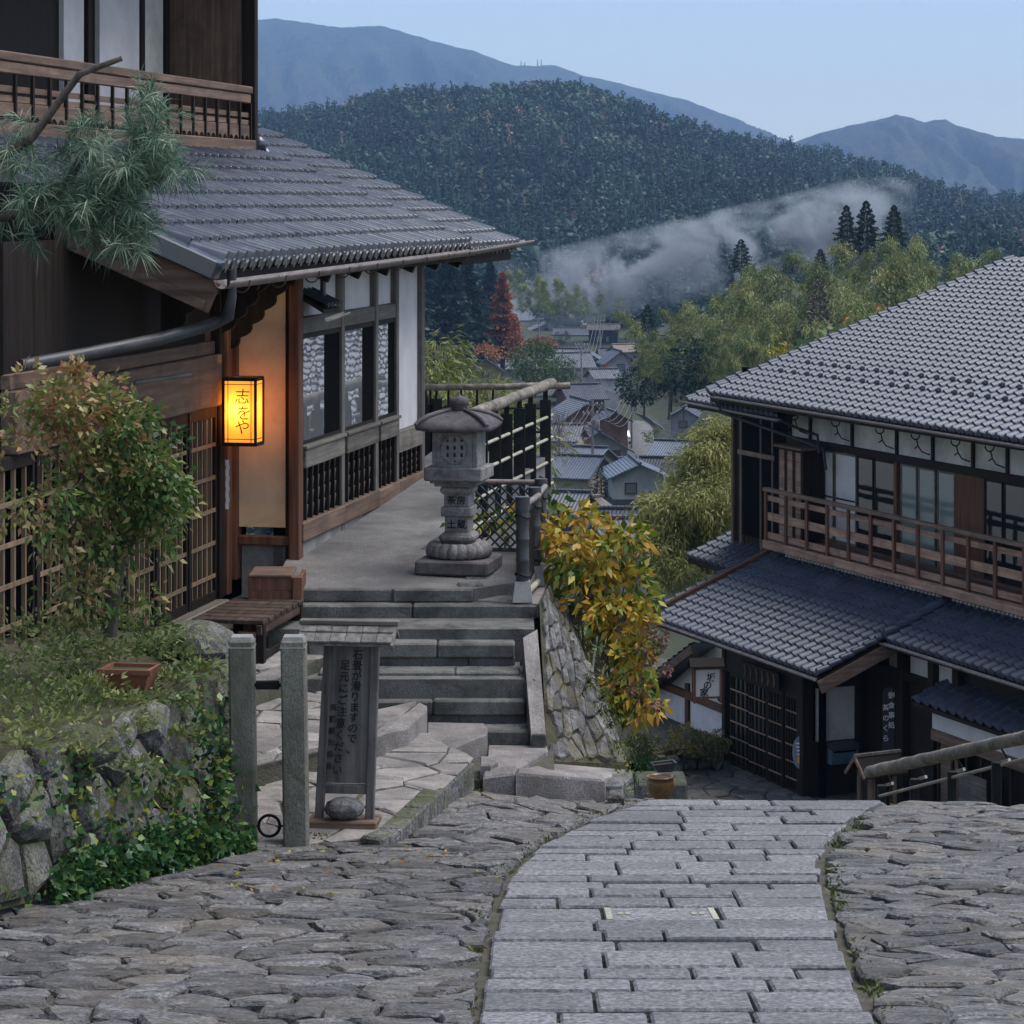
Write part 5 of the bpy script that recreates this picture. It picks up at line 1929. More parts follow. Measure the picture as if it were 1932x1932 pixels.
# right side of the entrance bay: plane x = xb_ + .2, facing the road
xs_ = xb_ + .215
ylen = 2.3
def side_y(u):
    # local y where the view line meets the plane x = xs_
    r = Vector(((u - CX) / F, 1, 0)); t = (xs_ + RH.o.dot(RH.ex)) / r.dot(RH.ex)
    return RH.l(r * t).y
y0_, y1_ = side_y(1541), side_y(1612)
zs1, zs0 = rz(1560, 1300, yd2), 0
D_s = RH.w(xs_, (y0_ + y1_) / 2, 0).y
zp1, zp0 = -(1297 - HV) / F * D_s - GZ, -(1396 - HV) / F * D_s - GZ
bxr('plaster_panel', xs_ - .05, xs_, y0_, y1_, zp0, zp1, 'plaster_old')
bxr('board_wall', xs_ - .06, xs_ - .012, yd2 + .15, y1_ + .1, -.3, zp0 - .003, 'wood_darkx')
mb = MB(); mb.slab([(xs_ - .012, yd2 + .15, zp1 + .003), (xs_ - .012, y1_ + .1, zp1 + .003), (xs_ - .012, y1_ + .1, EZ1 + SR * y1_ - .15), (xs_ - .012, yd2 + .15, EZ1 + SR * yd2 - .12)], (-.05, 0, 0)); mb.build('board_wall', M['wood_darkx'], rh)
bxr('post', xs_ - .08, xs_ + .04, y1_ + .02, y1_ + .14, -.2, EZ1 + .6, 'wood_dark', .008)
# recessed ground-floor front, right of the entrance
yg = y1_ + .15
bxr('wall', xs_ - .05, 6.4, yg + .1, yg + .2, -.3, EZ1 + SR * yg - .2, 'wood_darkx')
zg1 = rz(1700, 1240, yg)
for (ua, ub) in ((1672, 1700), (1712, 1790)):
    bxr('plaster_panel', rx(ua, 1245, yg), rx(ub, 1250, yg), yg + .06, yg + .11, zg1 - .22, zg1 + .2, 'plaster_old')
bxr('beam', xs_, 6.4, yg - .02, yg + .08, zg1 - .36, zg1 - .225, 'wood_darkx', .01)
for u in (1622, 1702, 1760, 1806):
    x_ = rx(u, 1400, yg)
    bxr('post', x_ - .09, x_ + .09, yg - .05, yg + .09, -.3, zg1 + .3, 'wood_dark', .01)
# inner shop front with its own small tiled eave, under the main roof
x5, z5 = RH.px(1722, 1322, yg - .55)
inner = rdeck(x5, 6.2, yg - .55, yg + .05, z5 - .03, .42, .06)
for j in range(3):
    for i in range(int((6.2 - x5) / WR)):
        share(trm, 'tile', (x5 + i * WR, yg - .56 + j * ER * .92, z5 + j * ER * .387), inner, (math.atan(.42), 0, 0))
bxr('plaster_panel', x5 + .18, 6.2, yg - .30, yg - .22, z5 - .42, z5 - .12, 'plaster')
bxr('beam', x5 + .18, 6.2, yg - .33, yg - .2, z5 - .60, z5 - .423, 'wood_brown', .008)
for k in range(7):
    x_ = x5 + .35 + k * .42
    bxr('lattice_bar', x_ - .03, x_ + .03, yg - .30, yg - .26, -.2, z5 - .6, 'wood_dark')
bxr('window_bars', x5 + 1.0, x5 + 1.8, yg - .32, yg - .30, .35, 1.1, 'wood_grey')
bxr('board_wall', x5 + .3, x5 + .9, yg - .27, yg - .25, .3, z5 - .62, 'wood_brown')

# ---- balcony and upper wall
BY = 2.2
xb0 = rx(1447, 1000, BY)
zb_ = [rz(1447, v, BY) for v in (920, 927, 934, 944, 966, 981, 1003, 1015, 1019, 1035)]
XE = 6.6
bxr('balcony_beam', xb0 - .08, XE, BY - .06, BY + .10, zb_[9], zb_[8], 'wood_cedar', .012)
bxr('balcony_floor', xb0 - .05, XE, BY + .101, 3.15, zb_[9] + .04, zb_[8] - .02, 'wood_brown')
bxr('handrail', xb0 - .10, XE, BY - .05, BY + .07, zb_[1], zb_[0], 'wood_brown', .012)
bxr('rail', xb0, XE, BY - .005, BY + .03, zb_[3], zb_[2], 'wood_cedar', .004)
bxr('rail', xb0, XE, BY - .005, BY + .03, zb_[5], zb_[4], 'wood_cedar', .004)
bxr('rail', xb0, XE, BY - .005, BY + .03, zb_[7], zb_[6], 'wood_cedar', .004)
bu = [1447, 1485, 1524, 1563, 1603, 1645, 1689, 1734, 1781, 1829, 1880, 1935]
for u in bu:
    x_ = rx(u, 980, BY)
    bxr('baluster', x_ - .04, x_ + .04, BY - .045, BY - .007, zb_[8] + .002, zb_[1] - .002, 'wood_red', .006)
# decorative ridge course with white mortar under the balcony
xr0 = rx(1482, 1042, 2.45)
bxr('ridge_course', xr0, XE, 2.44, 2.62, zb_[9] - .26, zb_[9] - .01, 'tile_blue', .01)
mt = None
x_ = xr0 + .05
k = 0
while x_ < 3.6:
    for row in range(2):
        p = (x_ + (.06 if row else 0), 2.425, zb_[9] - .20 + row * .10)
        if mt is None:
            mt = MB(); mt.lathe([(.012, -.02), (.036, -.012), (.04, .01), (.02, .028)], p, 8)
            mt = mt.build('mortar_knob', M['plaster'], rh)
        else:
            share(mt, 'mortar_knob', (p[0], p[1], p[2] - .02), rh)
    x_ += .125
WY = 3.1
xw0 = rx(1486, 830, WY)
zl1, zl0 = rz(1528, 829, WY), rz(1528, 840, WY)
zt_ = zu + SU * 1.1
bxr('wall', xw0 - 2.2, XE, WY + .14, WY + .3, zb_[8] - .3, zt_, 'dark')
bxr('plaster_panel', xw0, XE, WY + .03, WY + .10, zl1 + .003, zt_ - .02, 'plaster_old')
bxr('head_beam', xw0, XE, WY - .03, WY + .10, zl0 - .03, zl1, 'wood_darkx', .008)
for u in (1490, 1528, 1607, 1691, 1759, 1835, 1900):
    x_ = rx(u, 800, WY)
    bxr('stud', x_ - .035, x_ + .035, WY - .012, WY + .028, zl1 + .004, zt_ - .03, 'wood_dark')
zsill = zb_[8] + .03
bxr('sill', xw0, XE, WY - .02, WY + .12, zsill - .06, zsill, 'wood_brown', .006)
curt = surf('pale_curtain', (.30, .36, .36), (.46, .52, .51), 3.0, (.7, .9), .2, 12, None, 1, .5, (.20, .25, .26), 14.0, .05, stretch=(3, 3, .3))
for (ua, ub, kind) in ((1533, 1571, 'w'), (1574, 1614, 'w'), (1616, 1646, 'd'), (1648, 1687, 'd'), (1698, 1728, 'c'), (1731, 1763, 'c'), (1767, 1800, 'c'), (1850, 1890, 'd'), (1893, 1935, 'd')):
    p, q = rx(ua, 940, WY), rx(ub, 940, WY)
    z1_ = zl0 - .035
    mb = MB()
    mb.box(p, p + .03, WY + .01, WY + .05, zsill, z1_); mb.box(q - .03, q, WY + .01, WY + .05, zsill, z1_)
    mb.box(p + .03, q - .03, WY + .01, WY + .05, zsill, zsill + .05); mb.box(p + .03, q - .03, WY + .01, WY + .05, z1_ - .04, z1_)
    wo_ = mb.build('window', M['wood_grey'] if kind != 'd' else M['wood_dark'], rh)
    if kind == 'w':
        bxr('panel', p + .03, q - .03, WY + .02, WY + .04, zsill + .05, z1_ - .04, 'plaster', 0, wo_)
        bxr('mid_rail', p + .03, q - .03, WY + .012, WY + .019, zsill + .80, zsill + .83, 'wood_dark', 0, wo_)
    else:
        if kind == 'c':
            bxr('curtain', p + .03, q - .03, WY + .06, WY + .07, zsill + .05, z1_ - .04, curt, 0, wo_)
        bxr('pane', p + .03, q - .03, WY + .02, WY + .026, zsill + .05, z1_ - .04, dglass if kind == 'd' else 'glass_soft', 0, wo_)
x_ = rx(1691, 940, WY)
bxr('post', x_ - .05, x_ + .05, WY - .03, WY + .07, zsill, zl0 - .03, 'wood_red', .006)
x_ = rx(1803, 940, WY)
bxr('board_wall', x_, x_ + .9, WY - .01, WY + .05, zsill, zl0 - .03, 'wood_red')
# shutter box
sy_ = 2.62
s0, s1 = rx(1467, 930, sy_), rx(1513, 930, sy_)
sz1, sz0 = rz(1470, 838, sy_), zb_[8] + .05
bxr('shutter_box', s0, s1, sy_ + .02, WY - .005, sz0, sz1 - .05, 'wood_dark')
bxr('shutter_lid', s0 - .06, s1 + .08, sy_ - .06, WY - .005, sz1 - .048, sz1, 'wood_brown', .01)
n = 3
for i in range(n):
    p = s0 + (s1 - s0) * (i + .22) / n
    q = s0 + (s1 - s0) * (i + .80) / n
    for k in range(9):
        za, zb9 = sz0 + (sz1 - .1 - sz0) * k / 9, sz0 + (sz1 - .1 - sz0) * (k + 1) / 9
        bxr('slat', p, q, sy_ + .002, sy_ + .018, za + .008, zb9, 'wood_cedar')
# far bay with dark upright boarding
FY = 3.3
f0, f1 = rx(1384, 900, FY), rx(1468, 900, FY)
fz1, fz0 = rz(1440, 800, FY) + .3, rz(1440, 1010, FY) - .3
bxr('wall', f0, f1 + .6, FY + .05, FY + 1.2, fz0, fz1 + .2, 'wood_dark')
nb2 = 12
for k in range(nb2):
    p = f0 + (f1 + .1 - f0) * k / nb2
    q = f0 + (f1 + .1 - f0) * (k + 1) / nb2
    bxr('board', p + .006, q - .006, FY, FY + .045, fz0, fz1, 'wood_dark', .004)
for u in (1386, 1402, 1440, 1462):
    x_ = rx(u, 900, FY)
    bxr('post', x_ - .045, x_ + .045, FY - .06, FY - .002, fz0 - .1, fz1, 'wood_brownz', .006)
bxr('rail', f0 + .35, f1, FY - .09, FY - .061, rz(1430, 862, FY), rz(1430, 853, FY), 'wood_brown', .004)
bxr('plaster_panel', rx(1428, 835, FY), rx(1448, 840, FY), FY - .03, FY - .002, rz(1438, 853, FY), rz(1438, 836, FY), 'plaster')
# iron scroll brackets under the eave
def scroll_iron(x_):
    mb = MB()
    y_ = WY - .10
    c = (x_, y_ - .22, zl1 + .46)
    mb.tube([(x_, c[1] + .085 * math.cos(t), c[2] + .085 * math.sin(t)) for t in np.linspace(0, 2 * math.pi, 17)], .012, 5, False)
    mb.tube([(x_, c[1] - .30, c[2] + .14), (x_, c[1] - .12, c[2] + .12), (x_, c[1] - .06, c[2] + .09)], .012, 5)
    mb.tube([(x_, c[1] + .02, c[2] - .09), (x_, c[1] + .05, c[2] - .2), (x_, c[1] + .12, c[2] - .30), (x_, c[1] + .28, c[2] - .36)], .012, 5)
    mb.tube([(x_, c[1] + .09, c[2] + .03), (x_, c[1] + .30, c[2] + .05)], .012, 5)
    mb.tube([(x_, c[1] + .05, c[2] - .2), (x_, c[1] - .02, c[2] - .24)], .012, 5)
    return mb
ib = None
for u in (1497, 1527, 1606, 1690, 1758, 1834, 1899):
    x_ = rx(u, 800, WY)
    o = scroll_iron(x_).build('iron_bracket', M['iron'], rh)
# ---- low wing on the far side: white wall, gable edge
GY = 1.35
gx1, gzr = RH.px(1345, 1212, GY)
gx0, gze = RH.px(1192, 1326, GY)
bxr('plaster_panel', rx(1208, 1350, GY), rx(1292, 1350, GY), GY + .03, GY + .12, -.6, rz(1250, 1296, GY), 'plaster')
bxr('plaster_panel', rx(1300, 1350, GY), gx1 + .6, GY + .03, GY + .12, -.6, rz(1330, 1288, GY), 'plaster')
mb = MB()
mb.add([(gx0 + .2, GY + .06, gze - .15), (gx1 + .6, GY + .06, gze - .15), (gx1 + .6, GY + .06, gzr), (gx1, GY + .06, gzr - .05)], [(0, 1, 2, 3)])
mb.build('gable_panel', M['plaster_old'], rh)
for u in (1188, 1296):
    x_ = rx(u, 1350, GY)
    bxr('post', x_ - .07, x_ + .07, GY - .02, GY + .10, -.6, rz(u, 1290, GY), 'wood_red', .008)
bxr('beam', gx0 + .1, gx1 + .4, GY - .03, GY + .09, rz(1250, 1300, GY), rz(1250, 1286, GY), 'wood_red', .01)
bxr('base_board', rx(1215, 1390, GY), rx(1300, 1410, GY), GY - .10, GY + .0, rz(1240, 1400, GY) - .05, rz(1240, 1388, GY), 'wood_cedar', .01)
wing = MB()
wing.slab([(gx0, GY - .4, gze), (gx1, GY - .4, gzr), (gx1, GY + 3, gzr), (gx0, GY + 3, gze)], (0, 0, -.08))
wing = wing.build('roof', M['tile_blue'], rh)
sw = (gzr - gze) / (gx1 - gx0)
Lw = math.hypot(gzr - gze, gx1 - gx0)
nr_ = int(Lw / .24)
for j in range(nr_):
    for i in range(9):
        t = j / nr_
        o = bpy.data.objects.new('tile', trm)
        o.location = Vector((gx0 + (gx1 - gx0) * t - .02, GY - .38 + i * WR + WR, gze + (gzr - gze) * t + .015)) - ORG[wing]
        o.rotation_euler = Euler((math.atan(sw), 0, -math.pi / 2), 'XYZ')
        put(o, wing)
a, b = Vector((gx0 - .02, GY - .42, gze - .10)), Vector((gx1, GY - .42, gzr - .10))
mb = MB(); mb.beam(a, b, .05, .16, (0, 0, 1), .006); mb.build('bargeboard', M['wood_brown'], rh)

# ------------------------------------------------------------------ things fixed to the right house
sb = S(1335, 1318, 45.2)
sg = thing('hanging_sign_box', sb, 'white box sign with three brushed characters and little roof beside the lattice doors', 'sign', rotz=math.radians(7))
k_ = 45.2 / F
w_, h_, d_ = 50 * k_, 58 * k_, .16
mb = MB()
for sx in (-1, 1):
    for sy in (0, 1):
        mb.box(sx * w_ / 2 - .018, sx * w_ / 2 + .018, sy * d_ - .018, sy * d_ + .018, -.08, h_)
for zz in (.0, h_ - .03):
    mb.box(-w_ / 2 + .018, w_ / 2 - .018, -.016, .016, zz, zz + .035)
    mb.box(-w_ / 2 + .018, w_ / 2 - .018, d_ - .016, d_ + .016, zz, zz + .035)
mb.build('frame', M['wood_red'], sg)
paper = plain('sign_paper', (.52, .50, .49), .8)
mb = MB(); mb.box(-w_ / 2 + .018, w_ / 2 - .018, 0, d_, .036, h_ - .031); bxp = mb.build('panel', paper, sg)
mb = MB()
mb.slab([(-w_ / 2 - .08, -.07, h_ + .03), (w_ / 2 + .06, -.07, h_ + .03), (w_ / 2 + .06, d_ / 2, h_ + .16), (-w_ / 2 - .08, d_ / 2, h_ + .16)], (0, 0, -.02))
mb.slab([(-w_ / 2 - .08, d_ / 2, h_ + .16), (w_ / 2 + .06, d_ / 2, h_ + .16), (w_ / 2 + .06, d_ + .12, h_), (-w_ / 2 - .08, d_ + .12, h_)], (0, 0, -.02))
mb.build('roof', M['wood_dark'], sg)
for (c, dx, dz) in (('坂', .06, .67), ('の', 0.0, .42), ('家', -.06, .18)):
    glyph(c, .155, .001, M['ink'], bxp, 'lettering', face_mtx((dx, -.004, dz * h_), (1, 0, 0), (0, 0, 1)), 0, .003)
mb = MB(); mb.box(w_ / 2, w_ / 2 + .12, .06, .10, h_ - .1, h_ - .04); mb.build('arm', M['wood_dark'], sg)

bc = RH.w(rx(1676, 1425, yg - .12), yg - .12, rz(1676, 1425, yg - .12))
hb = thing('vertical_sign_board', bc, 'tall dark rounded sign board with white brushed writing on a post', 'sign', rotz=math.radians(4))
kk = bc.y / F
bw, bh = 21 * kk, 128 * kk
mb = MB()
prof = [(-bw / 2, .08), (-bw / 2 + .03, .02), (0, 0), (bw / 2 - .03, .02), (bw / 2, .08), (bw / 2, bh - .08), (bw / 2 - .03, bh - .02), (0, bh), (-bw / 2 + .03, bh - .02), (-bw / 2, bh - .08)]
mb.slab([(x, -.03, z) for x, z in prof], (0, .03, 0))
slate_ = plain('slate_board', (.035, .042, .055), .5)
hbo = mb.build('board', slate_, hb)
for (txt, dx, z0_, pit) in (('御食事処', .045, .88, .145), ('茶のくら', -.05, .70, .15)):
    for i, c in enumerate(txt):
        glyph(c, .115, .001, M['white_ink'], hbo, 'lettering', face_mtx((dx, -.033, (z0_ - pit * i) * bh), (1, 0, 0), (0, 0, 1)), 0, .002)
# small oval plate on the right-most door
oc = RH.w(rx(1508, 1420, yd2 - .06), yd2 - .06, rz(1508, 1420, yd2 - .06))
pp_ = thing('oval_shop_plate', oc, 'small oval grey plate with orange patch on the edge of the lattice doors', 'plate', rotz=RA + math.radians(50))
mb = MB()
mb.slab([(.12 * math.cos(t), 0, .27 * math.sin(t)) for t in np.linspace(0, 2 * math.pi, 20)[:-1]], (0, .02, 0))
plo_ = mb.build('plate', plain('grey_enamel', (.18, .21, .26), .35), pp_)
mb = MB(); mb.slab([(.02 + .055 * math.cos(t), -.004, -.12 + .075 * math.sin(t)) for t in np.linspace(0, 2 * math.pi, 14)[:-1]], (0, .003, 0)); mb.build('patch', plain('orange_paint', (.75, .33, .04), .5), plo_)
for i in range(4):
    mb = MB(); mb.box(-.06 + .01 * i, .05, -.004, .0, .14 - .06 * i, .165 - .06 * i); mb.build('stroke', M['white_ink'], plo_)
# letter box
ym0, ym1 = side_y(1557), side_y(1609)
zm = -(1438 - HV) / F * D_s - GZ
mbx = thing('letter_box', RH.w(xs_ + .10, (ym0 + ym1) / 2, zm), 'teal blue metal letter box with sloped lid under the plaster panel', 'letter box', rotz=RA)
teal = surf('teal_metal', (.045, .085, .11), (.09, .15, .18), 8, (.4, .6), .1, 30, None, 1, .5, None, 1, .05)
wl = ym1 - ym0
mb = MB(); mb.box(-.10, .10, -wl / 2, wl / 2, 0, .27, .01); mb.build('body', teal, mbx)
mb = MB(); mb.slab([(-.11, -wl / 2 - .02, .36), (.14, -wl / 2 - .02, .275), (.14, wl / 2 + .02, .275), (-.11, wl / 2 + .02, .36)], (0, 0, -.02)); mb.build('lid', M['pipe'], mbx)
mb = MB(); mb.box(.101, .106, -wl / 2 + .05, wl / 2 - .05, .20, .23); mb.build('slot', M['dark'], mbx)

# ------------------------------------------------------------------ little roofed well box and the log rail at the right
wp = S(1634, 1530, 40.5)
wbx = thing('roofed_water_box', wp, 'small dark wooden shelter with pitched shingle roof by the road', 'shelter', rotz=math.radians(-62))
kk = 40.5 / F
hh_ = 88 * kk
for (x_, y_) in ((-.14, 0), (.14, 0), (-.14, .4), (.14, .4)):
    mb = MB(); mb.box(x_ - .05, x_ + .05, y_ - .04, y_ + .04, -.3, hh_ - .1, .006); mb.build('post', M['wood_brownz'], wbx)
mb = MB(); mb.box(-.09, .09, 0, .4, -.3, hh_ - .2); mb.build('body', M['wood_dark'], wbx)
mb = MB()
mb.slab([(-.24, -.2, hh_ - .14), (-.24, .62, hh_ - .14), (0, .62, hh_ + .14), (0, -.2, hh_ + .14)][::-1], (0, 0, -.03))
mb.slab([(0, -.2, hh_ + .14), (0, .62, hh_ + .14), (.24, .62, hh_ - .14), (.24, -.2, hh_ - .14)][::-1], (0, 0, -.03))
wr_ = mb.build('roof', M['wood_dark'], wbx)
mb = MB(); mb.box(-.03, .03, -.22, .64, hh_ + .13, hh_ + .17); mb.build('ridge_board', M['wood_grey'], wr_)
for s_ in (-1, 1):
    mb = MB(); mb.beam((0, -.21, hh_ + .12), (s_ * .25, -.21, hh_ - .16), .03, .05, (0, 0, 1)); mb.build('bargeboard', M['wood_brown'], wr_)

lr = thing('roadside_log_rail', S(1740, 1530, 25.5), 'thick smooth log handrail on black posts beside the road', 'railing')
def rail_pt(u, v, D):
    return S(u, v, D)
rough_log('handrail', S(1641, 1456, 27.2), S(1960, 1385, 23.2), .062, lr, M['log'], 20, 4)
mb = MB(); mb.tube([S(1660, 1502, 27.0), S(1960, 1425, 23.3)], .016, 7); mb.build('rail', M['batten'], lr)
for (u, v, D) in ((1663, 1481, 27.1), (1725, 1469, 26.2), (1796, 1455, 25.2), (1880, 1438, 24.1)):
    p = S(u, v, D)
    mb = MB(); mb.box(p.x - .042, p.x + .042, p.y - .03, p.y + .03, p.z - 1.4, p.z, .006)
    po = mb.build('post', M['fence_paint'], lr)
    mb = MB(); mb.beam(p + Vector((.05, .0, .0)), p + Vector((.10, -.10, .04)), .03, .03); mb.build('peg', M['batten'], po)
    q = S(u + 8, v - 22 * 26 / D, D - .1)
    mb = MB(); mb.tube([p + Vector((.10, -.05, .03)), q + Vector((0, 0, .02))], .01, 5); mb.build('strap', M['iron'], po)

# ------------------------------------------------------------------ foliage tools
def unit(a):
    return a / np.maximum(np.linalg.norm(a, axis=1, keepdims=True), 1e-9)

def leaf_arr(C, Dr, size, wr, rng, fold=.18, droop=0.0):
    """Diamond leaves: base at C, pointing along Dr."""
    n = len(C)
    Dr = unit(Dr)
    r = unit(rng.normal(size=(n, 3)))
    w = unit(np.cross(Dr, r))
    nn = np.cross(w, Dr)
    s = np.asarray(size).reshape(-1, 1) * np.ones((n, 1))
    a = C
    b = C + Dr * s * .45 + w * s * wr * .5 + nn * s * fold * .5
    c = C + Dr * s + np.array([0, 0, -1]) * s * droop
    d = C + Dr * s * .45 - w * s * wr * .5 + nn * s * fold * .5
    V_ = np.stack([a, b, c, d], 1).reshape(-1, 3)
    Fq = np.arange(4 * n).reshape(-1, 4)
    return V_, Fq

def clumps(rng, centre, radii, nc, per, cr, shell=.55, up=.0):
    """Points in nc clumps spread through an ellipsoid; returns points, outward directions and a clump value."""
    d = unit(rng.normal(size=(nc, 3)))
    k = shell + (1 - shell) * rng.random((nc, 1)) ** .6
    cc = np.array(centre) + d * k * np.array(radii)
    crv = cr * (.6 + .8 * rng.random((nc, 1)))
    o = unit(rng.normal(size=(nc * per, 3))) * (rng.random((nc * per, 1)) ** .45)
    idx = np.repeat(np.arange(nc), per)
    P = cc[idx] + o * crv[idx] * np.array([1, 1, .75])
    out = unit(o + .5 * d[idx] + np.array([0, 0, up]) + .4 * rng.normal(size=o.shape))
    return P, out, rng.random(nc)[idx]

def foliage(name, P, out, size, wr, tint, mat, parent=None, kind=None, rng=RNG, droop=.15, fold=.18):
    V_, Fq = leaf_arr(P, out, size, wr, rng, fold, droop)
    return np_mesh(name, V_, Fq, mat, parent, kind, tint=np.clip(tint, 0, 1))

def limb(name, pts, r, mat, parent, n=7):
    mb = MB(); mb.tube(pts, r, n); return mb.build(name, mat, parent)

LM = {}
LM['shrub'] = leafmat('shrub_leaf', [(0, (.022, .06, .016)), (.38, (.075, .16, .035)), (.6, (.20, .25, .07)), (.78, (.42, .35, .14)), (1, (.40, .20, .11))], .25, .4)
LM['pine'] = leafmat('pine_needle', [(0, (.022, .068, .042)), (.4, (.07, .155, .095)), (.7, (.23, .32, .22)), (1, (.46, .50, .38))], .2)
LM['pale'] = leafmat('faded_leaf', [(0, (.26, .17, .15)), (1, (.48, .37, .33))], .2)
LM['ivy'] = leafmat('ivy_leaf', [(0, (.018, .065, .026)), (.5, (.06, .15, .05)), (.82, (.15, .24, .06)), (1, (.38, .34, .06))], .25, .28)
LM['fern'] = leafmat('fern_frond', [(0, (.05, .09, .02)), (.6, (.16, .2, .06)), (1, (.32, .30, .12))], .3)
LM['hyd'] = leafmat('hydrangea_leaf', [(0, (.045, .11, .022)), (.28, (.15, .22, .035)), (.5, (.46, .37, .05)), (.75, (.55, .29, .04)), (1, (.28, .11, .05))], .3, .45)
LM['dry'] = leafmat('dry_flower', [(0, (.10, .055, .035)), (1, (.26, .16, .10))], .15)
LM['bamboo'] = leafmat('bamboo_leaf', [(0, (.075, .105, .026)), (.5, (.20, .23, .065)), (1, (.40, .37, .13))], .3)
LM['moss'] = leafmat('moss', [(0, (.04, .065, .012)), (1, (.16, .19, .03))], .2)
LM['box'] = leafmat('clipped_shrub', [(0, (.035, .06, .022)), (.5, (.12, .14, .05)), (1, (.34, .27, .11))], .25)
LM['cedar'] = leafmat('cedar_spray', [(0, (.010, .028, .022)), (.6, (.026, .058, .040)), (1, (.06, .10, .055))], .12)
LM['redtree'] = leafmat('russet_leaf', [(0, (.15, .05, .028)), (.5, (.40, .15, .065)), (1, (.52, .27, .11))], .25)
LM['grove'] = leafmat('bamboo_plume', [(0, (.030, .068, .028)), (.4, (.095, .150, .048)), (.75, (.27, .28, .095)), (1, (.43, .38, .16))], .25)
LM['twig'] = leafmat('bare_twig', [(0, (.08, .06, .055)), (1, (.20, .17, .16))], 0.0)
LM['forest'] = leafmat('forest_crown', [(0, (.006, .022, .016)), (.4, (.014, .045, .028)), (.72, (.032, .075, .042)), (.9, (.085, .115, .065)), (.97, (.16, .12, .09)), (1, (.22, .14, .11))], 0.0)

# ------------------------------------------------------------------ boulder wall and planting bed on the left
bw = thing('garden_retaining_wall', S(250, 1660, 13.7), 'rough lichen-stained boulder wall overgrown with ivy on the near side', 'wall')
Wb = [S(-140, 1760, 11.5), S(112, 1694, 12.85), S(300, 1640, 13.95), S(436, 1604, 14.75)]
Wt = [S(-140, 1440, 11.8), S(112, 1400, 13.15), S(300, 1310, 14.5), S(432, 1240, 15.6)]
def wl_pt(s_, t):
    x = s_ * 3
    i = min(2, int(x)); f = x - i
    return Wb[i].lerp(Wb[i + 1], f).lerp(Wt[i].lerp(Wt[i + 1], f), t)
mb = MB()
ns_ = 12
mb.add([wl_pt(i / ns_, j / 4) + Vector((0.02, .10, 0)) for j in range(5) for i in range(ns_ + 1)], [(j * (ns_ + 1) + i, j * (ns_ + 1) + i + 1, (j + 1) * (ns_ + 1) + i + 1, (j + 1) * (ns_ + 1) + i) for j in range(4) for i in range(ns_)])
# soil behind the wall head, rising to the house, and the return face towards the path
S0 = [Wt[i] + Vector((0, .1, -.02)) for i in range(4)]
Bk = [Vector((-4.6, 15.5, -2.7)), Vector((-3.9, 16.5, -2.72)), Vector((-3.1, 17.6, -2.8)), Vector((-2.15, 18.0, -2.95))]
mb.add(S0 + Bk, [(0, 1, 5, 4), (1, 2, 6, 5), (2, 3, 7, 6)])
mb.add([Wb[3] + Vector((0, .1, -.3)), Vector((-2.10, 18.0, -3.7)), Bk[3], S0[3]], [(0, 1, 2, 3)])
mb.build('soil', M['soil'], bw)
nrm_w = (Wb[3] - Wb[0]).cross(Wt[0] - Wb[0]).normalized()
if nrm_w.y > 0:
    nrm_w = -nrm_w
rb = random.Random(31)
def wall_stones(pt, nrm, sx, sy, rnd, mat, parent, bulge=(.05, .14), name='stone', mirror=False):
    for (c, pl) in cells(0, 1, 0, 1, sx, sy, .38, rnd, .006):
        pl = clean([(min(1.0, max(0, x)), min(1.0, max(0, y))) for x, y in pl], .01)
        if len(pl) < 3 or abs(area2(pl)) < .0015:
            continue
        if area2(pl) < 0:
            pl = pl[::-1]
        n = len(pl)
        cx = sum(p[0] for p in pl) / n; cyy = sum(p[1] for p in pl) / n
        off = rnd.uniform(*bulge)
        P0 = [pt(x, y) - nrm * .05 for x, y in pl]
        P1 = [pt(cx + (x - cx) * .94, cyy + (y - cyy) * .94) + nrm * off * rnd.uniform(.35, .75) for x, y in pl]
        P2 = [pt(cx + (x - cx) * .62, cyy + (y - cyy) * .62) + nrm * off * rnd.uniform(.8, 1.25) for x, y in pl]
        f = []
        for i in range(n):
            j = (i + 1) % n
            f += [(i, j, n + j, n + i), (n + i, n + j, 2 * n + j, 2 * n + i)]
        f.append(tuple(range(2 * n, 3 * n)))
        mb = MB(); mb.add(P0 + P1 + P2, f); mb.build(name, mat, parent)
wall_stones(wl_pt, nrm_w, .075, .34, rb, M['rock'], bw, (.04, .10))
def ret_pt(s_, t):
    lo = (Wb[3] + Vector((.02, .02, -.05))).lerp(Vector((-2.08, 18.0, -3.45)), s_)
    hi = (S0[3] + Vector((.02, 0, .02))).lerp(Vector((-2.1, 18.0, -2.93)), s_)
    return lo.lerp(hi, t)
wall_stones(ret_pt, Vector((1, -.15, .1)).normalized(), .22, .35, rb, M['rock'], bw)
for (u, v, D, r, sd) in ((395, 1212, 15.9, (.20, .22, .17), 1), (365, 1195, 16.3, (.22, .2, .12), 4), (150, 1402, 13.25, (.24, .2, .12), 2), (330, 1205, 16.6, (.28, .2, .12), 3)):
    p = S(u, v, D)
    boulder('capstone', (p.x, p.y, p.z - r[2] * .2), r, 40 + sd, M['rock'], bw, 2)

def on_wall(rng, n, s0, s1, t0, t1):
    s_ = s0 + (s1 - s0) * rng.random(n); t = t0 + (t1 - t0) * rng.random(n)
    return np.array([wl_pt(min(.999, max(0, a)), b) for a, b in zip(s_, t)]), s_, t
rg = np.random.default_rng(5)
def fbm2(x, y):
    return .5 + .25 * math.sin(x * 1.3 + 2 * math.sin(y)) + .25 * math.sin(y * 1.7 + x * .6 + 1)
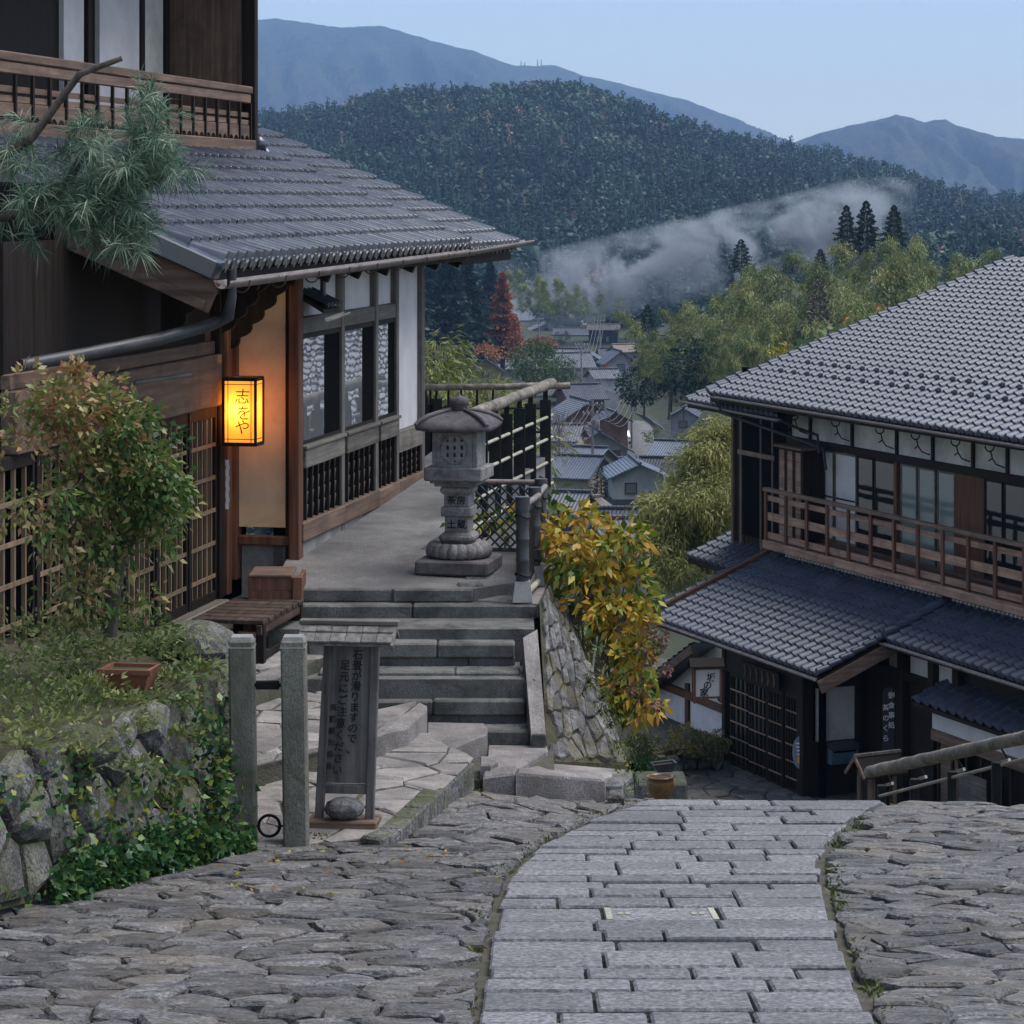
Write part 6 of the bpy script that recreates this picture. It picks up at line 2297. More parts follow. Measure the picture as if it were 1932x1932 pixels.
# ivy: hanging strands on the wall, a mound along its foot
pts, tn = [], []
def strand(u0, v0, u1, v1, D, n, spread):
    for k in range(n):
        t = k / n
        p = S(u0 + (u1 - u0) * t, v0 + (v1 - v0) * t, D)
        pts.append((p.x + rg.normal() * spread, p.y + rg.normal() * spread * .5 - .08, p.z + rg.normal() * spread))
        tn.append(rg.random())
for a in ((390, 1330, 405, 1590, 14.55, 260, .05), (415, 1380, 428, 1580, 14.6, 200, .035), (330, 1480, 360, 1600, 14.2, 120, .07), (250, 1430, 270, 1620, 13.8, 100, .07),
          (130, 1540, 140, 1660, 12.95, 120, .07), (200, 1500, 215, 1600, 13.4, 70, .06), (355, 1290, 340, 1400, 14.9, 120, .06), (170, 1440, 175, 1490, 13.2, 40, .03)):
    strand(*a)
for k in range(1000):
    a_, b_ = rg.random(), rg.random()
    if fbm2(a_ * 9, b_ * 5) < .5:
        continue
    p = wl_pt(min(.999, a_), b_ * .98) + nrm_w * (.10 + .06 * rg.random())
    pts.append(tuple(p)); tn.append(rg.random())
for k in range(3600):
    t = rg.random()
    u = 100 + 380 * t
    v = 1690 - 85 * t + rg.normal() * 14
    hgt = rg.random() ** 1.5
    D = 12.75 + 2.1 * t - .15 * rg.random()
    p = S(u, v, D)
    prof = .06 + .17 * math.exp(-((t - .62) / .22) ** 2) + .10 * math.exp(-((t - .2) / .15) ** 2)
    pts.append((p.x, p.y - .06, p.z + hgt * prof + .02))
    tn.append(rg.random() * .85)
pts = np.array(pts)
dr = rg.normal(size=pts.shape) * .7 + np.array([.3, -.6, .25])
iv = foliage('ivy', pts, dr, .032 + .03 * rg.random(len(pts)), .7, np.array(tn), LM['ivy'], None, 'stuff', rg)
tag(iv, 'glossy green ivy creeping over the foot of the boulder wall', 'ivy')
# ferns and low plants on the bed
pts, tn, drs = [], [], []
def tuft(u, v, D, n, r, h, tone, sp=.5):
    p = S(u, v, D)
    for k in range(int(n * .85)):
        a_ = rg.random() * 2 * math.pi
        q = rg.random()
        pts.append((p.x + math.cos(a_) * r * q, p.y + math.sin(a_) * r * q, p.z + h * rg.random() * .6))
        drs.append((math.cos(a_) * sp, math.sin(a_) * sp, .55 * rg.random() + .1))
        tn.append(min(1, max(0, tone + rg.normal() * .15)))
for a in ((150, 1250, 15.3, 260, .20, .2, .75), (215, 1190, 15.8, 200, .22, .2, .35), (270, 1200, 15.8, 220, .2, .2, .25), (320, 1215, 15.9, 160, .18, .16, .3), (130, 1290, 14.8, 160, .18, .15, .25),
          (180, 1300, 14.5, 140, .2, .12, .7), (150, 1330, 14.0, 160, .2, .12, .2), (310, 1290, 14.9, 220, .18, .14, .55), (330, 1330, 14.7, 140, .14, .1, .6), (250, 1330, 14.4, 120, .2, .1, .5), (170, 1385, 13.3, 120, .22, .05, .8), (350, 1250, 15.4, 120, .14, .12, .6), (120, 1220, 15.0, 240, .25, .2, .6), (60, 1260, 14.6, 300, .35, .2, .35), (20, 1330, 13.9, 300, .35, .2, .5), (70, 1380, 13.4, 260, .3, .12, .65), (-20, 1280, 14.2, 260, .35, .2, .3), (100, 1310, 14.3, 240, .3, .12, .4), (40, 1420, 12.8, 200, .25, .1, .6), (60, 1200, 15.4, 260, .35, .2, .45), (200, 1245, 15.1, 260, .25, .15, .65), (290, 1235, 15.3, 240, .25, .15, .4), (215, 1330, 14.3, 220, .25, .1, .55), (300, 1330, 14.6, 200, .2, .1, .3), (380, 1270, 15.2, 160, .12, .1, .5), (100, 1350, 13.8, 200, .25, .1, .5), (240, 1370, 14.0, 200, .2, .08, .7), (160, 1420, 13.0, 120, .15, .05, .75), (330, 1390, 14.4, 160, .15, .08, .5), (250, 1450, 13.6, 120, .15, .08, .45)):
    tuft(*a)
pts, drs = np.array(pts), np.array(drs)
fo = foliage('low_plants', pts, drs + rg.normal(size=pts.shape) * .25, .03 + .035 * rg.random(len(pts)), .35, np.array(tn), LM['fern'], None, 'stuff', rg)
tag(fo, 'mixed ferns and low green plants crowding the planting bed', 'plants')
# drooping fern fronds
fe = thing('wall_fern', S(330, 1480, 14.1), 'yellowing fern with arching fronds growing from the boulder wall', 'fern')
for k, (u0, v0, u1, v1) in enumerate(((300, 1500, 345, 1470), (320, 1490, 392, 1500), (318, 1500, 330, 1550), (310, 1500, 285, 1530))):
    A, B = S(u0, v0, 14.05), S(u1, v1, 13.95)
    Pn, Dn = [], []
    d0 = (B - A)
    for q in range(26):
        t = q / 25
        c = A + d0 * t + Vector((0, -.03, .09 * math.sin(math.pi * t) - .05 * t * t))
        for s_ in (-1, 1):
            Pn.append(c); Dn.append(Vector((d0.z * -s_, -.2, d0.x * s_)).normalized() + d0.normalized() * .5)
    Pn, Dn = np.array(Pn), np.array(Dn)
    ln = .05 * (1 - np.linspace(0, 1, 26).repeat(2)) + .012
    foliage('frond', Pn, Dn, ln, .35, .55 + .4 * rg.random(len(Pn)), LM['fern'], fe, None, rg)

# terracotta trough
tp = S(246, 1298, 14.75)
tr_ = thing('terracotta_trough', tp, 'reddish terracotta trough among the plants on the boulder wall', 'planter', rotz=math.radians(-10))
mb = MB()
w0, w1, h1, d0_, d1_ = .105, .145, .12, .08, .11
Vb = [(-w0, -d0_, 0), (w0, -d0_, 0), (w0, d0_, 0), (-w0, d0_, 0)]
Vt = [(-w1, -d1_, h1), (w1, -d1_, h1), (w1, d1_, h1), (-w1, d1_, h1)]
Vi = [(x * .86, y * .82, h1) for x, y, z in Vt]
Vj = [(x * .86, y * .82, h1 - .03) for x, y, z in Vt]
mb.add(Vb + Vt + Vi + Vj, [(0, 1, 5, 4), (1, 2, 6, 5), (2, 3, 7, 6), (3, 0, 4, 7), (3, 2, 1, 0), (4, 5, 9, 8), (5, 6, 10, 9), (6, 7, 11, 10), (7, 4, 8, 11), (8, 9, 13, 12), (9, 10, 14, 13), (10, 11, 15, 14), (11, 8, 12, 15)])
mb.build('pot', M['terracotta'], tr_)
mb = MB(); mb.box(-w1 - .012, w1 + .012, -d1_ - .012, -d1_, h1 - .03, h1 + .004, .004); mb.build('rim', M['terracotta'], tr_)
mb = MB(); mb.add([(x * .86, y * .82, h1 - .02) for x, y, z in Vt], [(0, 1, 2, 3)]); mb.build('soil', M['soil'], tr_)

# ------------------------------------------------------------------ shrub in front of the lattice doors
sh = thing('leafy_shrub', S(190, 1190, 15.4), 'large leafy shrub with yellowing and brown leaves in front of the lattice doors', 'shrub')
Pl, Ol, Tl = [], [], []
for (u, v, D, r, nc, per, tone) in ((150, 770, 15.2, (.28, .3, .28), 26, 46, .72), (235, 830, 15.2, (.30, .3, .30), 20, 30, .45), (285, 880, 15.15, (.24, .25, .26), 18, 30, .28), (210, 930, 15.2, (.36, .3, .30), 22, 28, .42),
                                  (300, 960, 15.2, (.17, .2, .20), 12, 26, .5), (150, 960, 15.2, (.24, .25, .36), 16, 22, .6), (140, 1090, 15.2, (.18, .2, .30), 10, 18, .7), (240, 1030, 15.2, (.30, .25, .16), 12, 18, .5), (60, 880, 15.0, (.4, .3, .6), 24, 24, .6), (265, 1130, 15.3, (.2, .2, .10), 6, 14, .7), (170, 1120, 15.2, (.25, .2, .2), 10, 16, .5)):
    P, O, cv = clumps(rg, S(u, v, D), r, int(nc * 1.3), int(per * 1.15), .10, .25, .1)
    Pl.append(P); Ol.append(O + np.array([.25, -.1, -.15])); Tl.append(tone + .06 + (cv - .5) * .45 + rg.normal(size=len(P)) * .15)
P, O, T_ = np.concatenate(Pl), np.concatenate(Ol), np.concatenate(Tl)
foliage('foliage', P, O, .036 + .032 * rg.random(len(P)), .52, T_, LM['shrub'], sh, None, rg)
limb('trunk', [S(205, 1200, 15.4), S(215, 1110, 15.4), S(228, 1040, 15.35), S(262, 985, 15.3), S(275, 960, 15.3)], [.05, .048, .05, .042, .03], M['bark'], sh)
for pts_ in ([(215, 1100), (170, 1010), (150, 900)], [(228, 1040), (215, 940), (240, 860)], [(130, 1200), (125, 1060), (150, 960)], [(262, 985), (300, 930), (310, 890)], [(150, 900), (160, 800), (140, 720)]):
    limb('branch', [S(u, v, 15.35) for u, v in pts_], [.022, .016, .007], M['bark'], sh, 6)

# ------------------------------------------------------------------ pine bough in front of the roof
pt_ = thing('pine_tree', S(-40, 1500, 13.6), 'pine bough with long pale green needles hanging in front of the tiled roof', 'pine tree')
limb('trunk', [S(-70, 1650, 13.5), S(-60, 900, 13.5), S(-50, 300, 13.6), S(-60, 60, 13.6)], [.13, .11, .09, .07], M['bark'], pt_, 9)
br = [[(-50, 330), (60, 260), (150, 140), (230, 110)], [(-50, 420), (60, 400), (160, 400), (230, 330), (275, 240)], [(160, 400), (215, 430), (250, 460)], [(60, 400), (130, 340), (165, 280)], [(160, 400), (240, 370), (310, 330)], [(130, 420), (190, 380), (200, 330)]]
for b_ in br:
    limb('branch', [S(u, v, 13.7) for u, v in b_], [.03 - .005 * i for i in range(len(b_))], M['bark'], pt_, 6)
NP, ND, NS, NT = [], [], [], []
tufts = []
for (u, v, ru, rv, n) in ((240, 330, 75, 60, 34), (180, 390, 75, 50, 26), (270, 270, 45, 40, 16), (235, 420, 50, 45, 18), (150, 310, 35, 40, 10), (310, 320, 40, 35, 10), (130, 400, 30, 40, 10), (270, 215, 25, 30, 6), (250, 465, 25, 18, 6), (160, 250, 18, 20, 5), (60, 380, 60, 60, 14), (30, 280, 60, 60, 10)):
    for k in range(int(n * 1.5)):
        tufts.append((u + rg.normal() * ru * .5, v + rg.normal() * rv * .5))
for (u, v) in tufts:
    c = np.array(S(u, v, 13.7 + rg.normal() * .12))
    ax = unit(np.array([[rg.normal() * .5 + .1, rg.normal() * .4, rg.normal() * .5 + .35]]))[0]
    m = 46
    base = c + ax * (rg.random((m, 1)) * .09)
    d_ = unit(ax * .5 + rg.normal(size=(m, 3)) * .62)
    NP.append(base); ND.append(d_); NS.append(.08 + .06 * rg.random(m)); NT.append(np.clip(rg.random() * .5 + rg.normal(size=m) * .2 + .25, 0, 1))
NP, ND, NS, NT = np.concatenate(NP), np.concatenate(ND), np.concatenate(NS), np.concatenate(NT)
foliage('needles', NP, ND, NS, .045, NT, LM['pine'], pt_, None, rg, .25, .02)

# ------------------------------------------------------------------ hydrangea on the bank
hy = thing('hydrangea_bush', S(1120, 1330, 19.9), 'hydrangea bush with yellow and orange autumn leaves beside the rubble wall', 'bush')
Pl, Ol, Tl = [], [], []
for (u, v, D, r, nc, per, tone) in ((1075, 1000, 20.6, (.22, .3, .22), 12, 22, .55), (1110, 1050, 20.5, (.35, .35, .30), 18, 24, .5), (1150, 1120, 20.4, (.33, .35, .30), 18, 24, .46), (1175, 1040, 20.5, (.18, .25, .22), 9, 22, .5),
                                  (1180, 1180, 20.2, (.25, .3, .30), 14, 22, .48), (1080, 1110, 20.4, (.15, .25, .3), 8, 20, .42), (1200, 1260, 20.0, (.18, .25, .22), 11, 20, .45), (1215, 1320, 19.8, (.16, .2, .16), 7, 18, .6), (1175, 1290, 19.9, (.16, .2, .2), 7, 18, .5), (1140, 1200, 20.2, (.14, .25, .22), 6, 16, .6), (1000, 985, 21.6, (.30, .2, .35), 8, 18, .3), (930, 1000, 21.8, (.35, .2, .3), 8, 18, .3)):
    P, O, cv = clumps(rg, S(u, v, D), r, nc, per, .11, .45, 0)
    Pl.append(P); Ol.append(O + np.array([0, -.25, -.35])); Tl.append(tone - .05 + (cv - .5) * .55 + rg.normal(size=len(P)) * .17)
P, O, T_ = np.concatenate(Pl), np.concatenate(Ol), np.concatenate(Tl)
foliage('foliage', P, O, .065 + .05 * rg.random(len(P)), .52, T_, LM['hyd'], hy, None, rg)
for k in range(16):
    u = 1075 + 130 * rg.random()
    limb('stem', [S(1110 + rg.normal() * 25, 1340, 20.0), S((u + 1110) / 2, 1220, 20.2), S(u, 1060 + 120 * rg.random(), 20.4)], [.012, .010, .006], M['bark'], hy, 5)
for (u, v, D) in ((1230, 1200, 19.8), (1250, 1215, 19.7), (1240, 1225, 19.7), (1258, 1265, 19.5), (1222, 1245, 19.7), (1240, 1332, 19.3), (1192, 1300, 19.5), (1230, 1185, 19.9), (1212, 1225, 19.8), (1252, 1200, 19.7)):
    c = np.array(S(u, v, D))
    o = unit(rg.normal(size=(46, 3)))
    foliage('dry_flower_head', c + o * .03, o + rg.normal(size=o.shape) * .5, .03, .7, rg.random(46), LM['dry'], hy, None, rg)
limb('stem', [S(1190, 1345, 19.6), S(1215, 1300, 19.5), S(1240, 1333, 19.3)], [.007, .006, .004], M['bark'], hy, 5)
# ferns on the rubble wall
for k, (u, v, D) in enumerate(((1110, 1290, 19.0), (1135, 1320, 18.8), (1098, 1310, 18.9), (1150, 1370, 18.7), (1130, 1345, 18.7))):
    fn = thing('small_fern', S(u, v, D), ('uppermost small bright fern on the rubble wall', 'small fern at mid height on the rubble wall, nearest the hydrangea', 'leftmost small fern on the rubble wall', 'lowest small fern at the outer corner of the rubble wall', 'small fern low in the middle of the rubble wall')[k], 'fern', 'ferns on the rubble wall')
    for q in range(5):
        a_ = -.6 + 1.3 * q / 4 + rg.normal() * .1
        A = S(u, v, D); B = A + Vector((.16 * math.sin(a_ * 1.6) + .05, -.08, .03 + .06 * math.cos(a_)))
        d0 = B - A
        Pn, Dn = [], []
        for t in np.linspace(0, 1, 14):
            c = A + d0 * float(t) + Vector((0, 0, .05 * math.sin(math.pi * t) - .03 * t))
            for s_ in (-1, 1):
                Pn.append(c); Dn.append(Vector((-d0.z * s_, -.1, d0.x * s_)).normalized() + d0.normalized() * .4)
        foliage('frond', np.array(Pn), np.array(Dn), .035 * (1.1 - np.linspace(0, 1, 14).repeat(2)), .4, .3 + .4 * rg.random(28), LM['moss'], fn, None, rg)
# moss and grass along joints and feet of walls
pts, tn = [], []
def mosspath(p0, p1, n, w, D0, D1):
    for k in range(n):
        t = rg.random()
        p = S(p0[0] + (p1[0] - p0[0]) * t, p0[1] + (p1[1] - p0[1]) * t, D0 + (D1 - D0) * t)
        pts.append((p.x + rg.normal() * w, p.y + rg.normal() * w, p.z + .005)); tn.append(rg.random())
mosspath((735, 1578), (905, 1492), 500, .025, 15.35, 17.1)
mosspath((590, 1585), (735, 1580), 420, .03, 15.1, 15.3)
mosspath((440, 1608), (600, 1605), 250, .06, 14.8, 14.9)
mosspath((1172, 1400), (1190, 1500), 260, .05, 18.4, 17.4)
mosspath((1100, 1180), (1172, 1430), 300, .05, 19.3, 18.5)
mosspath((120, 1700), (430, 1625), 260, .09, 12.8, 14.6)
for tab, sg_ in ((PL, -1), (PR, 1)):
    for k in range(900):
        y = 8.5 + 8.8 * rg.random()
        x = lerp_tab(tab, y) + sg_ * (.02 + .07 * rg.random())
        if fbm2(y * 4.0, sg_ * 2.0 + x) < .42:
            continue
        pts.append((x, y, roadz(x, y) - .02)); tn.append(rg.random() * .6)
pts = np.array(pts)
mo = foliage('moss', pts, rg.normal(size=pts.shape) * .6 + np.array([0, 0, .8]), .02 + .03 * rg.random(len(pts)), .3, np.array(tn), LM['moss'], None, 'stuff', rg)
tag(mo, 'bright moss and grass in the joints along the path edges', 'moss')
# fallen leaves
pts = np.array([(lambda x, y: (x, y, roadz(x, y) + .012))(-2.2 + 2.2 * rg.random(), 12.9 + 2.2 * rg.random()) for _ in range(70)])
lv_ = foliage('fallen_leaves', pts, rg.normal(size=pts.shape) * np.array([1, 1, .12]), .035, .5, .4 + .6 * rg.random(70), LM['hyd'], None, 'stuff', rg)
tag(lv_, 'scattered fallen autumn leaves on the rough paving', 'leaves')

# ------------------------------------------------------------------ court in front of the right house
court = thing('court_wall', S(1250, 1480, 46.5), 'low mossy boulder wall holding shrubs before the white wing', 'wall')
def cw_pt(s_, t):
    a, b = S(1178, 1478, 44.8), S(1300, 1452, 46.5)
    c = S(1366, 1453, 46.4)
    p = a.lerp(b, s_ / .6) if s_ < .6 else b.lerp(c, (s_ - .6) / .4)
    return p + Vector((0, .1 * t, t * .36))
wall_stones(cw_pt, Vector((.1, -1, .1)).normalized(), .14, .45, random.Random(8), M['rock'], court, (.06, .14))
mb = MB(); mb.add([cw_pt(s_, t) + Vector((0, .06, -.3 * (1 - t))) for t in (0, 1) for s_ in np.linspace(0, 1, 9)], [(i, i + 1, 10 + i, 9 + i) for i in range(8)])
mb.add([cw_pt(s_, 1) + Vector((0, .05, -.02)) for s_ in np.linspace(0, 1, 9)] + [cw_pt(s_, 1) + Vector((.2, .9, 0)) for s_ in np.linspace(0, 1, 9)], [(i, i + 1, 10 + i, 9 + i) for i in range(8)])
mb.build('soil', M['soil'], court)
crt = sheet('courtyard', list(np.linspace(0.8, 9, 12)), list(np.linspace(40, 58, 12)), lambda x, y: GZ - .03, M['joint'])
for (c, pl) in cells(1.5, 5.0, 41.5, 47.4, .42, .5, .4, random.Random(77), .02):
    lump(pl, lambda x, y: GZ - .0, .05, M['slate'], 'paving_stone', crt, .04, .015, random.Random(int(c[0] * 97 + c[1] * 13)), .7, .015)
for (u, v, D, r, nc, per, tone, lab, m_) in ((1210, 1404, 45.4, (.30, .28, .32), 22, 46, .35, 'rounded clipped shrub at the left end of the court wall', 'box'),
                                          (1288, 1402, 46.3, (.52, .3, .34), 34, 46, .7, 'spreading yellow-brown azalea in the middle of the court wall', 'box'),
                                          (1346, 1408, 46.2, (.28, .25, .27), 20, 46, .65, 'small azalea next to the lattice door post', 'box'),
                                          (1218, 1440, 45.0, (.36, .25, .14), 14, 44, .1, 'dark green low plant under the clipped shrub', 'ivy')):
    b0_ = S(u, v, D)
    t_ = thing('court_shrub', (b0_.x, b0_.y, b0_.z - r[2] - .05), lab, 'shrub')
    P, O, cv = clumps(rg, b0_, r, nc, per, .09, .35, .4)
    foliage('foliage', P, O, .05 + .03 * rg.random(len(P)), .4, tone + (cv - .5) * .4 + rg.normal(size=len(P)) * .15, LM[m_], t_, None, rg)
    for q in range(4):
        limb('stem', [(b0_.x, b0_.y, b0_.z - r[2] - .05), (b0_.x + rg.normal() * r[0] * .5, b0_.y, b0_.z + .3 * r[2])], [.02, .008], M['bark'], t_, 5)
gp = S(1246, 1508, 42.0)
pot = thing('glazed_pot', gp, 'brown glazed round flower pot standing before the court wall', 'pot')
k_ = 42.0 / F
mb = MB(); mb.lathe([(17 * k_, 0), (20 * k_, 6 * k_), (25 * k_, 22 * k_), (25 * k_, 34 * k_), (23 * k_, 40 * k_), (26 * k_, 41 * k_), (26 * k_, 44 * k_), (22 * k_, 44 * k_), (21 * k_, 40 * k_)], gp, 20); mb.build('body', M['glaze'], pot)
mb = MB(); mb.lathe([(21 * k_, 39 * k_), (20 * k_, 40.5 * k_)], gp, 16); mb.build('soil', M['soil'], pot)
bt = S(1252, 1455, 43.5)
tgh = thing('bonsai_trough', bt, 'shallow dark boat-shaped planter standing on the stone slab', 'planter', rotz=math.radians(10))
mb = MB()
Vb = [(-.12, -.09, 0), (.12, -.09, 0), (.12, .09, 0), (-.12, .09, 0)]
Vt = [(-.20, -.14, .13), (.20, -.14, .16), (.20, .14, .16), (-.20, .14, .13)]
Vi = [(x * .85, y * .8, z - .01) for x, y, z in Vt]
mb.add(Vb + Vt + Vi, [(0, 1, 5, 4), (1, 2, 6, 5), (2, 3, 7, 6), (3, 0, 4, 7), (4, 5, 9, 8), (5, 6, 10, 9), (6, 7, 11, 10), (7, 4, 8, 11)])
mb.build('pot', M['pipe'], tgh)
mb = MB(); mb.add([(x, y, z - .03) for x, y, z in Vi], [(0, 1, 2, 3)]); mb.build('soil', M['soil'], tgh)
a, b = S(1200, 1463, 43.9), S(1293, 1458, 43.9)
mb = MB(); mb.box(a.x, b.x, 43.3, 44.3, GZ - .1, a.z - .01, .03)
st_ = mb.build('stone_slab', M['rock']); tag(st_, 'worn grey stone block carrying the boat-shaped planter', 'stone block')

# ------------------------------------------------------------------ land: one sheet from under the village to the horizon
PROF = [(-60, -3.0), (0, -3.2), (20, -6.0), (36, -11.0), (58, -11.6), (75, -14.5), (110, -20), (180, -27), (260, -31.5), (335, -32.6), (400, -33.4), (500, -32), (600, -29.5), (700, -29), (760, -24)]
CREST = [(-900, 320), (-300, 290), (0, 275), (300, 250), (480, 246), (560, 232), (690, 214), (760, 203), (830, 195), (960, 186), (1040, 180), (1110, 192), (1180, 210), (1250, 238), (1330, 268), (1400, 285), (1500, 305), (1600, 330), (1700, 358), (1820, 388), (1932, 404), (2300, 430), (2900, 440)]
D_A, D_B = 760.0, 1420.0
def hill_z(u, D):
    """Wooded hill between D_A and its crest at D_B, then falling away."""
    zc = -(lerp_tab(CREST, u) - HV) / F * D_B
    if D <= D_B:
        t = (D - D_A) / (D_B - D_A)
        k = t * t * (3 - 2 * t) * .5 + t * .5
        z = -24 + (zc + 24) * k
        z += 7 * math.sin(u * .011 + D * .004) * math.sin(D * .009 + u * .003) * t * (1 - t) * 4 * .6
        return z
    return max(-70, zc - (D - D_B) * .12)
def land_z(u, D):
    if D < D_A:
        z = lerp_tab(PROF, D)
        z += 17 * sst(1190, 1560, u) * sst(95, 170, D) * (1 - .45 * sst(420, 700, D))
        z += 9 * sst(960, 700, u) * sst(150, 320, D) * (1 - .6 * sst(560, 760, D))
        return z
    return hill_z(u, D)
M['land'] = surf('meadow_and_earth', (.018, .030, .014), (.065, .070, .034), .05, (.9, 1), .6, .5, (.09, .075, .045), .03, .4, None, 1, 0, coord='World')
us = np.linspace(-900, 2900, 96)
Ds = np.concatenate([[-60, 0.5, 8, 20], np.linspace(34, 60, 5), np.linspace(70, 300, 24), np.linspace(320, 760, 23), np.linspace(780, 1420, 33), [1500, 1700, 2200, 3200, 4500, 6500, 8000]])
V_ = []
for D in Ds:
    for u in us:
        if D < 20:
            V_.append(((u - CX) / F * 20 * 4, D, lerp_tab(PROF, D)))
        else:
            V_.append(((u - CX) / F * D * (1.0 + 3.0 * max(0, (60 - D)) / 40), D, land_z(u, D)))
nu = len(us)
Fq = [(j * nu + i, j * nu + i + 1, (j + 1) * nu + i + 1, (j + 1) * nu + i) for j in range(len(Ds) - 1) for i in range(nu - 1)]
ground = np_mesh('ground', np.array(V_), np.array(Fq), M['land'], None, 'structure', smooth=True)

# ------------------------------------------------------------------ far mountains
def vnoise(x, y, seed):
    def h(i, j):
        n = (i * 374761393 + j * 668265263 + seed * 974634) & 0xffffffff
        n = ((n ^ (n >> 13)) * 1274126177) & 0xffffffff
        return ((n ^ (n >> 16)) & 0xffff) / 65535.0
    i, j = math.floor(x), math.floor(y)
    fx, fy = x - i, y - j
    fx, fy = fx * fx * (3 - 2 * fx), fy * fy * (3 - 2 * fy)
    return (h(i, j) * (1 - fx) + h(i + 1, j) * fx) * (1 - fy) + (h(i, j + 1) * (1 - fx) + h(i + 1, j + 1) * fx) * fy
def fbm(x, y, seed, o=5):
    s_, a_ = 0, .5
    for k in range(o):
        s_ += a_ * vnoise(x, y, seed + k); x *= 2.03; y *= 2.03; a_ *= .5
    return s_
M['mountain'] = surf('wooded_mountain', (.018, .036, .028), (.085, .088, .055), .012, (.9, 1), 1.0, .045, (.12, .085, .06), .0025, .5, (.012, .026, .02), .07, 0, coord='World', bdist=22.0)
def mountain(name, ridge, D0, D1, zb, seed, amp, cols=300, rws=46):
    u0, u1 = ridge[0][0], ridge[-1][0]
    V_ = []
    for j in range(rws):
        t = j / (rws - 1)
        for i in range(cols):
            u = u0 + (u1 - u0) * i / (cols - 1)
            rd = fbm(u * .008, 3.1, seed, 4) - .5
            D = D0 + (D1 - D0) * t
            zc = -(lerp_tab(ridge, u) - HV) / F * D1 + (fbm(u * .10, 1.7, seed + 9, 3) - .45) * amp * .05
            wx = u * .013 + 2.2 * fbm(u * .006, t * 2.5, seed + 31, 2)
            spur = 1 - abs(2 * fbm(wx + .8 * t, t * 3.2 + .01 * u, seed + 3, 5) - 1)
            k = t ** .85
            z = zb + (zc - zb) * k + (spur - .62) * amp * math.sin(math.pi * min(1, t * 1.0)) * 1.2
            if t > .96:
                z = zb + (zc - zb) * k
            V_.append(((u - CX) / F * D, D, z))
    # back slope
    for i in range(cols):
        x, y, z = V_[(rws - 1) * cols + i]
        V_.append((x * 1.15, y * 1.15, zb))
    n = rws + 1
    Fq = [(j * cols + i, j * cols + i + 1, (j + 1) * cols + i + 1, (j + 1) * cols + i) for j in range(n - 1) for i in range(cols - 1)]
    return np_mesh(name, np.array(V_), np.array(Fq), M['mountain'], None, 'structure', smooth=True)
mountain('mountain_ridge', [(-700, 130), (-300, 70), (0, 52), (200, 36), (420, 44), (520, 34), (640, 52), (720, 48), (820, 78), (900, 98), (935, 112), (965, 123), (1005, 124), (1045, 122), (1105, 145), (1135, 148), (1200, 166), (1300, 190), (1380, 222), (1450, 252), (1500, 272), (1600, 310), (1800, 350), (2200, 380)], 4300, 6600, -60, 11, 130)
mountain('mountain_peak', [(1180, 330), (1300, 320), (1400, 300), (1460, 284), (1500, 268), (1550, 250), (1620, 233), (1660, 225), (1690, 216), (1715, 221), (1745, 231), (1765, 226), (1785, 226), (1805, 238), (1830, 243), (1880, 258), (1932, 262), (2050, 250), (2300, 230), (2700, 300)], 3600, 5200, -60, 23, 90)
# masts on the ridge
for k, (u, v) in enumerate(((983, 116), (1014, 112), (1021, 112), (990, 118))):
    b = S(u, 125, 6550)
    t_ = thing('radio_mast', b, ('leftmost thin radio mast on the far ridge', 'left one of the two tall masts on the far ridge', 'right one of the two tall masts on the far ridge', 'shorter radio mast second from left on the far ridge')[k], 'mast', 'masts on the ridge')
    mb = MB(); mb.tube([b - Vector((0, 0, 10)), S(u, v, 6550)], 1.1, 5); mb.build('pole', M['iron'], t_)

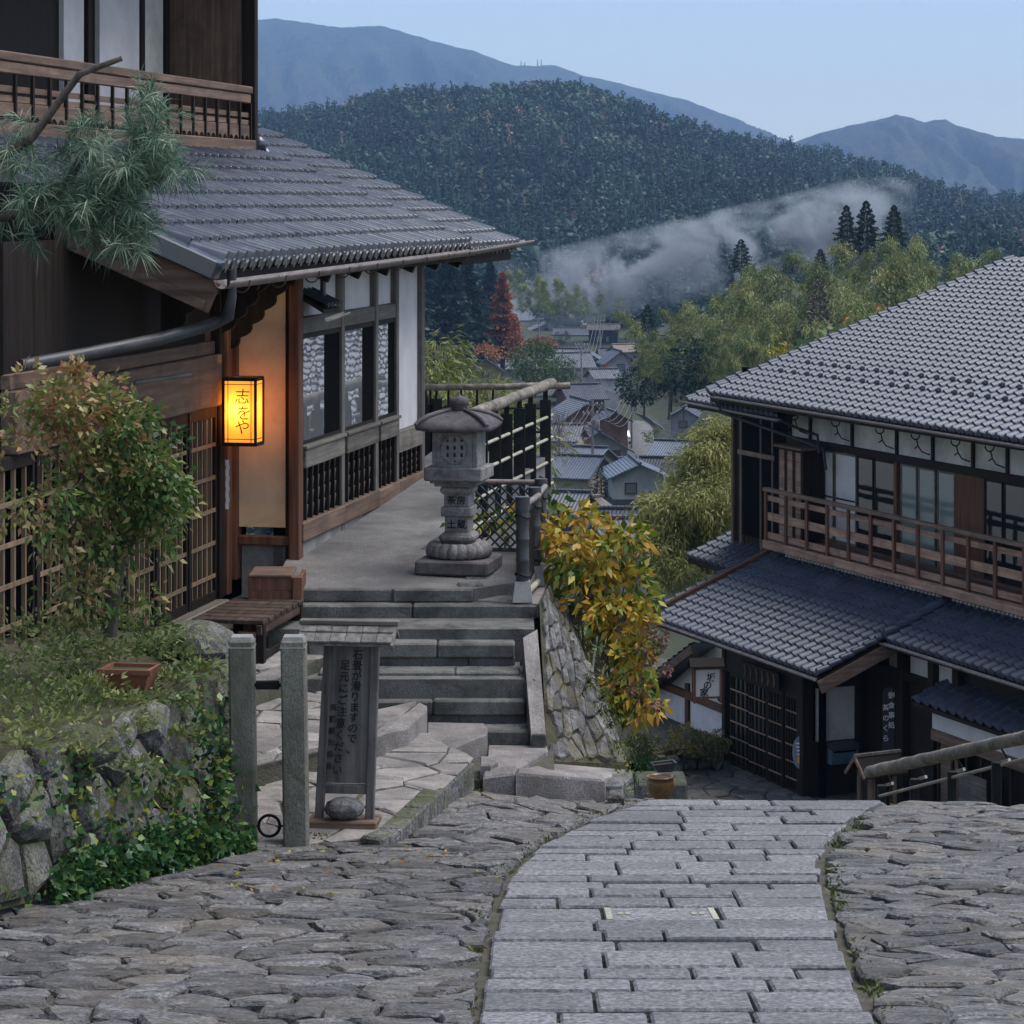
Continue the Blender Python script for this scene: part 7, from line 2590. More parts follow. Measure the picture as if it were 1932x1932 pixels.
# ------------------------------------------------------------------ forest on the hill
rf_ = np.random.default_rng(12)
VV, FF, TT = [], [], []
base = 0
nt_ = 7000
ui = -150 + 2300 * rf_.random(nt_)
ti = -.30 + 1.30 * rf_.random(nt_) ** .85
for u, t in zip(ui, ti):
    D = D_A + (D_B - D_A + 25) * t
    z0 = land_z(u, min(D, D_B)) - 1
    x = (u - CX) / F * D
    if (D < 720 and u < 1000) or D < 610:
        continue
    pine_zone = math.exp(-((u - 1080) / 260) ** 2) * sst(.45, .8, t)
    broad = rf_.random() < (.12 + .5 * pine_zone)
    stand = fbm(u * .016 + 5, t * 9, 41, 3)
    h = (6.5 + 6.5 * rf_.random() ** 1.4 + 9 * max(0, stand - .38)) * (1.0 if not broad else .8)
    r = h * (.24 + .08 * rf_.random()) * (1.35 if broad else 1.0)
    m = 62 if not broad else 54
    q = rf_.random(m)
    a_ = rf_.random(m) * 2 * math.pi
    if broad:
        zz = h * (.45 + .55 * q)
        rad = r * np.sqrt(np.maximum(0, 1 - ((q - .45) / .6) ** 2)) * (.45 + .55 * rf_.random(m))
        dr = np.stack([np.cos(a_), np.sin(a_), .25 + .5 * rf_.random(m)], 1)
    else:
        zz = h * (.12 + .86 * q)
        rad = r * (1 - q) ** .75 * (.5 + .5 * rf_.random(m))
        dr = np.stack([np.cos(a_), np.sin(a_), -.15 + .75 * q], 1)
    P = np.stack([x + np.cos(a_) * rad, D + np.sin(a_) * rad, z0 + zz], 1)
    sz = (.8 + 1.0 * rf_.random(m)) * (1.15 if broad else 1.25 - .6 * q)
    v_, f_ = leaf_arr(P, dr, sz * 1.25, .75, rf_, .1, .1)
    VV.append(v_); FF.append(f_ + base); base += len(v_)
    # solid heart of the crown
    ca = np.arange(6) * math.pi / 3 + rf_.random()
    if broad:
        rings = [(.30, .35), (.72, .62), (.70, .82), (.25, .97)]
    else:
        rings = [(.75, .12), (.55, .40), (.32, .68), (.06, .95)]
    cv_ = np.concatenate([np.stack([x + np.cos(ca) * r * a_k * .62, D + np.sin(ca) * r * a_k * .62, np.full(6, z0 + h * z_k)], 1) for a_k, z_k in rings])
    cf_ = np.array([(i * 6 + k, i * 6 + (k + 1) % 6, (i + 1) * 6 + (k + 1) % 6, (i + 1) * 6 + k) for i in range(3) for k in range(6)])
    VV.append(cv_); FF.append(cf_ + base); base += len(cv_)
    tone = rf_.random() * .22 + 1.25 * (fbm(u * .014, t * 7, 77, 3) - .34) + (.26 if broad else 0)
    if rf_.random() < .012:
        tone = .97
    TT.append(np.clip(tone + .1 * rf_.normal(size=m), 0, 1)); TT.append(np.full(18, min(1, max(0, tone))))
fr = np_mesh('forest', np.concatenate(VV), np.concatenate(FF), LM['forest'], None, 'stuff', tint=np.concatenate(TT))
tag(fr, 'dense dark conifer forest covering the rounded hill', 'forest')
# slender pale trunks that stand out in it
for k, (u, v0, v1) in enumerate(((1118, 290, 345), (1036, 290, 330), (955, 290, 320), (1168, 300, 330))):
    D = 1300 - 40 * k
    b, t = S(u, v1 + 15, D - 30), S(u + 1, v0, D - 30)
    o = thing('bare_pine', b, ('tallest pale pine trunk on the hill, with bare side branches', 'pale pine trunk in the middle of the wooded hill', 'short pale pine trunk left on the wooded hill', 'thin pale pine trunk right of the tallest one')[k], 'tree')
    mb = MB(); mb.tube([b, t], [.35, .18], 6); mb.build('trunk', plain('pale_bark' + str(k), (.32, .30, .28), .9), o)
    for q in range(3):
        c = b.lerp(t, .4 + .2 * q)
        mb = MB(); mb.tube([c, c + Vector(((-1) ** q * 4, 0, 1.5))], .12, 5); mb.build('branch', M['bark'], o)

# ------------------------------------------------------------------ trees of the valley
def tree_arr(rng, kind, h, r, m):
    """Leaf arrays of one tree standing at the origin."""
    if kind == 'cedar':
        q = rng.random(m) ** .85
        a_ = rng.random(m) * 2 * math.pi
        lump_ = .75 + .25 * np.sin(a_ * 3 + q * 14) * np.sin(q * 31 + a_)
        rad = r * (1 - q) ** .62 * (.35 + .65 * rng.random(m) ** .5) * lump_ * (.8 + .3 * np.sin(q * 55))
        P = np.stack([np.cos(a_) * rad, np.sin(a_) * rad, h * (.08 + .92 * q)], 1)
        d = np.stack([np.cos(a_), np.sin(a_), -.2 + .8 * q], 1) + rng.normal(size=(m, 3)) * .3
        s = .075 * h * (.5 + .6 * rng.random(m)) * (1.1 - .6 * q)
        t = .35 + .3 * (lump_ - .75) + .22 * rng.normal(size=m)
        return P, d, s, .6, t
    if kind == 'bamboo':
        # an arching plume: sprays along a bending stem
        nc = 26
        lean = rng.normal() * .22, rng.normal() * .18
        P, d, t = [], [], []
        per = m // nc
        for k in range(nc):
            q = .22 + .78 * (k + rng.random()) / nc
            cx_ = np.array([lean[0] * h * q * q, lean[1] * h * q * q, h * (q - .10 * q * q * q)])
            a_ = rng.random() * 2 * math.pi
            rr = r * (1.05 - q) ** .6 * (.5 + .7 * rng.random())
            tip = cx_ + np.array([math.cos(a_) * rr, math.sin(a_) * rr, -.15 * rr])
            w_ = rng.random((per, 1)) ** .7
            pts = cx_ + (tip - cx_) * w_ + rng.normal(size=(per, 3)) * r * .13 + np.array([0, 0, .22 * rr]) * np.sin(w_ * math.pi)
            P.append(pts)
            d.append(np.array([math.cos(a_) * .7, math.sin(a_) * .7, -.55]) + rng.normal(size=(per, 3)) * .38)
            t.append(np.full(per, .25 + .5 * rng.random() + .22 * (q - .5)) + rng.normal(size=per) * .10)
        return np.concatenate(P), np.concatenate(d), .034 * h * (.6 + .7 * rng.random(per * nc)), .22, np.concatenate(t)
    # broadleaf
    nc = max(8, m // 40)
    P, O, cv = clumps(rng, (0, 0, h * .6), (r, r, h * .42), nc, 40, r * .34, .5, .1)
    return P, O, r * .13 * (.6 + .7 * rng.random(len(P))), .6, .45 + (cv - .5) * .5 + .15 * rng.normal(size=len(P))

def tree(name, u, v, D, h, r, kind, m, mat, label, cat, group=None, seed=0, trunk=True, tone=0.0):
    rng = np.random.default_rng(seed)
    b = S(u, v, D)
    o = thing(name, b, label, cat, group)
    P, d, s, wr, t = tree_arr(rng, kind, h, r, m)
    foliage('crown', P + np.array(b), d, s, wr, np.clip(t + tone, 0, 1), LM[mat], o, None, rng)
    if trunk:
        mb = MB(); mb.tube([b - Vector((0, 0, .8)), b + Vector((.02 * h, 0, h * .4)), b + Vector((.01 * h, 0, h * .85))], [.028 * h, .02 * h, .006 * h], 7)
        mb.build('trunk', M['bark'], o)
    return o
def vh(v0, v1, D):
    return (v1 - v0) / F * D
# dark cedars left of the red tree
for k, (u, vt, vb, D, r, lab) in enumerate(((812, 500, 700, 420, 4.6, 'dark cedar rising just right of the teahouse eave'), (845, 478, 700, 400, 5.2, 'broad dark cedar under the tip of the tiled eave'), (882, 490, 705, 410, 5.0, 'tall dark cedar between the eave and the russet tree'), (925, 496, 660, 470, 3.6, 'slim dark cedar directly behind the russet tree'), (785, 520, 710, 380, 4.6, 'dark cedar half hidden by the white end of the teahouse'), (905, 540, 700, 440, 3.6, 'small cedar crowding the left side of the russet tree'))):
    tree('cedar_tree', u, vb, D, vh(vt, vb, D), r, 'cedar', 5200, 'cedar', lab, 'tree', 'dark cedars in the valley', 100 + k)
# russet conifer
tree('russet_tree', 948, 688, 415, vh(515, 688, 415), 3.2, 'cedar', 5200, 'redtree', 'tall russet autumn conifer among the village houses', 'tree', None, 120)
tree('russet_tree', 972, 682, 410, vh(596, 682, 410), 2.5, 'cedar', 2200, 'redtree', 'short orange conifer leaning on the tall russet one', 'tree', None, 121, tone=.15)
tree('maple_tree', 1022, 662, 425, vh(640, 662, 425), 2.6, 'broad', 1300, 'redtree', 'low crimson maple in front of the dark village houses', 'tree', None, 122, tone=-.25)
tree('maple_tree', 903, 690, 405, vh(650, 690, 405), 3.2, 'broad', 1400, 'redtree', 'orange maple at the foot of the dark cedars', 'tree', None, 123, tone=.2)
# bamboo screen behind the village roofs
for k, (u, vt) in enumerate(((985, 500), (1003, 497), (1022, 505), (1042, 512), (1060, 520), (1078, 512), (1095, 530), (1112, 538), (1132, 545), (1152, 555), (1014, 520), (1050, 530))):
    tree('bamboo_clump', u, 615, 500 + 8 * (k % 3), vh(vt, 615, 500), 1.9, 'bamboo', 2000, 'grove', 'tall feathery bamboo in the row behind the village roofs', 'bamboo', 'bamboo row behind the roofs', 140 + k, trunk=False)
# pinkish tree in the smoke
tree('pale_autumn_tree', 1128, 600, 690, vh(505, 600, 690), 4.2, 'broad', 1600, 'pale', 'pale pink autumn tree fading into the smoke', 'tree', None, 160)
# grove on the right slope
gk = random.Random(9)
proto = []
for k in range(6):
    rng = np.random.default_rng(200 + k)
    o = thing('bamboo_clump', (0, 0, 0), 'arching yellow-green bamboo plume in the grove above the right roof', 'bamboo', 'bamboo grove on the right slope')
    P, d, s, wr, t = tree_arr(rng, 'bamboo', 11.0, 2.5, 2600)
    foliage('foliage', P, d, s, wr, np.clip(t, 0, 1), LM['grove'], o, None, rng, .2)
    mb = MB(); mb.tube([(0, 0, -1), (0, 0, 4), (.1, 0, 8)], [.07, .06, .03], 6); mb.build('culm', M['bark'], o)
    proto.append(o)
first = [True] * 6
spots = []
gtop = [(1200, 655), (1235, 600), (1275, 575), (1310, 590), (1340, 555), (1375, 508), (1400, 500), (1440, 528), (1480, 520), (1520, 515), (1560, 500), (1600, 475), (1650, 462), (1700, 448), (1740, 452), (1775, 475), (1800, 490), (1850, 500), (1950, 510)]
for row in range(4):
    for i in range(26):
        u = 1205 + i * 27 + gk.uniform(-9, 9) + row * 8
        vtop = lerp_tab(gtop, u) + row * 42 + gk.uniform(-8, 14)
        if u > 1950 or vtop > 720:
            continue
        D = 225 - row * 14 + gk.uniform(-6, 6)
        spots.append((u, vtop, D))
for (u, vtop, D) in spots:
    lim = 745 + 60 * sst(1340, 1440, u) + 200 * sst(1440, 1560, u)
    sc = min(gk.uniform(.8, 1.12), (lim - vtop) / (10.5 * F / D))
    if sc < .3:
        continue
    k = gk.randrange(6)
    o = proto[k] if first[k] else copy_tree(proto[k])
    first[k] = False
    p = S(u, vtop, D)
    o.location = (p.x, p.y, p.z - 10.0 * sc)
    o.rotation_euler = (0, 0, gk.uniform(0, 6.28))
    o.scale = (sc, sc, sc)
# cedars and others in and above the grove
for k, (u, vt, vb, D, r, lab) in enumerate(((1597, 388, 480, 262, 1.7, 'left of the three dark cedars standing above the bamboo grove'), (1634, 380, 490, 258, 2.0, 'tallest middle cedar above the bamboo grove'), (1687, 388, 480, 264, 1.9, 'right separate dark cedar above the bamboo grove'), (1398, 452, 520, 262, 1.8, 'lone cedar tip at the left end of the grove crest'), (1488, 480, 520, 262, 1.2, 'tiny dark cedar tip in the middle of the grove crest'), (1222, 575, 640, 262, 1.6, 'small dark cedar at the lower left edge of the grove'), (1548, 470, 530, 262, 1.4, 'small cedar tip left of the three tall cedars'))):
    tree('cedar_tree', u, vb, D, vh(vt, vb, D), r, 'cedar', 3000, 'cedar', lab, 'tree', 'cedars above the bamboo grove', 260 + k)
tree('purple_tree', 1545, 690, 196, vh(530, 690, 196), 1.9, 'cedar', 1300, 'twig', 'purplish nearly bare tree inside the bamboo grove', 'tree', None, 280)
tree('dark_bush', 1265, 760, 230, vh(640, 760, 230), 3.2, 'broad', 2400, 'cedar', 'dark evergreen mass below the left end of the grove', 'tree', None, 281)
tree('dark_bush', 1215, 775, 260, vh(690, 775, 260), 2.6, 'broad', 1600, 'cedar', 'dark evergreen beside the white village shed', 'tree', None, 282)
tree('dark_bush', 1325, 755, 200, vh(655, 755, 200), 2.6, 'broad', 2200, 'cedar', 'dark shrub under the grove behind the small pent roof', 'tree', None, 283)
tree('green_tree', 1010, 738, 320, vh(652, 738, 320), 3.0, 'broad', 2600, 'grove', 'round green tree hiding the long village roof', 'tree', None, 284, tone=-.1)
tree('green_tree', 1050, 735, 315, vh(672, 735, 315), 2.2, 'broad', 1600, 'grove', 'smaller green tree right of the round one', 'tree', None, 285, tone=-.2)
tree('pine_bush', 1133, 950, 255, vh(880, 950, 255), 1.6, 'cedar', 1500, 'cedar', 'dark garden pine beside the beige village house', 'tree', None, 286)
# bare weeping tree
wt = thing('bare_weeping_tree', S(1262, 785, 330), 'bare grey weeping tree at the edge of the village road', 'tree')
rw_ = np.random.default_rng(290)
b = S(1262, 785, 330)
P, d = [], []
for k in range(1500):
    a_ = rw_.random() * 2 * math.pi; q = rw_.random() ** .6
    P.append((b.x + math.cos(a_) * 2.3 * q, b.y + math.sin(a_) * 2.3 * q, b.z + 4.9 - 2.6 * q * q * rw_.random() - .8 * q)); d.append((math.cos(a_) * .4, math.sin(a_) * .4, -1))
foliage('twigs', np.array(P), np.array(d), .9, .05, rw_.random(1500), LM['twig'], wt, None, rw_)
limb('trunk', [b - Vector((0, 0, .5)), b + Vector((.1, 0, 2.5)), b + Vector((-.1, 0, 5.0))], [.16, .12, .05], M['bark'], wt)
# bare branches behind the tall fence
for k, (u, v, D, lab) in enumerate(((1055, 800, 120, 'grey leafless shrub just right of the log handrail'), (1085, 820, 300, 'reddish bare shrub on the shed roof edge'))):
    b = S(u, v + 60, D)
    o = thing('bare_shrub', b, lab, 'shrub')
    n = 420
    hh = vh(v - 40, v + 60, D)
    st = np.array(b) + rw_.normal(size=(n, 3)) * np.array([hh * .14, hh * .14, 0]) + np.array([0, 0, 1]) * (rw_.random((n, 1)) * hh * .7)
    foliage('twigs', st, rw_.normal(size=(n, 3)) * .7 + np.array([0, 0, .6]), hh * .32, .03, rw_.random(n), LM['twig' if k == 0 else 'redtree'], o, None, rw_)
    limb('stem', [b, b + Vector((0, 0, hh * .7))], [hh * .02, hh * .008], M['bark'], o)
# bamboo thicket just beyond the terrace
for k, (u, v, D, r, nn, lab) in enumerate(((825, 690, 48, (.62, .8, .5), 900, 'yellow-green bamboo thicket touching the white end of the teahouse'), (870, 760, 46, (.9, .8, .55), 1300, 'bamboo leaves seen through the far log rail'), (930, 790, 46, (.7, .8, .5), 900, 'bamboo leaves behind the tall black fence'), (845, 850, 44, (.6, .6, .7), 700, 'bamboo leaves low behind the stone lantern'), (1000, 850, 44, (.5, .6, .6), 300, 'thin bamboo leaves between the fence planks'))):
    b = S(u, v, D)
    o = thing('bamboo_thicket', (b.x, b.y, b.z - 2.5), lab, 'bamboo')
    P, O, cv = clumps(rw_, b, r, 40, nn // 40, .3, .3, 0)
    foliage('foliage', P, O + np.array([.2, -.2, -.7]), .16 + .12 * rw_.random(len(P)), .16, .45 + (cv - .5) * .6 + .2 * rw_.normal(size=len(P)), LM['bamboo'], o, None, rw_)
    for q in range(5):
        limb('culm', [b + Vector((rw_.normal() * r[0] * .5, .3, -3)), b + Vector((rw_.normal() * r[0] * .5, 0, r[2] * .8))], [.02, .008], M['batten'], o, 5)
# bright willowy bush left of the right house
bb_ = thing('bamboo_bush', S(1290, 1120, 54), 'large bright olive bamboo bush left of the two-storey house', 'bush')
Pl, Ol, Tl = [], [], []
for (u, v, D, r, nc, tone) in ((1340, 850, 56, (.62, .8, .55), 46, .62), (1320, 900, 56, (.85, .9, .6), 60, .58), (1345, 960, 55, (.75, .9, .7), 60, .5), (1290, 960, 55, (.8, .9, .7), 60, .5), (1260, 1010, 55, (.6, .8, .6), 40, .55), (1330, 1040, 55, (.75, .8, .5), 50, .4), (1225, 960, 55, (.35, .5, .35), 14, .65), (1280, 1080, 54, (.6, .7, .4), 30, .35), (1225, 1060, 54, (.35, .5, .4), 18, .5), (1355, 810, 56, (.35, .5, .25), 16, .7)):
    P, O, cv = clumps(rw_, S(u, v, D), r, nc, 62, .24, .25, 0)
    Pl.append(P); Ol.append(O * .8 + np.array([-.1, -.2, -.55])); Tl.append(tone + .14 + (cv - .5) * .55 + .14 * rw_.normal(size=len(P)))
P, O, T_ = np.concatenate(Pl), np.concatenate(Ol), np.concatenate(Tl)
foliage('foliage', P, O, .10 + .08 * rw_.random(len(P)), .2, T_, LM['bamboo'], bb_, None, rw_)
for q in range(14):
    u = 1230 + 140 * rw_.random()
    limb('culm', [S(1290 + rw_.normal() * 25, 1130, 55), S((u + 1290) / 2, 980, 55.3), S(u, 860 + 60 * rw_.random(), 55.4)], [.03, .02, .008], M['batten'], bb_, 5)
# twigs and dead leaves over the right roof edge
for k, (u, v, s_, lab) in enumerate(((1470, 655, 22, 'yellow-green bamboo sprig peeping over the right roof edge'), (1605, 600, 26, 'withered stalk with yellow leaf above the right roof'), (1668, 580, 24, 'clump of dead brown leaves above the right roof edge'))):
    b = S(u, v + 25, 62)
    o = thing('roofside_sprig', b - Vector((0, 0, 2)), lab, 'plant')
    n = (60, 10, 26)[k]
    P = np.array(b) + rw_.normal(size=(n, 3)) * np.array([.13, .1, .12]) + np.array([0, 0, .22])
    foliage('leaves', P, rw_.normal(size=(n, 3)) + np.array([0, 0, .3 if k == 0 else -.4]), .16, .3, (.35 + .2 * rw_.random(n)) if k == 0 else (.6 + .4 * rw_.random(n)), LM['hyd'], o, None, rw_)
    for q in range(4):
        limb('stalk', [b + Vector((rw_.normal() * .15, 0, -2)), b + Vector((rw_.normal() * .3, 0, .35))], [.014, .006], M['bark'], o, 5)

# rough growth on the banks below the terrace and round the village
ru = np.random.default_rng(500)
P, T_ = [], []
while len(P) < 15000:
    D = 24 + 300 * ru.random() ** 1.7
    x = -.16 * D + .30 * D * ru.random()
    if 38 < D < 60 and x > 1.2:
        continue
    u = CX + x / D * F
    k = fbm(x * .25, D * .12, 61, 3)
    if k < .42:
        continue
    P.append((x, D, land_z(u, D) + ru.random() * (k - .35) * (2.2 + D * .012))); T_.append(min(1, max(0, k * 1.2 - .25 + .2 * ru.normal())))
P = np.array(P)
ug = foliage('undergrowth', P, ru.normal(size=P.shape) * .8 + np.array([0, 0, .5]), .22 + P[:, 1] * .0028, .45, np.array(T_), LM['grove'], None, 'stuff', ru)
tag(ug, 'rough green undergrowth on the banks around the village', 'undergrowth')
for k in range(16):
    D = 150 + 17 * k
    u = 560 + 230 * ((k * 7) % 16) / 16
    b = S(u, 0, D); z = land_z(u, D)
    v = HV - z / D * F
    tree('cedar_tree', u, v, D, 13 + 5 * ru.random(), 3.4, 'cedar', 1700, 'cedar', 'dark cedar on the slope behind the teahouse', 'tree', 'cedars behind the teahouse', 600 + k)

# ------------------------------------------------------------------ village
def roofmat(name, c, c2):
    m, nt, b, out = _new(name)
    vec = _vec(nt, 'Object', (1, 1, 1), False)
    w = nt.nodes.new('ShaderNodeTexWave')
    w.bands_direction = 'X'
    w.inputs['Scale'].default_value = 1.05
    w.inputs['Distortion'].default_value = .3
    nt.links.new(vec, w.inputs['Vector'])
    n = _noise(nt, vec, 1.2, 5)
    base_ = _ramp(nt, n, [(.3, c), (.7, c2)])
    nt.links.new(_mix(nt, base_, tuple(x * .55 for x in c), _math(nt, 'MULTIPLY', w.outputs['Fac'], .5)), b.inputs['Base Color'])
    b.inputs['Roughness'].default_value = .45
    bp_ = nt.nodes.new('ShaderNodeBump'); bp_.inputs['Distance'].default_value = .06
    nt.links.new(w.outputs['Fac'], bp_.inputs['Height']); nt.links.new(bp_.outputs[0], b.inputs['Normal'])
    return m
RM = {'grey': roofmat('village_tile_grey', (.11, .12, .14), (.19, .20, .22)), 'dark': roofmat('village_tile_dark', (.05, .055, .07), (.10, .105, .125)), 'tan': roofmat('village_tile_tan', (.20, .16, .12), (.34, .28, .22)), 'blue': roofmat('village_tile_blue', (.10, .125, .17), (.18, .20, .25))}
VMt = {k: surf('village_' + k, a, b, .8, (.8, .95), .1, 5, tuple(x * .6 for x in a), .5, .4, None, 1, .04) for k, (a, b) in {
    'white': ((.42, .42, .43), (.58, .58, .59)), 'lilac': ((.30, .30, .33), (.42, .42, .45)), 'ochre': ((.30, .25, .13), (.42, .36, .20)), 'dark': ((.025, .03, .04), (.06, .065, .075)), 'brown': ((.13, .065, .05), (.24, .13, .10)), 'beige': ((.42, .37, .28), (.56, .51, .41)), 'slate': ((.06, .065, .08), (.11, .115, .13)), 'old': ((.28, .27, .25), (.46, .45, .43))}.items()}
def vhouse(name, u, v, D, w, d, h, rise, rot, roof, wall, label, ridge='y', over=.5, wins=(), lower=None, door=None, sink=2.5, roofc=None):
    """A village house: front bottom centre seen at u, v. ridge 'y': gable towards us; 'x': eaves towards us."""
    b = S(u, v, D)
    o = thing(name, b, label, 'house', None, math.radians(rot))
    mb = MB()
    zb = -sink
    if ridge == 'y':
        P = [(-w / 2, h), (-w / 2, zb), (w / 2, zb), (w / 2, h), (0, h + rise)]
        mb.slab([(x, 0, z) for x, z in P], (0, d, 0))
    else:
        P = [(0, h), (0, zb), (d, zb), (d, h), (d / 2, h + rise)]
        mb.slab([(-w / 2, y, z) for y, z in P], (w, 0, 0))
    mb.build('wall', VMt[wall], o)
    if lower:
        mb = MB(); mb.box(-w / 2 - .03, w / 2 + .03, -.04, d * .5, zb, lower[1]); mb.build('lower_wall', VMt[lower[0]], o)
    if ridge == 'y':
        k = rise / (w / 2)
        for s_ in (-1, 1):
            mb = MB()
            e = w / 2 + over
            q = [(0, -over, h + rise + .02), (s_ * e, -over, h - over * k + .02), (s_ * e, d + over, h - over * k + .02), (0, d + over, h + rise + .02)]
            mb.slab(q if s_ < 0 else q[::-1], (0, 0, .16))
            mb.build('roof', RM[roof], o)
        mb = MB(); mb.box(-.18, .18, -over - .05, d + over, h + rise + .15, h + rise + .38, .05); mb.build('ridge', RM['dark' if roof != 'tan' else 'tan'], o)
    else:
        k = rise / (d / 2)
        for s_ in (0, 1):
            mb = MB()
            y0_, y1_ = (-over, d / 2) if s_ == 0 else (d / 2, d + over)
            za, zb2_ = (h - over * k, h + rise) if s_ == 0 else (h + rise, h - over * k)
            mb.slab([(-w / 2 - over, y0_, za + .18), (w / 2 + over, y0_, za + .18), (w / 2 + over, y1_, zb2_ + .18), (-w / 2 - over, y1_, zb2_ + .18)], (0, 0, -.16))
            mb.build('roof', RM[roof], o)
        mb = MB(); mb.box(-w / 2 - over, w / 2 + over, d / 2 - .18, d / 2 + .18, h + rise + .16, h + rise + .4, .05); mb.build('ridge', RM['dark' if roof != 'tan' else 'tan'], o)
    for (x0, x1, z0, z1) in wins:
        mb = MB()
        f_ = .07
        mb.box(x0 - f_, x0, -.10, .01, z0 - f_, z1 + f_); mb.box(x1, x1 + f_, -.10, .01, z0 - f_, z1 + f_); mb.box(x0, x1, -.10, .01, z0 - f_, z0); mb.box(x0, x1, -.10, .01, z1, z1 + f_)
        wo2 = mb.build('window', M['wood_dark'], o)
        mb = MB(); mb.box(x0, x1, -.07, -.055, z0, z1); mb.build('pane', M['glass_soft'], wo2)
    if door:
        x0, x1, z0, z1, mt_ = door
        mb = MB(); mb.box(x0, x1, -.09, .0, z0, z1, .02); mb.build('door', VMt[mt_], o)
    return o
vhouse('village_house', 1040, 648, 610, 10.8, 9, 2.6, 2.3, 4, 'grey', 'lilac', 'broad grey gabled house at the top of the village', 'y', .8, [(-3, -1.8, 1.0, 2.0)], ('dark', 1.6))
vhouse('village_house', 1003, 622, 650, 7.5, 7, 2.6, 2.0, 20, 'grey', 'lilac', 'grey-roofed house behind the broad gabled one', 'x', .7)
vhouse('village_house', 1083, 662, 590, 8.5, 6, 3.6, 1.2, -6, 'dark', 'dark', 'black-walled shed with low dark roof in the upper village', 'x', .6, [(1.5, 2.3, 2.0, 3.0)])
vhouse('village_house', 1138, 668, 570, 6.2, 7, 5.2, .9, -4, 'tan', 'dark', 'tall black house with tan roof in the upper village', 'x', .5, [(-1.5, -.4, 2.6, 3.8), (.6, 1.2, 2.6, 3.8)])
vhouse('village_house', 1115, 625, 630, 7.0, 6, 1.6, 1.4, -8, 'tan', 'lilac', 'tan-roofed house behind the tall black one', 'x', .6)
vhouse('village_house', 916, 748, 400, 4.5, 6, 4.1, 1.5, 5, 'grey', 'ochre', 'ochre-walled storehouse with grey tiled gable', 'y', .9, [(-.4, .4, 3.0, 3.6)])
vhouse('village_house', 1000, 718, 425, 9.5, 7, 2.2, 2.0, 26, 'blue', 'old', 'long pale-roofed house behind the round green tree', 'x', .7)
vhouse('village_house', 1090, 722, 430, 5.0, 8, 2.6, 1.8, 12, 'grey', 'old', 'small grey-roofed house behind the utility poles', 'x', .6, [(-1.2, -.3, .8, 2.0)])
vhouse('village_house', 1171, 702, 450, 4.7, 7, 1.6, 1.8, 8, 'dark', 'lilac', 'grey gabled house beside the red banner', 'y', .7, [(-.6, .6, .3, 1.3)])
vhouse('village_house', 1147, 752, 390, 3.6, 5, 3.0, 1.0, 14, 'grey', 'white', 'tall white shed with grey roof by the utility pole', 'x', .5, [], ('lilac', 1.2))
vhouse('village_house', 1110, 822, 350, 7.0, 8, 2.2, 2.2, 14, 'grey', 'brown', 'brown house with broad grey roof above the old shed', 'y', .9, [(.6, 1.9, .7, 1.7)])
vhouse('village_house', 1160, 822, 340, 3.4, 4, 2.0, .9, 10, 'dark', 'brown', 'lean-to with dark roof on the brown house', 'y', .6)
vhouse('village_house', 1130, 880, 310, 6.6, 9, 2.0, 2.0, 6, 'dark', 'old', 'old plaster shed with red door and dark gable roof', 'y', .8, [(-2.4, -1.4, .4, 1.3)], None, (1.1, 2.6, 0, 1.9, 'brown'))
vhouse('village_house', 1046, 872, 290, 4.4, 6, 2.4, 1.3, -12, 'grey', 'beige', 'two-level beige house behind the tall fence', 'x', .5, [(.6, 1.3, .9, 1.9)])
vhouse('village_house', 1075, 905, 275, 5.0, 6, 1.6, 1.4, -28, 'blue', 'beige', 'grey roof stepping down above the beige house', 'x', .5)
vhouse('village_house', 1068, 958, 258, 4.0, 8, 3.0, 1.5, -20, 'blue', 'beige', 'beige house with sloping grey roof beside the garden pine', 'x', .6, [(-1.4, -.3, .5, 1.8), (.9, 1.5, .8, 1.8)])
vhouse('village_house', 1206, 980, 250, 4.9, 8, 4.0, 1.1, 4, 'blue', 'white', 'two-storey white and slate house half behind the bamboo bush', 'y', .6, [(-1.3, -.3, 2.5, 3.4), (-.9, .9, .2, 1.1)], ('slate', 1.9))
vhouse('village_house', 1268, 905, 300, 5.4, 7, 2.4, 1.5, -22, 'blue', 'white', 'pale-walled house behind the bamboo bush', 'x', .6)
vhouse('village_house', 1125, 985, 215, 2.6, 4, 1.0, .6, 30, 'tan', 'slate', 'carport with pale flat roof below the white and slate house', 'x', .4)
vhouse('village_house', 1165, 1030, 190, 4.0, 5, 1.2, 1.0, -6, 'dark', 'slate', 'dark tiled roof low behind the hydrangea', 'x', .5)
vhouse('village_house', 1195, 1052, 150, 3.0, 4, 1.0, .8, 10, 'blue', 'old', 'blue tiled roof just behind the hydrangea', 'x', .4)
vhouse('village_house', 1290, 815, 345, 3.4, 5, 2.0, 1.0, -10, 'dark', 'lilac', 'small grey house with dark roof beyond the village road', 'y', .5, [(-.6, .4, .6, 1.4)])
vhouse('village_house', 1385, 712, 262, 4.0, 5, 1.6, .7, -6, 'grey', 'white', 'white shed glimpsed under the bamboo grove', 'x', .4, [(-1.0, -.2, .3, 1.2)])
vhouse('village_house', 1190, 678, 480, 4.5, 5, 1.4, 1.0, 18, 'tan', 'lilac', 'pale roof at the left foot of the bamboo grove', 'x', .5)
vhouse('village_house', 1108, 775, 378, 5.2, 6, 1.8, 1.6, 18, 'dark', 'brown', 'weathered brown house just above the broad grey roof', 'x', .6, [(-1.4, -.4, .4, 1.3)])
vhouse('village_house', 1060, 700, 445, 5.5, 6, 1.8, 1.6, -14, 'grey', 'white', 'white-walled house between the green trees and the poles', 'x', .6, [(.8, 1.6, .5, 1.4)])
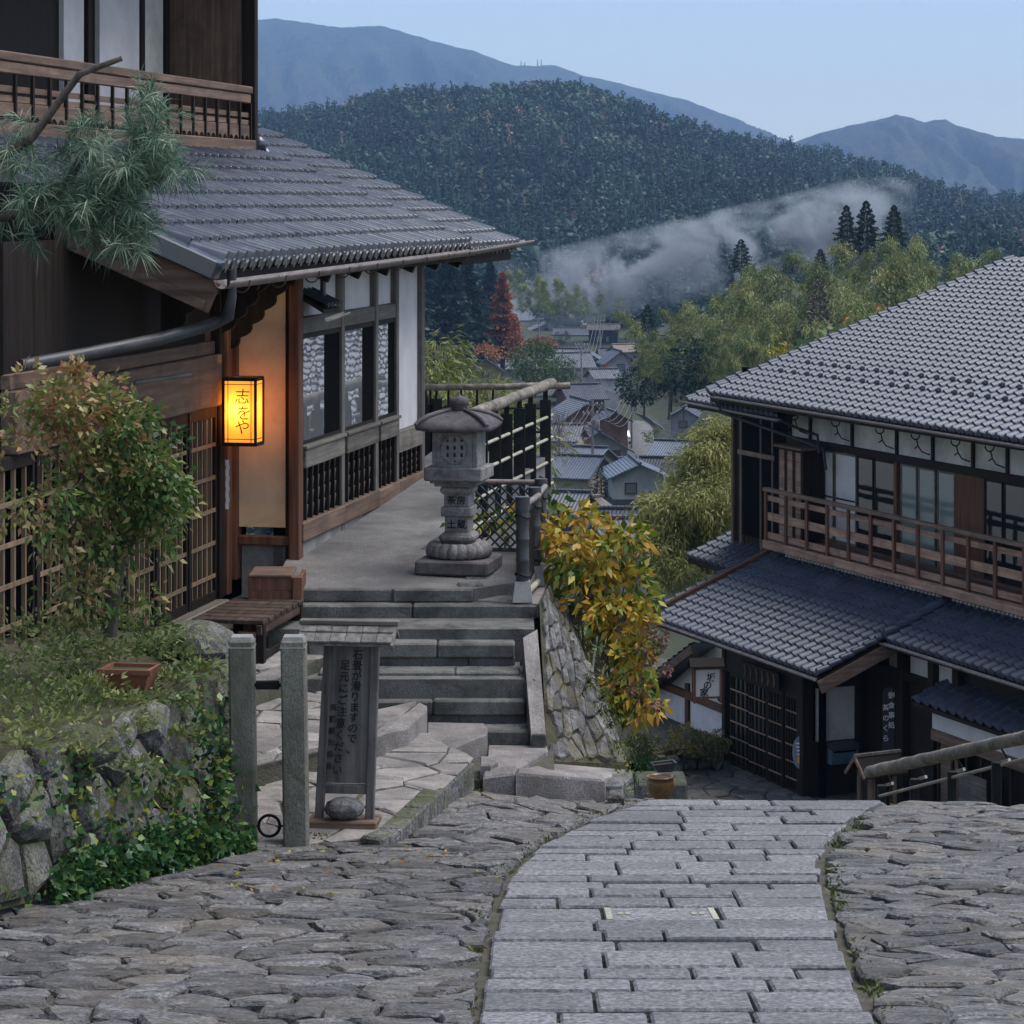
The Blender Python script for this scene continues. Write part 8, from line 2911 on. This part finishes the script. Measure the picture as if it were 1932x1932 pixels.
vhouse('village_house', 1160, 690, 500, 4.6, 5, 1.6, 1.4, 10, 'dark', 'old', 'dark-roofed house under the tall black one', 'x', .6)
vhouse('village_house', 1112, 696, 470, 4.2, 5, 1.4, 1.3, -6, 'blue', 'slate', 'slate-walled house behind the concrete pole', 'y', .6)
vhouse('village_house', 968, 700, 460, 5.0, 6, 1.6, 1.6, 8, 'dark', 'old', 'dark-roofed house behind the two russet trees', 'x', .7)
vhouse('village_house', 1240, 945, 262, 3.8, 6, 2.6, 1.2, -14, 'dark', 'white', 'white house with dark roof deep in the bamboo bush', 'x', .5, [(-.9, .0, 1.2, 2.0)])
vhouse('village_house', 1160, 918, 285, 3.4, 5, 1.6, 1.0, 12, 'dark', 'old', 'small dark-roofed hut right of the garden pine', 'x', .5)
vhouse('village_house', 1040, 990, 210, 4.0, 5, 1.0, 1.2, -18, 'grey', 'slate', 'grey roof close behind the low lattice fence', 'x', .5)
for k, (u, v, D, r_, lab) in enumerate(((1150, 860, 318, 1.2, 'shrub at the right corner of the old plaster shed'), (1075, 745, 400, 1.6, 'bush between the white shed and the round tree'), (1120, 735, 410, 1.2, 'bush at the foot of the tall white shed'), (1210, 760, 400, 2.2, 'dark bush at the top of the village road'), (1235, 850, 320, 1.3, 'roadside bush below the bend'), (1180, 650, 520, 2.0, 'tree behind the red banner house'), (1060, 655, 560, 1.8, 'bush in front of the black village shed'), (990, 720, 400, 1.6, 'bush beside the ochre storehouse'), (1290, 780, 330, 2.0, 'thicket above the small grey house'), (1100, 930, 270, 1.2, 'hedge beside the tall front pole'))):
    tree('village_bush', u, v, D, r_ * 1.9, r_, 'broad', 900, ('cedar', 'grove', 'box')[k % 3], lab, 'bush', None, 320 + k, tone=-.05)
# road of the village
rl = [(1186, 786, 415), (1178, 800, 395), (1172, 822, 368), (1176, 846, 345), (1192, 872, 318), (1218, 900, 296)]
rr2 = [(1196, 785, 417), (1218, 793, 403), (1245, 812, 376), (1265, 838, 350), (1280, 866, 322), (1300, 895, 298)]
L_, R_ = [S(*p) for p in rl], [S(*p) for p in rr2]
n = len(L_)
V_ = [p for p in L_] + [p for p in R_] + [p - Vector((1, 0, 6)) for p in L_] + [p + Vector((1, 0, -6)) for p in R_]
Fq = [(i, n + i, n + i + 1, i + 1) for i in range(n - 1)] + [(i, i + 1, 2 * n + i + 1, 2 * n + i) for i in range(n - 1)] + [(n + i, 3 * n + i, 3 * n + i + 1, n + i + 1) for i in range(n - 1)]
np_mesh('village_road', np.array(V_), np.array(Fq), M['asphalt'], None, 'structure')
M['asphalt_far'] = M['asphalt']
for i in range(n - 1):
    a, b = R_[i], R_[i + 1]
    w_ = thing('road_wall', a.lerp(b, .5), ('retaining wall stretch at the top of the village road', 'second stretch of retaining wall along the village road', 'middle stretch of retaining wall along the village road', 'fourth stretch of retaining wall along the village road', 'lowest stretch of retaining wall along the village road')[i], 'wall')
    mb = MB(); mb.beam(a + Vector((.2, 0, .1)), b + Vector((.2, 0, .1)), .3, 1.0); mb.build('wall', VMt['slate'], w_)
# parked van
cp = S(1180, 838, 352)
cr_ = thing('parked_van', cp, 'small white van parked at the bend of the village road', 'van', None, math.radians(12))
wv = plain('white_paint', (.72, .73, .74), .3)
mb = MB()
side = [(0, .35), (0, .95), (.25, 1.05), (.75, 1.75), (3.1, 1.8), (3.3, .9), (3.3, .35)]
mb.slab([(-.74, y, z) for y, z in side], (1.48, 0, 0)); mb.build('body', wv, cr_)
mb = MB(); mb.slab([(-.62, .26, 1.10), (.62, .26, 1.10), (.58, .70, 1.66), (-.58, .70, 1.66)], (0, -.02, .012)); mb.build('windscreen', M['glass'], cr_)
for x_ in (-.76, .76):
    for y_ in (.6, 2.7):
        mb = MB(); mb.tube([(x_ - .08, y_, .30), (x_ + .08, y_, .30)], .30, 12); mb.build('wheel', M['iron'], cr_)
    mb = MB(); mb.box(x_ * .72 - .1, x_ * .72 + .1, -.02, .02, .75, .88); mb.build('headlight', M['glass_soft'], cr_)
    mb = MB(); mb.slab([(x_ * .985, .8, 1.1), (x_ * .985, 2.9, 1.1), (x_ * .985, 2.8, 1.62), (x_ * .985, .95, 1.62)], (.01 * (1 if x_ > 0 else -1), 0, 0)); mb.build('side_window', M['glass'], cr_)
# red banner
bn_ = thing('red_banner', S(1144, 706, 430), 'red vertical shop banner in the upper village', 'banner')
mb = MB(); a, b = S(1141, 688, 430), S(1147, 706, 430); mb.box(a.x, b.x, 430, 430.05, b.z, a.z); mb.build('cloth', plain('red_cloth', (.55, .08, .05), .8), bn_)
mb = MB(); mb.tube([S(1140, 712, 430), S(1140, 686, 430)], .06, 5); mb.build('pole', M['iron'], bn_)
# utility poles and wires
pole_m = surf('pole_concrete', (.20, .19, .18), (.32, .31, .30), 1.0, (.8, .9), .1, 5, None, 1, .5, None, 1, .05)
tops_ = {}
for k, (u, vt, vb, D, lab) in enumerate(((1097, 646, 752, 395, 'concrete utility pole left of the tall white shed'), (1132, 593, 700, 520, 'tall utility pole in front of the tall black house'), (1192, 735, 858, 345, 'utility pole with crossarms beside the village road'), (1118, 756, 952, 262, 'tall utility pole in front of the old plaster shed'), (1017, 599, 640, 560, 'small utility pole before the broad gabled house'), (1083, 690, 730, 420, 'thin utility pole by the small grey-roofed house'))):
    b, t = S(u, vb, D), S(u, vt, D)
    o = thing('utility_pole', b, lab, 'utility pole')
    mb = MB(); mb.tube([b - Vector((0, 0, 1)), t], [.17, .11], 8); mb.build('pole', pole_m, o)
    for q, dz in enumerate((.4, 1.3)):
        mb = MB(); mb.beam(t + Vector((-1.0, 0, -dz)), t + Vector((1.0, 0, -dz)), .09, .09); mb.build('crossarm', M['concrete'], o)
        for x_ in (-.9, -.45, .45, .9):
            mb = MB(); mb.lathe([(.05, 0), (.09, .1), (.05, .22)], t + Vector((x_, 0, -dz + .05)), 6); mb.build('insulator', M['plaster'], o)
    if k in (2, 3):
        mb = MB(); mb.lathe([(.25, 0), (.28, .1), (.28, .8), (.2, .9)], t + Vector((.45, 0, -2.8)), 10); mb.build('transformer', M['concrete'], o)
    tops_[k] = t
def wire(a, b, sag, lab):
    pts_ = [a.lerp(b, t) - Vector((0, 0, sag * 4 * t * (1 - t))) for t in np.linspace(0, 1, 13)]
    mb = MB(); mb.tube(pts_, .028 * max(1, pts_[0].y / 300), 4, False)
    w_ = mb.build('overhead_wire', M['gutter'])
    tag(w_, lab, 'wire')
ends = [(0, 1, 4, 'from the tall white shed pole up to the black house'), (0, 2, 2.5, 'from the road pole to the white shed pole'), (2, 3, 2.5, 'from the road pole down to the tall front pole')]
for (i, j, sg_, lab) in ends:
    for q, dx in enumerate((-.9, -.3, .3, .9)):
        wire(tops_[i] + Vector((dx, 0, -.2)), tops_[j] + Vector((dx, 0, -.2)), sg_ + .3 * q, ('left outer', 'left inner', 'right inner', 'right outer')[q] + ' overhead wire ' + lab)
for q, (u, v, D) in enumerate(((1030, 832, 240), (1030, 845, 238), (1030, 858, 236), (1025, 870, 232))):
    wire(tops_[3] + Vector((-.9 + .6 * q, 0, -.2 - .3 * (q % 2))), S(u, v, D), .8, ('topmost', 'second', 'third', 'lowest')[q] + ' service wire running from the tall front pole towards the fence')
for q, (u, v, D) in enumerate(((1290, 820, 300), (1300, 842, 290), (1262, 800, 310))):
    wire(tops_[2] + Vector((.6 * q - .6, 0, -.3)), S(u, v, D), 1.2, ('upper', 'lower', 'middle')[q] + ' wire leaving the road pole to the right')
wire(S(1020, 940, 200), S(1330, 985, 190), 1.5, 'thick cable crossing low above the hydrangea')

# ------------------------------------------------------------------ smoke over the valley
sm = MB(); sm.box(-46, 52, -9, 9, -16, 19)
sb_ = S(1310, 500, 570)
smo = sm.build('smoke', M['plaster'], None, 'stuff')
smo.location = (sb_.x, sb_.y, sb_.z - 16)
tag(smo, 'thin pale wood smoke drifting over the valley below the hill', 'smoke')
m = bpy.data.materials.new('smoke'); m.use_nodes = True
nt = m.node_tree
for n_ in list(nt.nodes):
    nt.nodes.remove(n_)
out = nt.nodes.new('ShaderNodeOutputMaterial')
pv = nt.nodes.new('ShaderNodeVolumePrincipled')
pv.inputs['Color'].default_value = (.82, .90, 1.0, 1)
pv.inputs['Anisotropy'].default_value = 0.2
tc = nt.nodes.new('ShaderNodeTexCoord')
sep = nt.nodes.new('ShaderNodeSeparateXYZ'); nt.links.new(tc.outputs['Object'], sep.inputs[0])
nz = nt.nodes.new('ShaderNodeTexNoise'); nz.inputs['Scale'].default_value = .10; nz.inputs['Detail'].default_value = 5; nz.inputs['Distortion'].default_value = .8
mp_ = nt.nodes.new('ShaderNodeMapping'); mp_.inputs['Scale'].default_value = (1, 1, 1.25); mp_.inputs['Rotation'].default_value = (0, .45, 0)
nt.links.new(tc.outputs['Object'], mp_.inputs['Vector']); nt.links.new(mp_.outputs[0], nz.inputs['Vector'])
# the plume rises from lower left to upper right: distance from its axis
ax_ = _math(nt, 'SUBTRACT', sep.outputs['Z'], _math(nt, 'ADD', _math(nt, 'MULTIPLY', sep.outputs['X'], .23), 17.5))
fal = _math(nt, 'SUBTRACT', 1.0, _math(nt, 'DIVIDE', _math(nt, 'ABSOLUTE', ax_), 9.5), True)
ex1 = _math(nt, 'SUBTRACT', 1.0, _math(nt, 'DIVIDE', _math(nt, 'ABSOLUTE', _math(nt, 'SUBTRACT', sep.outputs['X'], 2.0)), 46.0), True)
ey1 = _math(nt, 'SUBTRACT', 1.0, _math(nt, 'DIVIDE', _math(nt, 'ABSOLUTE', sep.outputs['Y']), 9.0), True)
cl = _math(nt, 'MULTIPLY', _math(nt, 'SUBTRACT', nz.outputs['Fac'], .45, True), 4.5)
den = _math(nt, 'MULTIPLY', _math(nt, 'MULTIPLY', _math(nt, 'MULTIPLY', fal, _math(nt, 'SQRT', ex1)), ey1), cl)
nt.links.new(_math(nt, 'MULTIPLY', den, .9), pv.inputs['Density'])
nt.links.new(pv.outputs[0], out.inputs['Volume'])
smo.data.materials.clear(); smo.data.materials.append(m)

# ------------------------------------------------------------------ haze
hz_ = MB(); hz_.box(-9000, 9000, -400, 8400, -190, 620)
hzo = hz_.build('haze', M['plaster'], None, 'stuff')
tag(hzo, 'pale blue evening haze filling the valley air', 'haze')
m = bpy.data.materials.new('haze'); m.use_nodes = True
nt = m.node_tree
for n_ in list(nt.nodes):
    nt.nodes.remove(n_)
out = nt.nodes.new('ShaderNodeOutputMaterial')
pv = nt.nodes.new('ShaderNodeVolumePrincipled')
pv.inputs['Color'].default_value = (.36, .60, 1.0, 1)
pv.inputs['Density'].default_value = 0.00014
pv.inputs['Anisotropy'].default_value = 0.0
nt.links.new(pv.outputs[0], out.inputs['Volume'])
hzo.data.materials.clear(); hzo.data.materials.append(m)
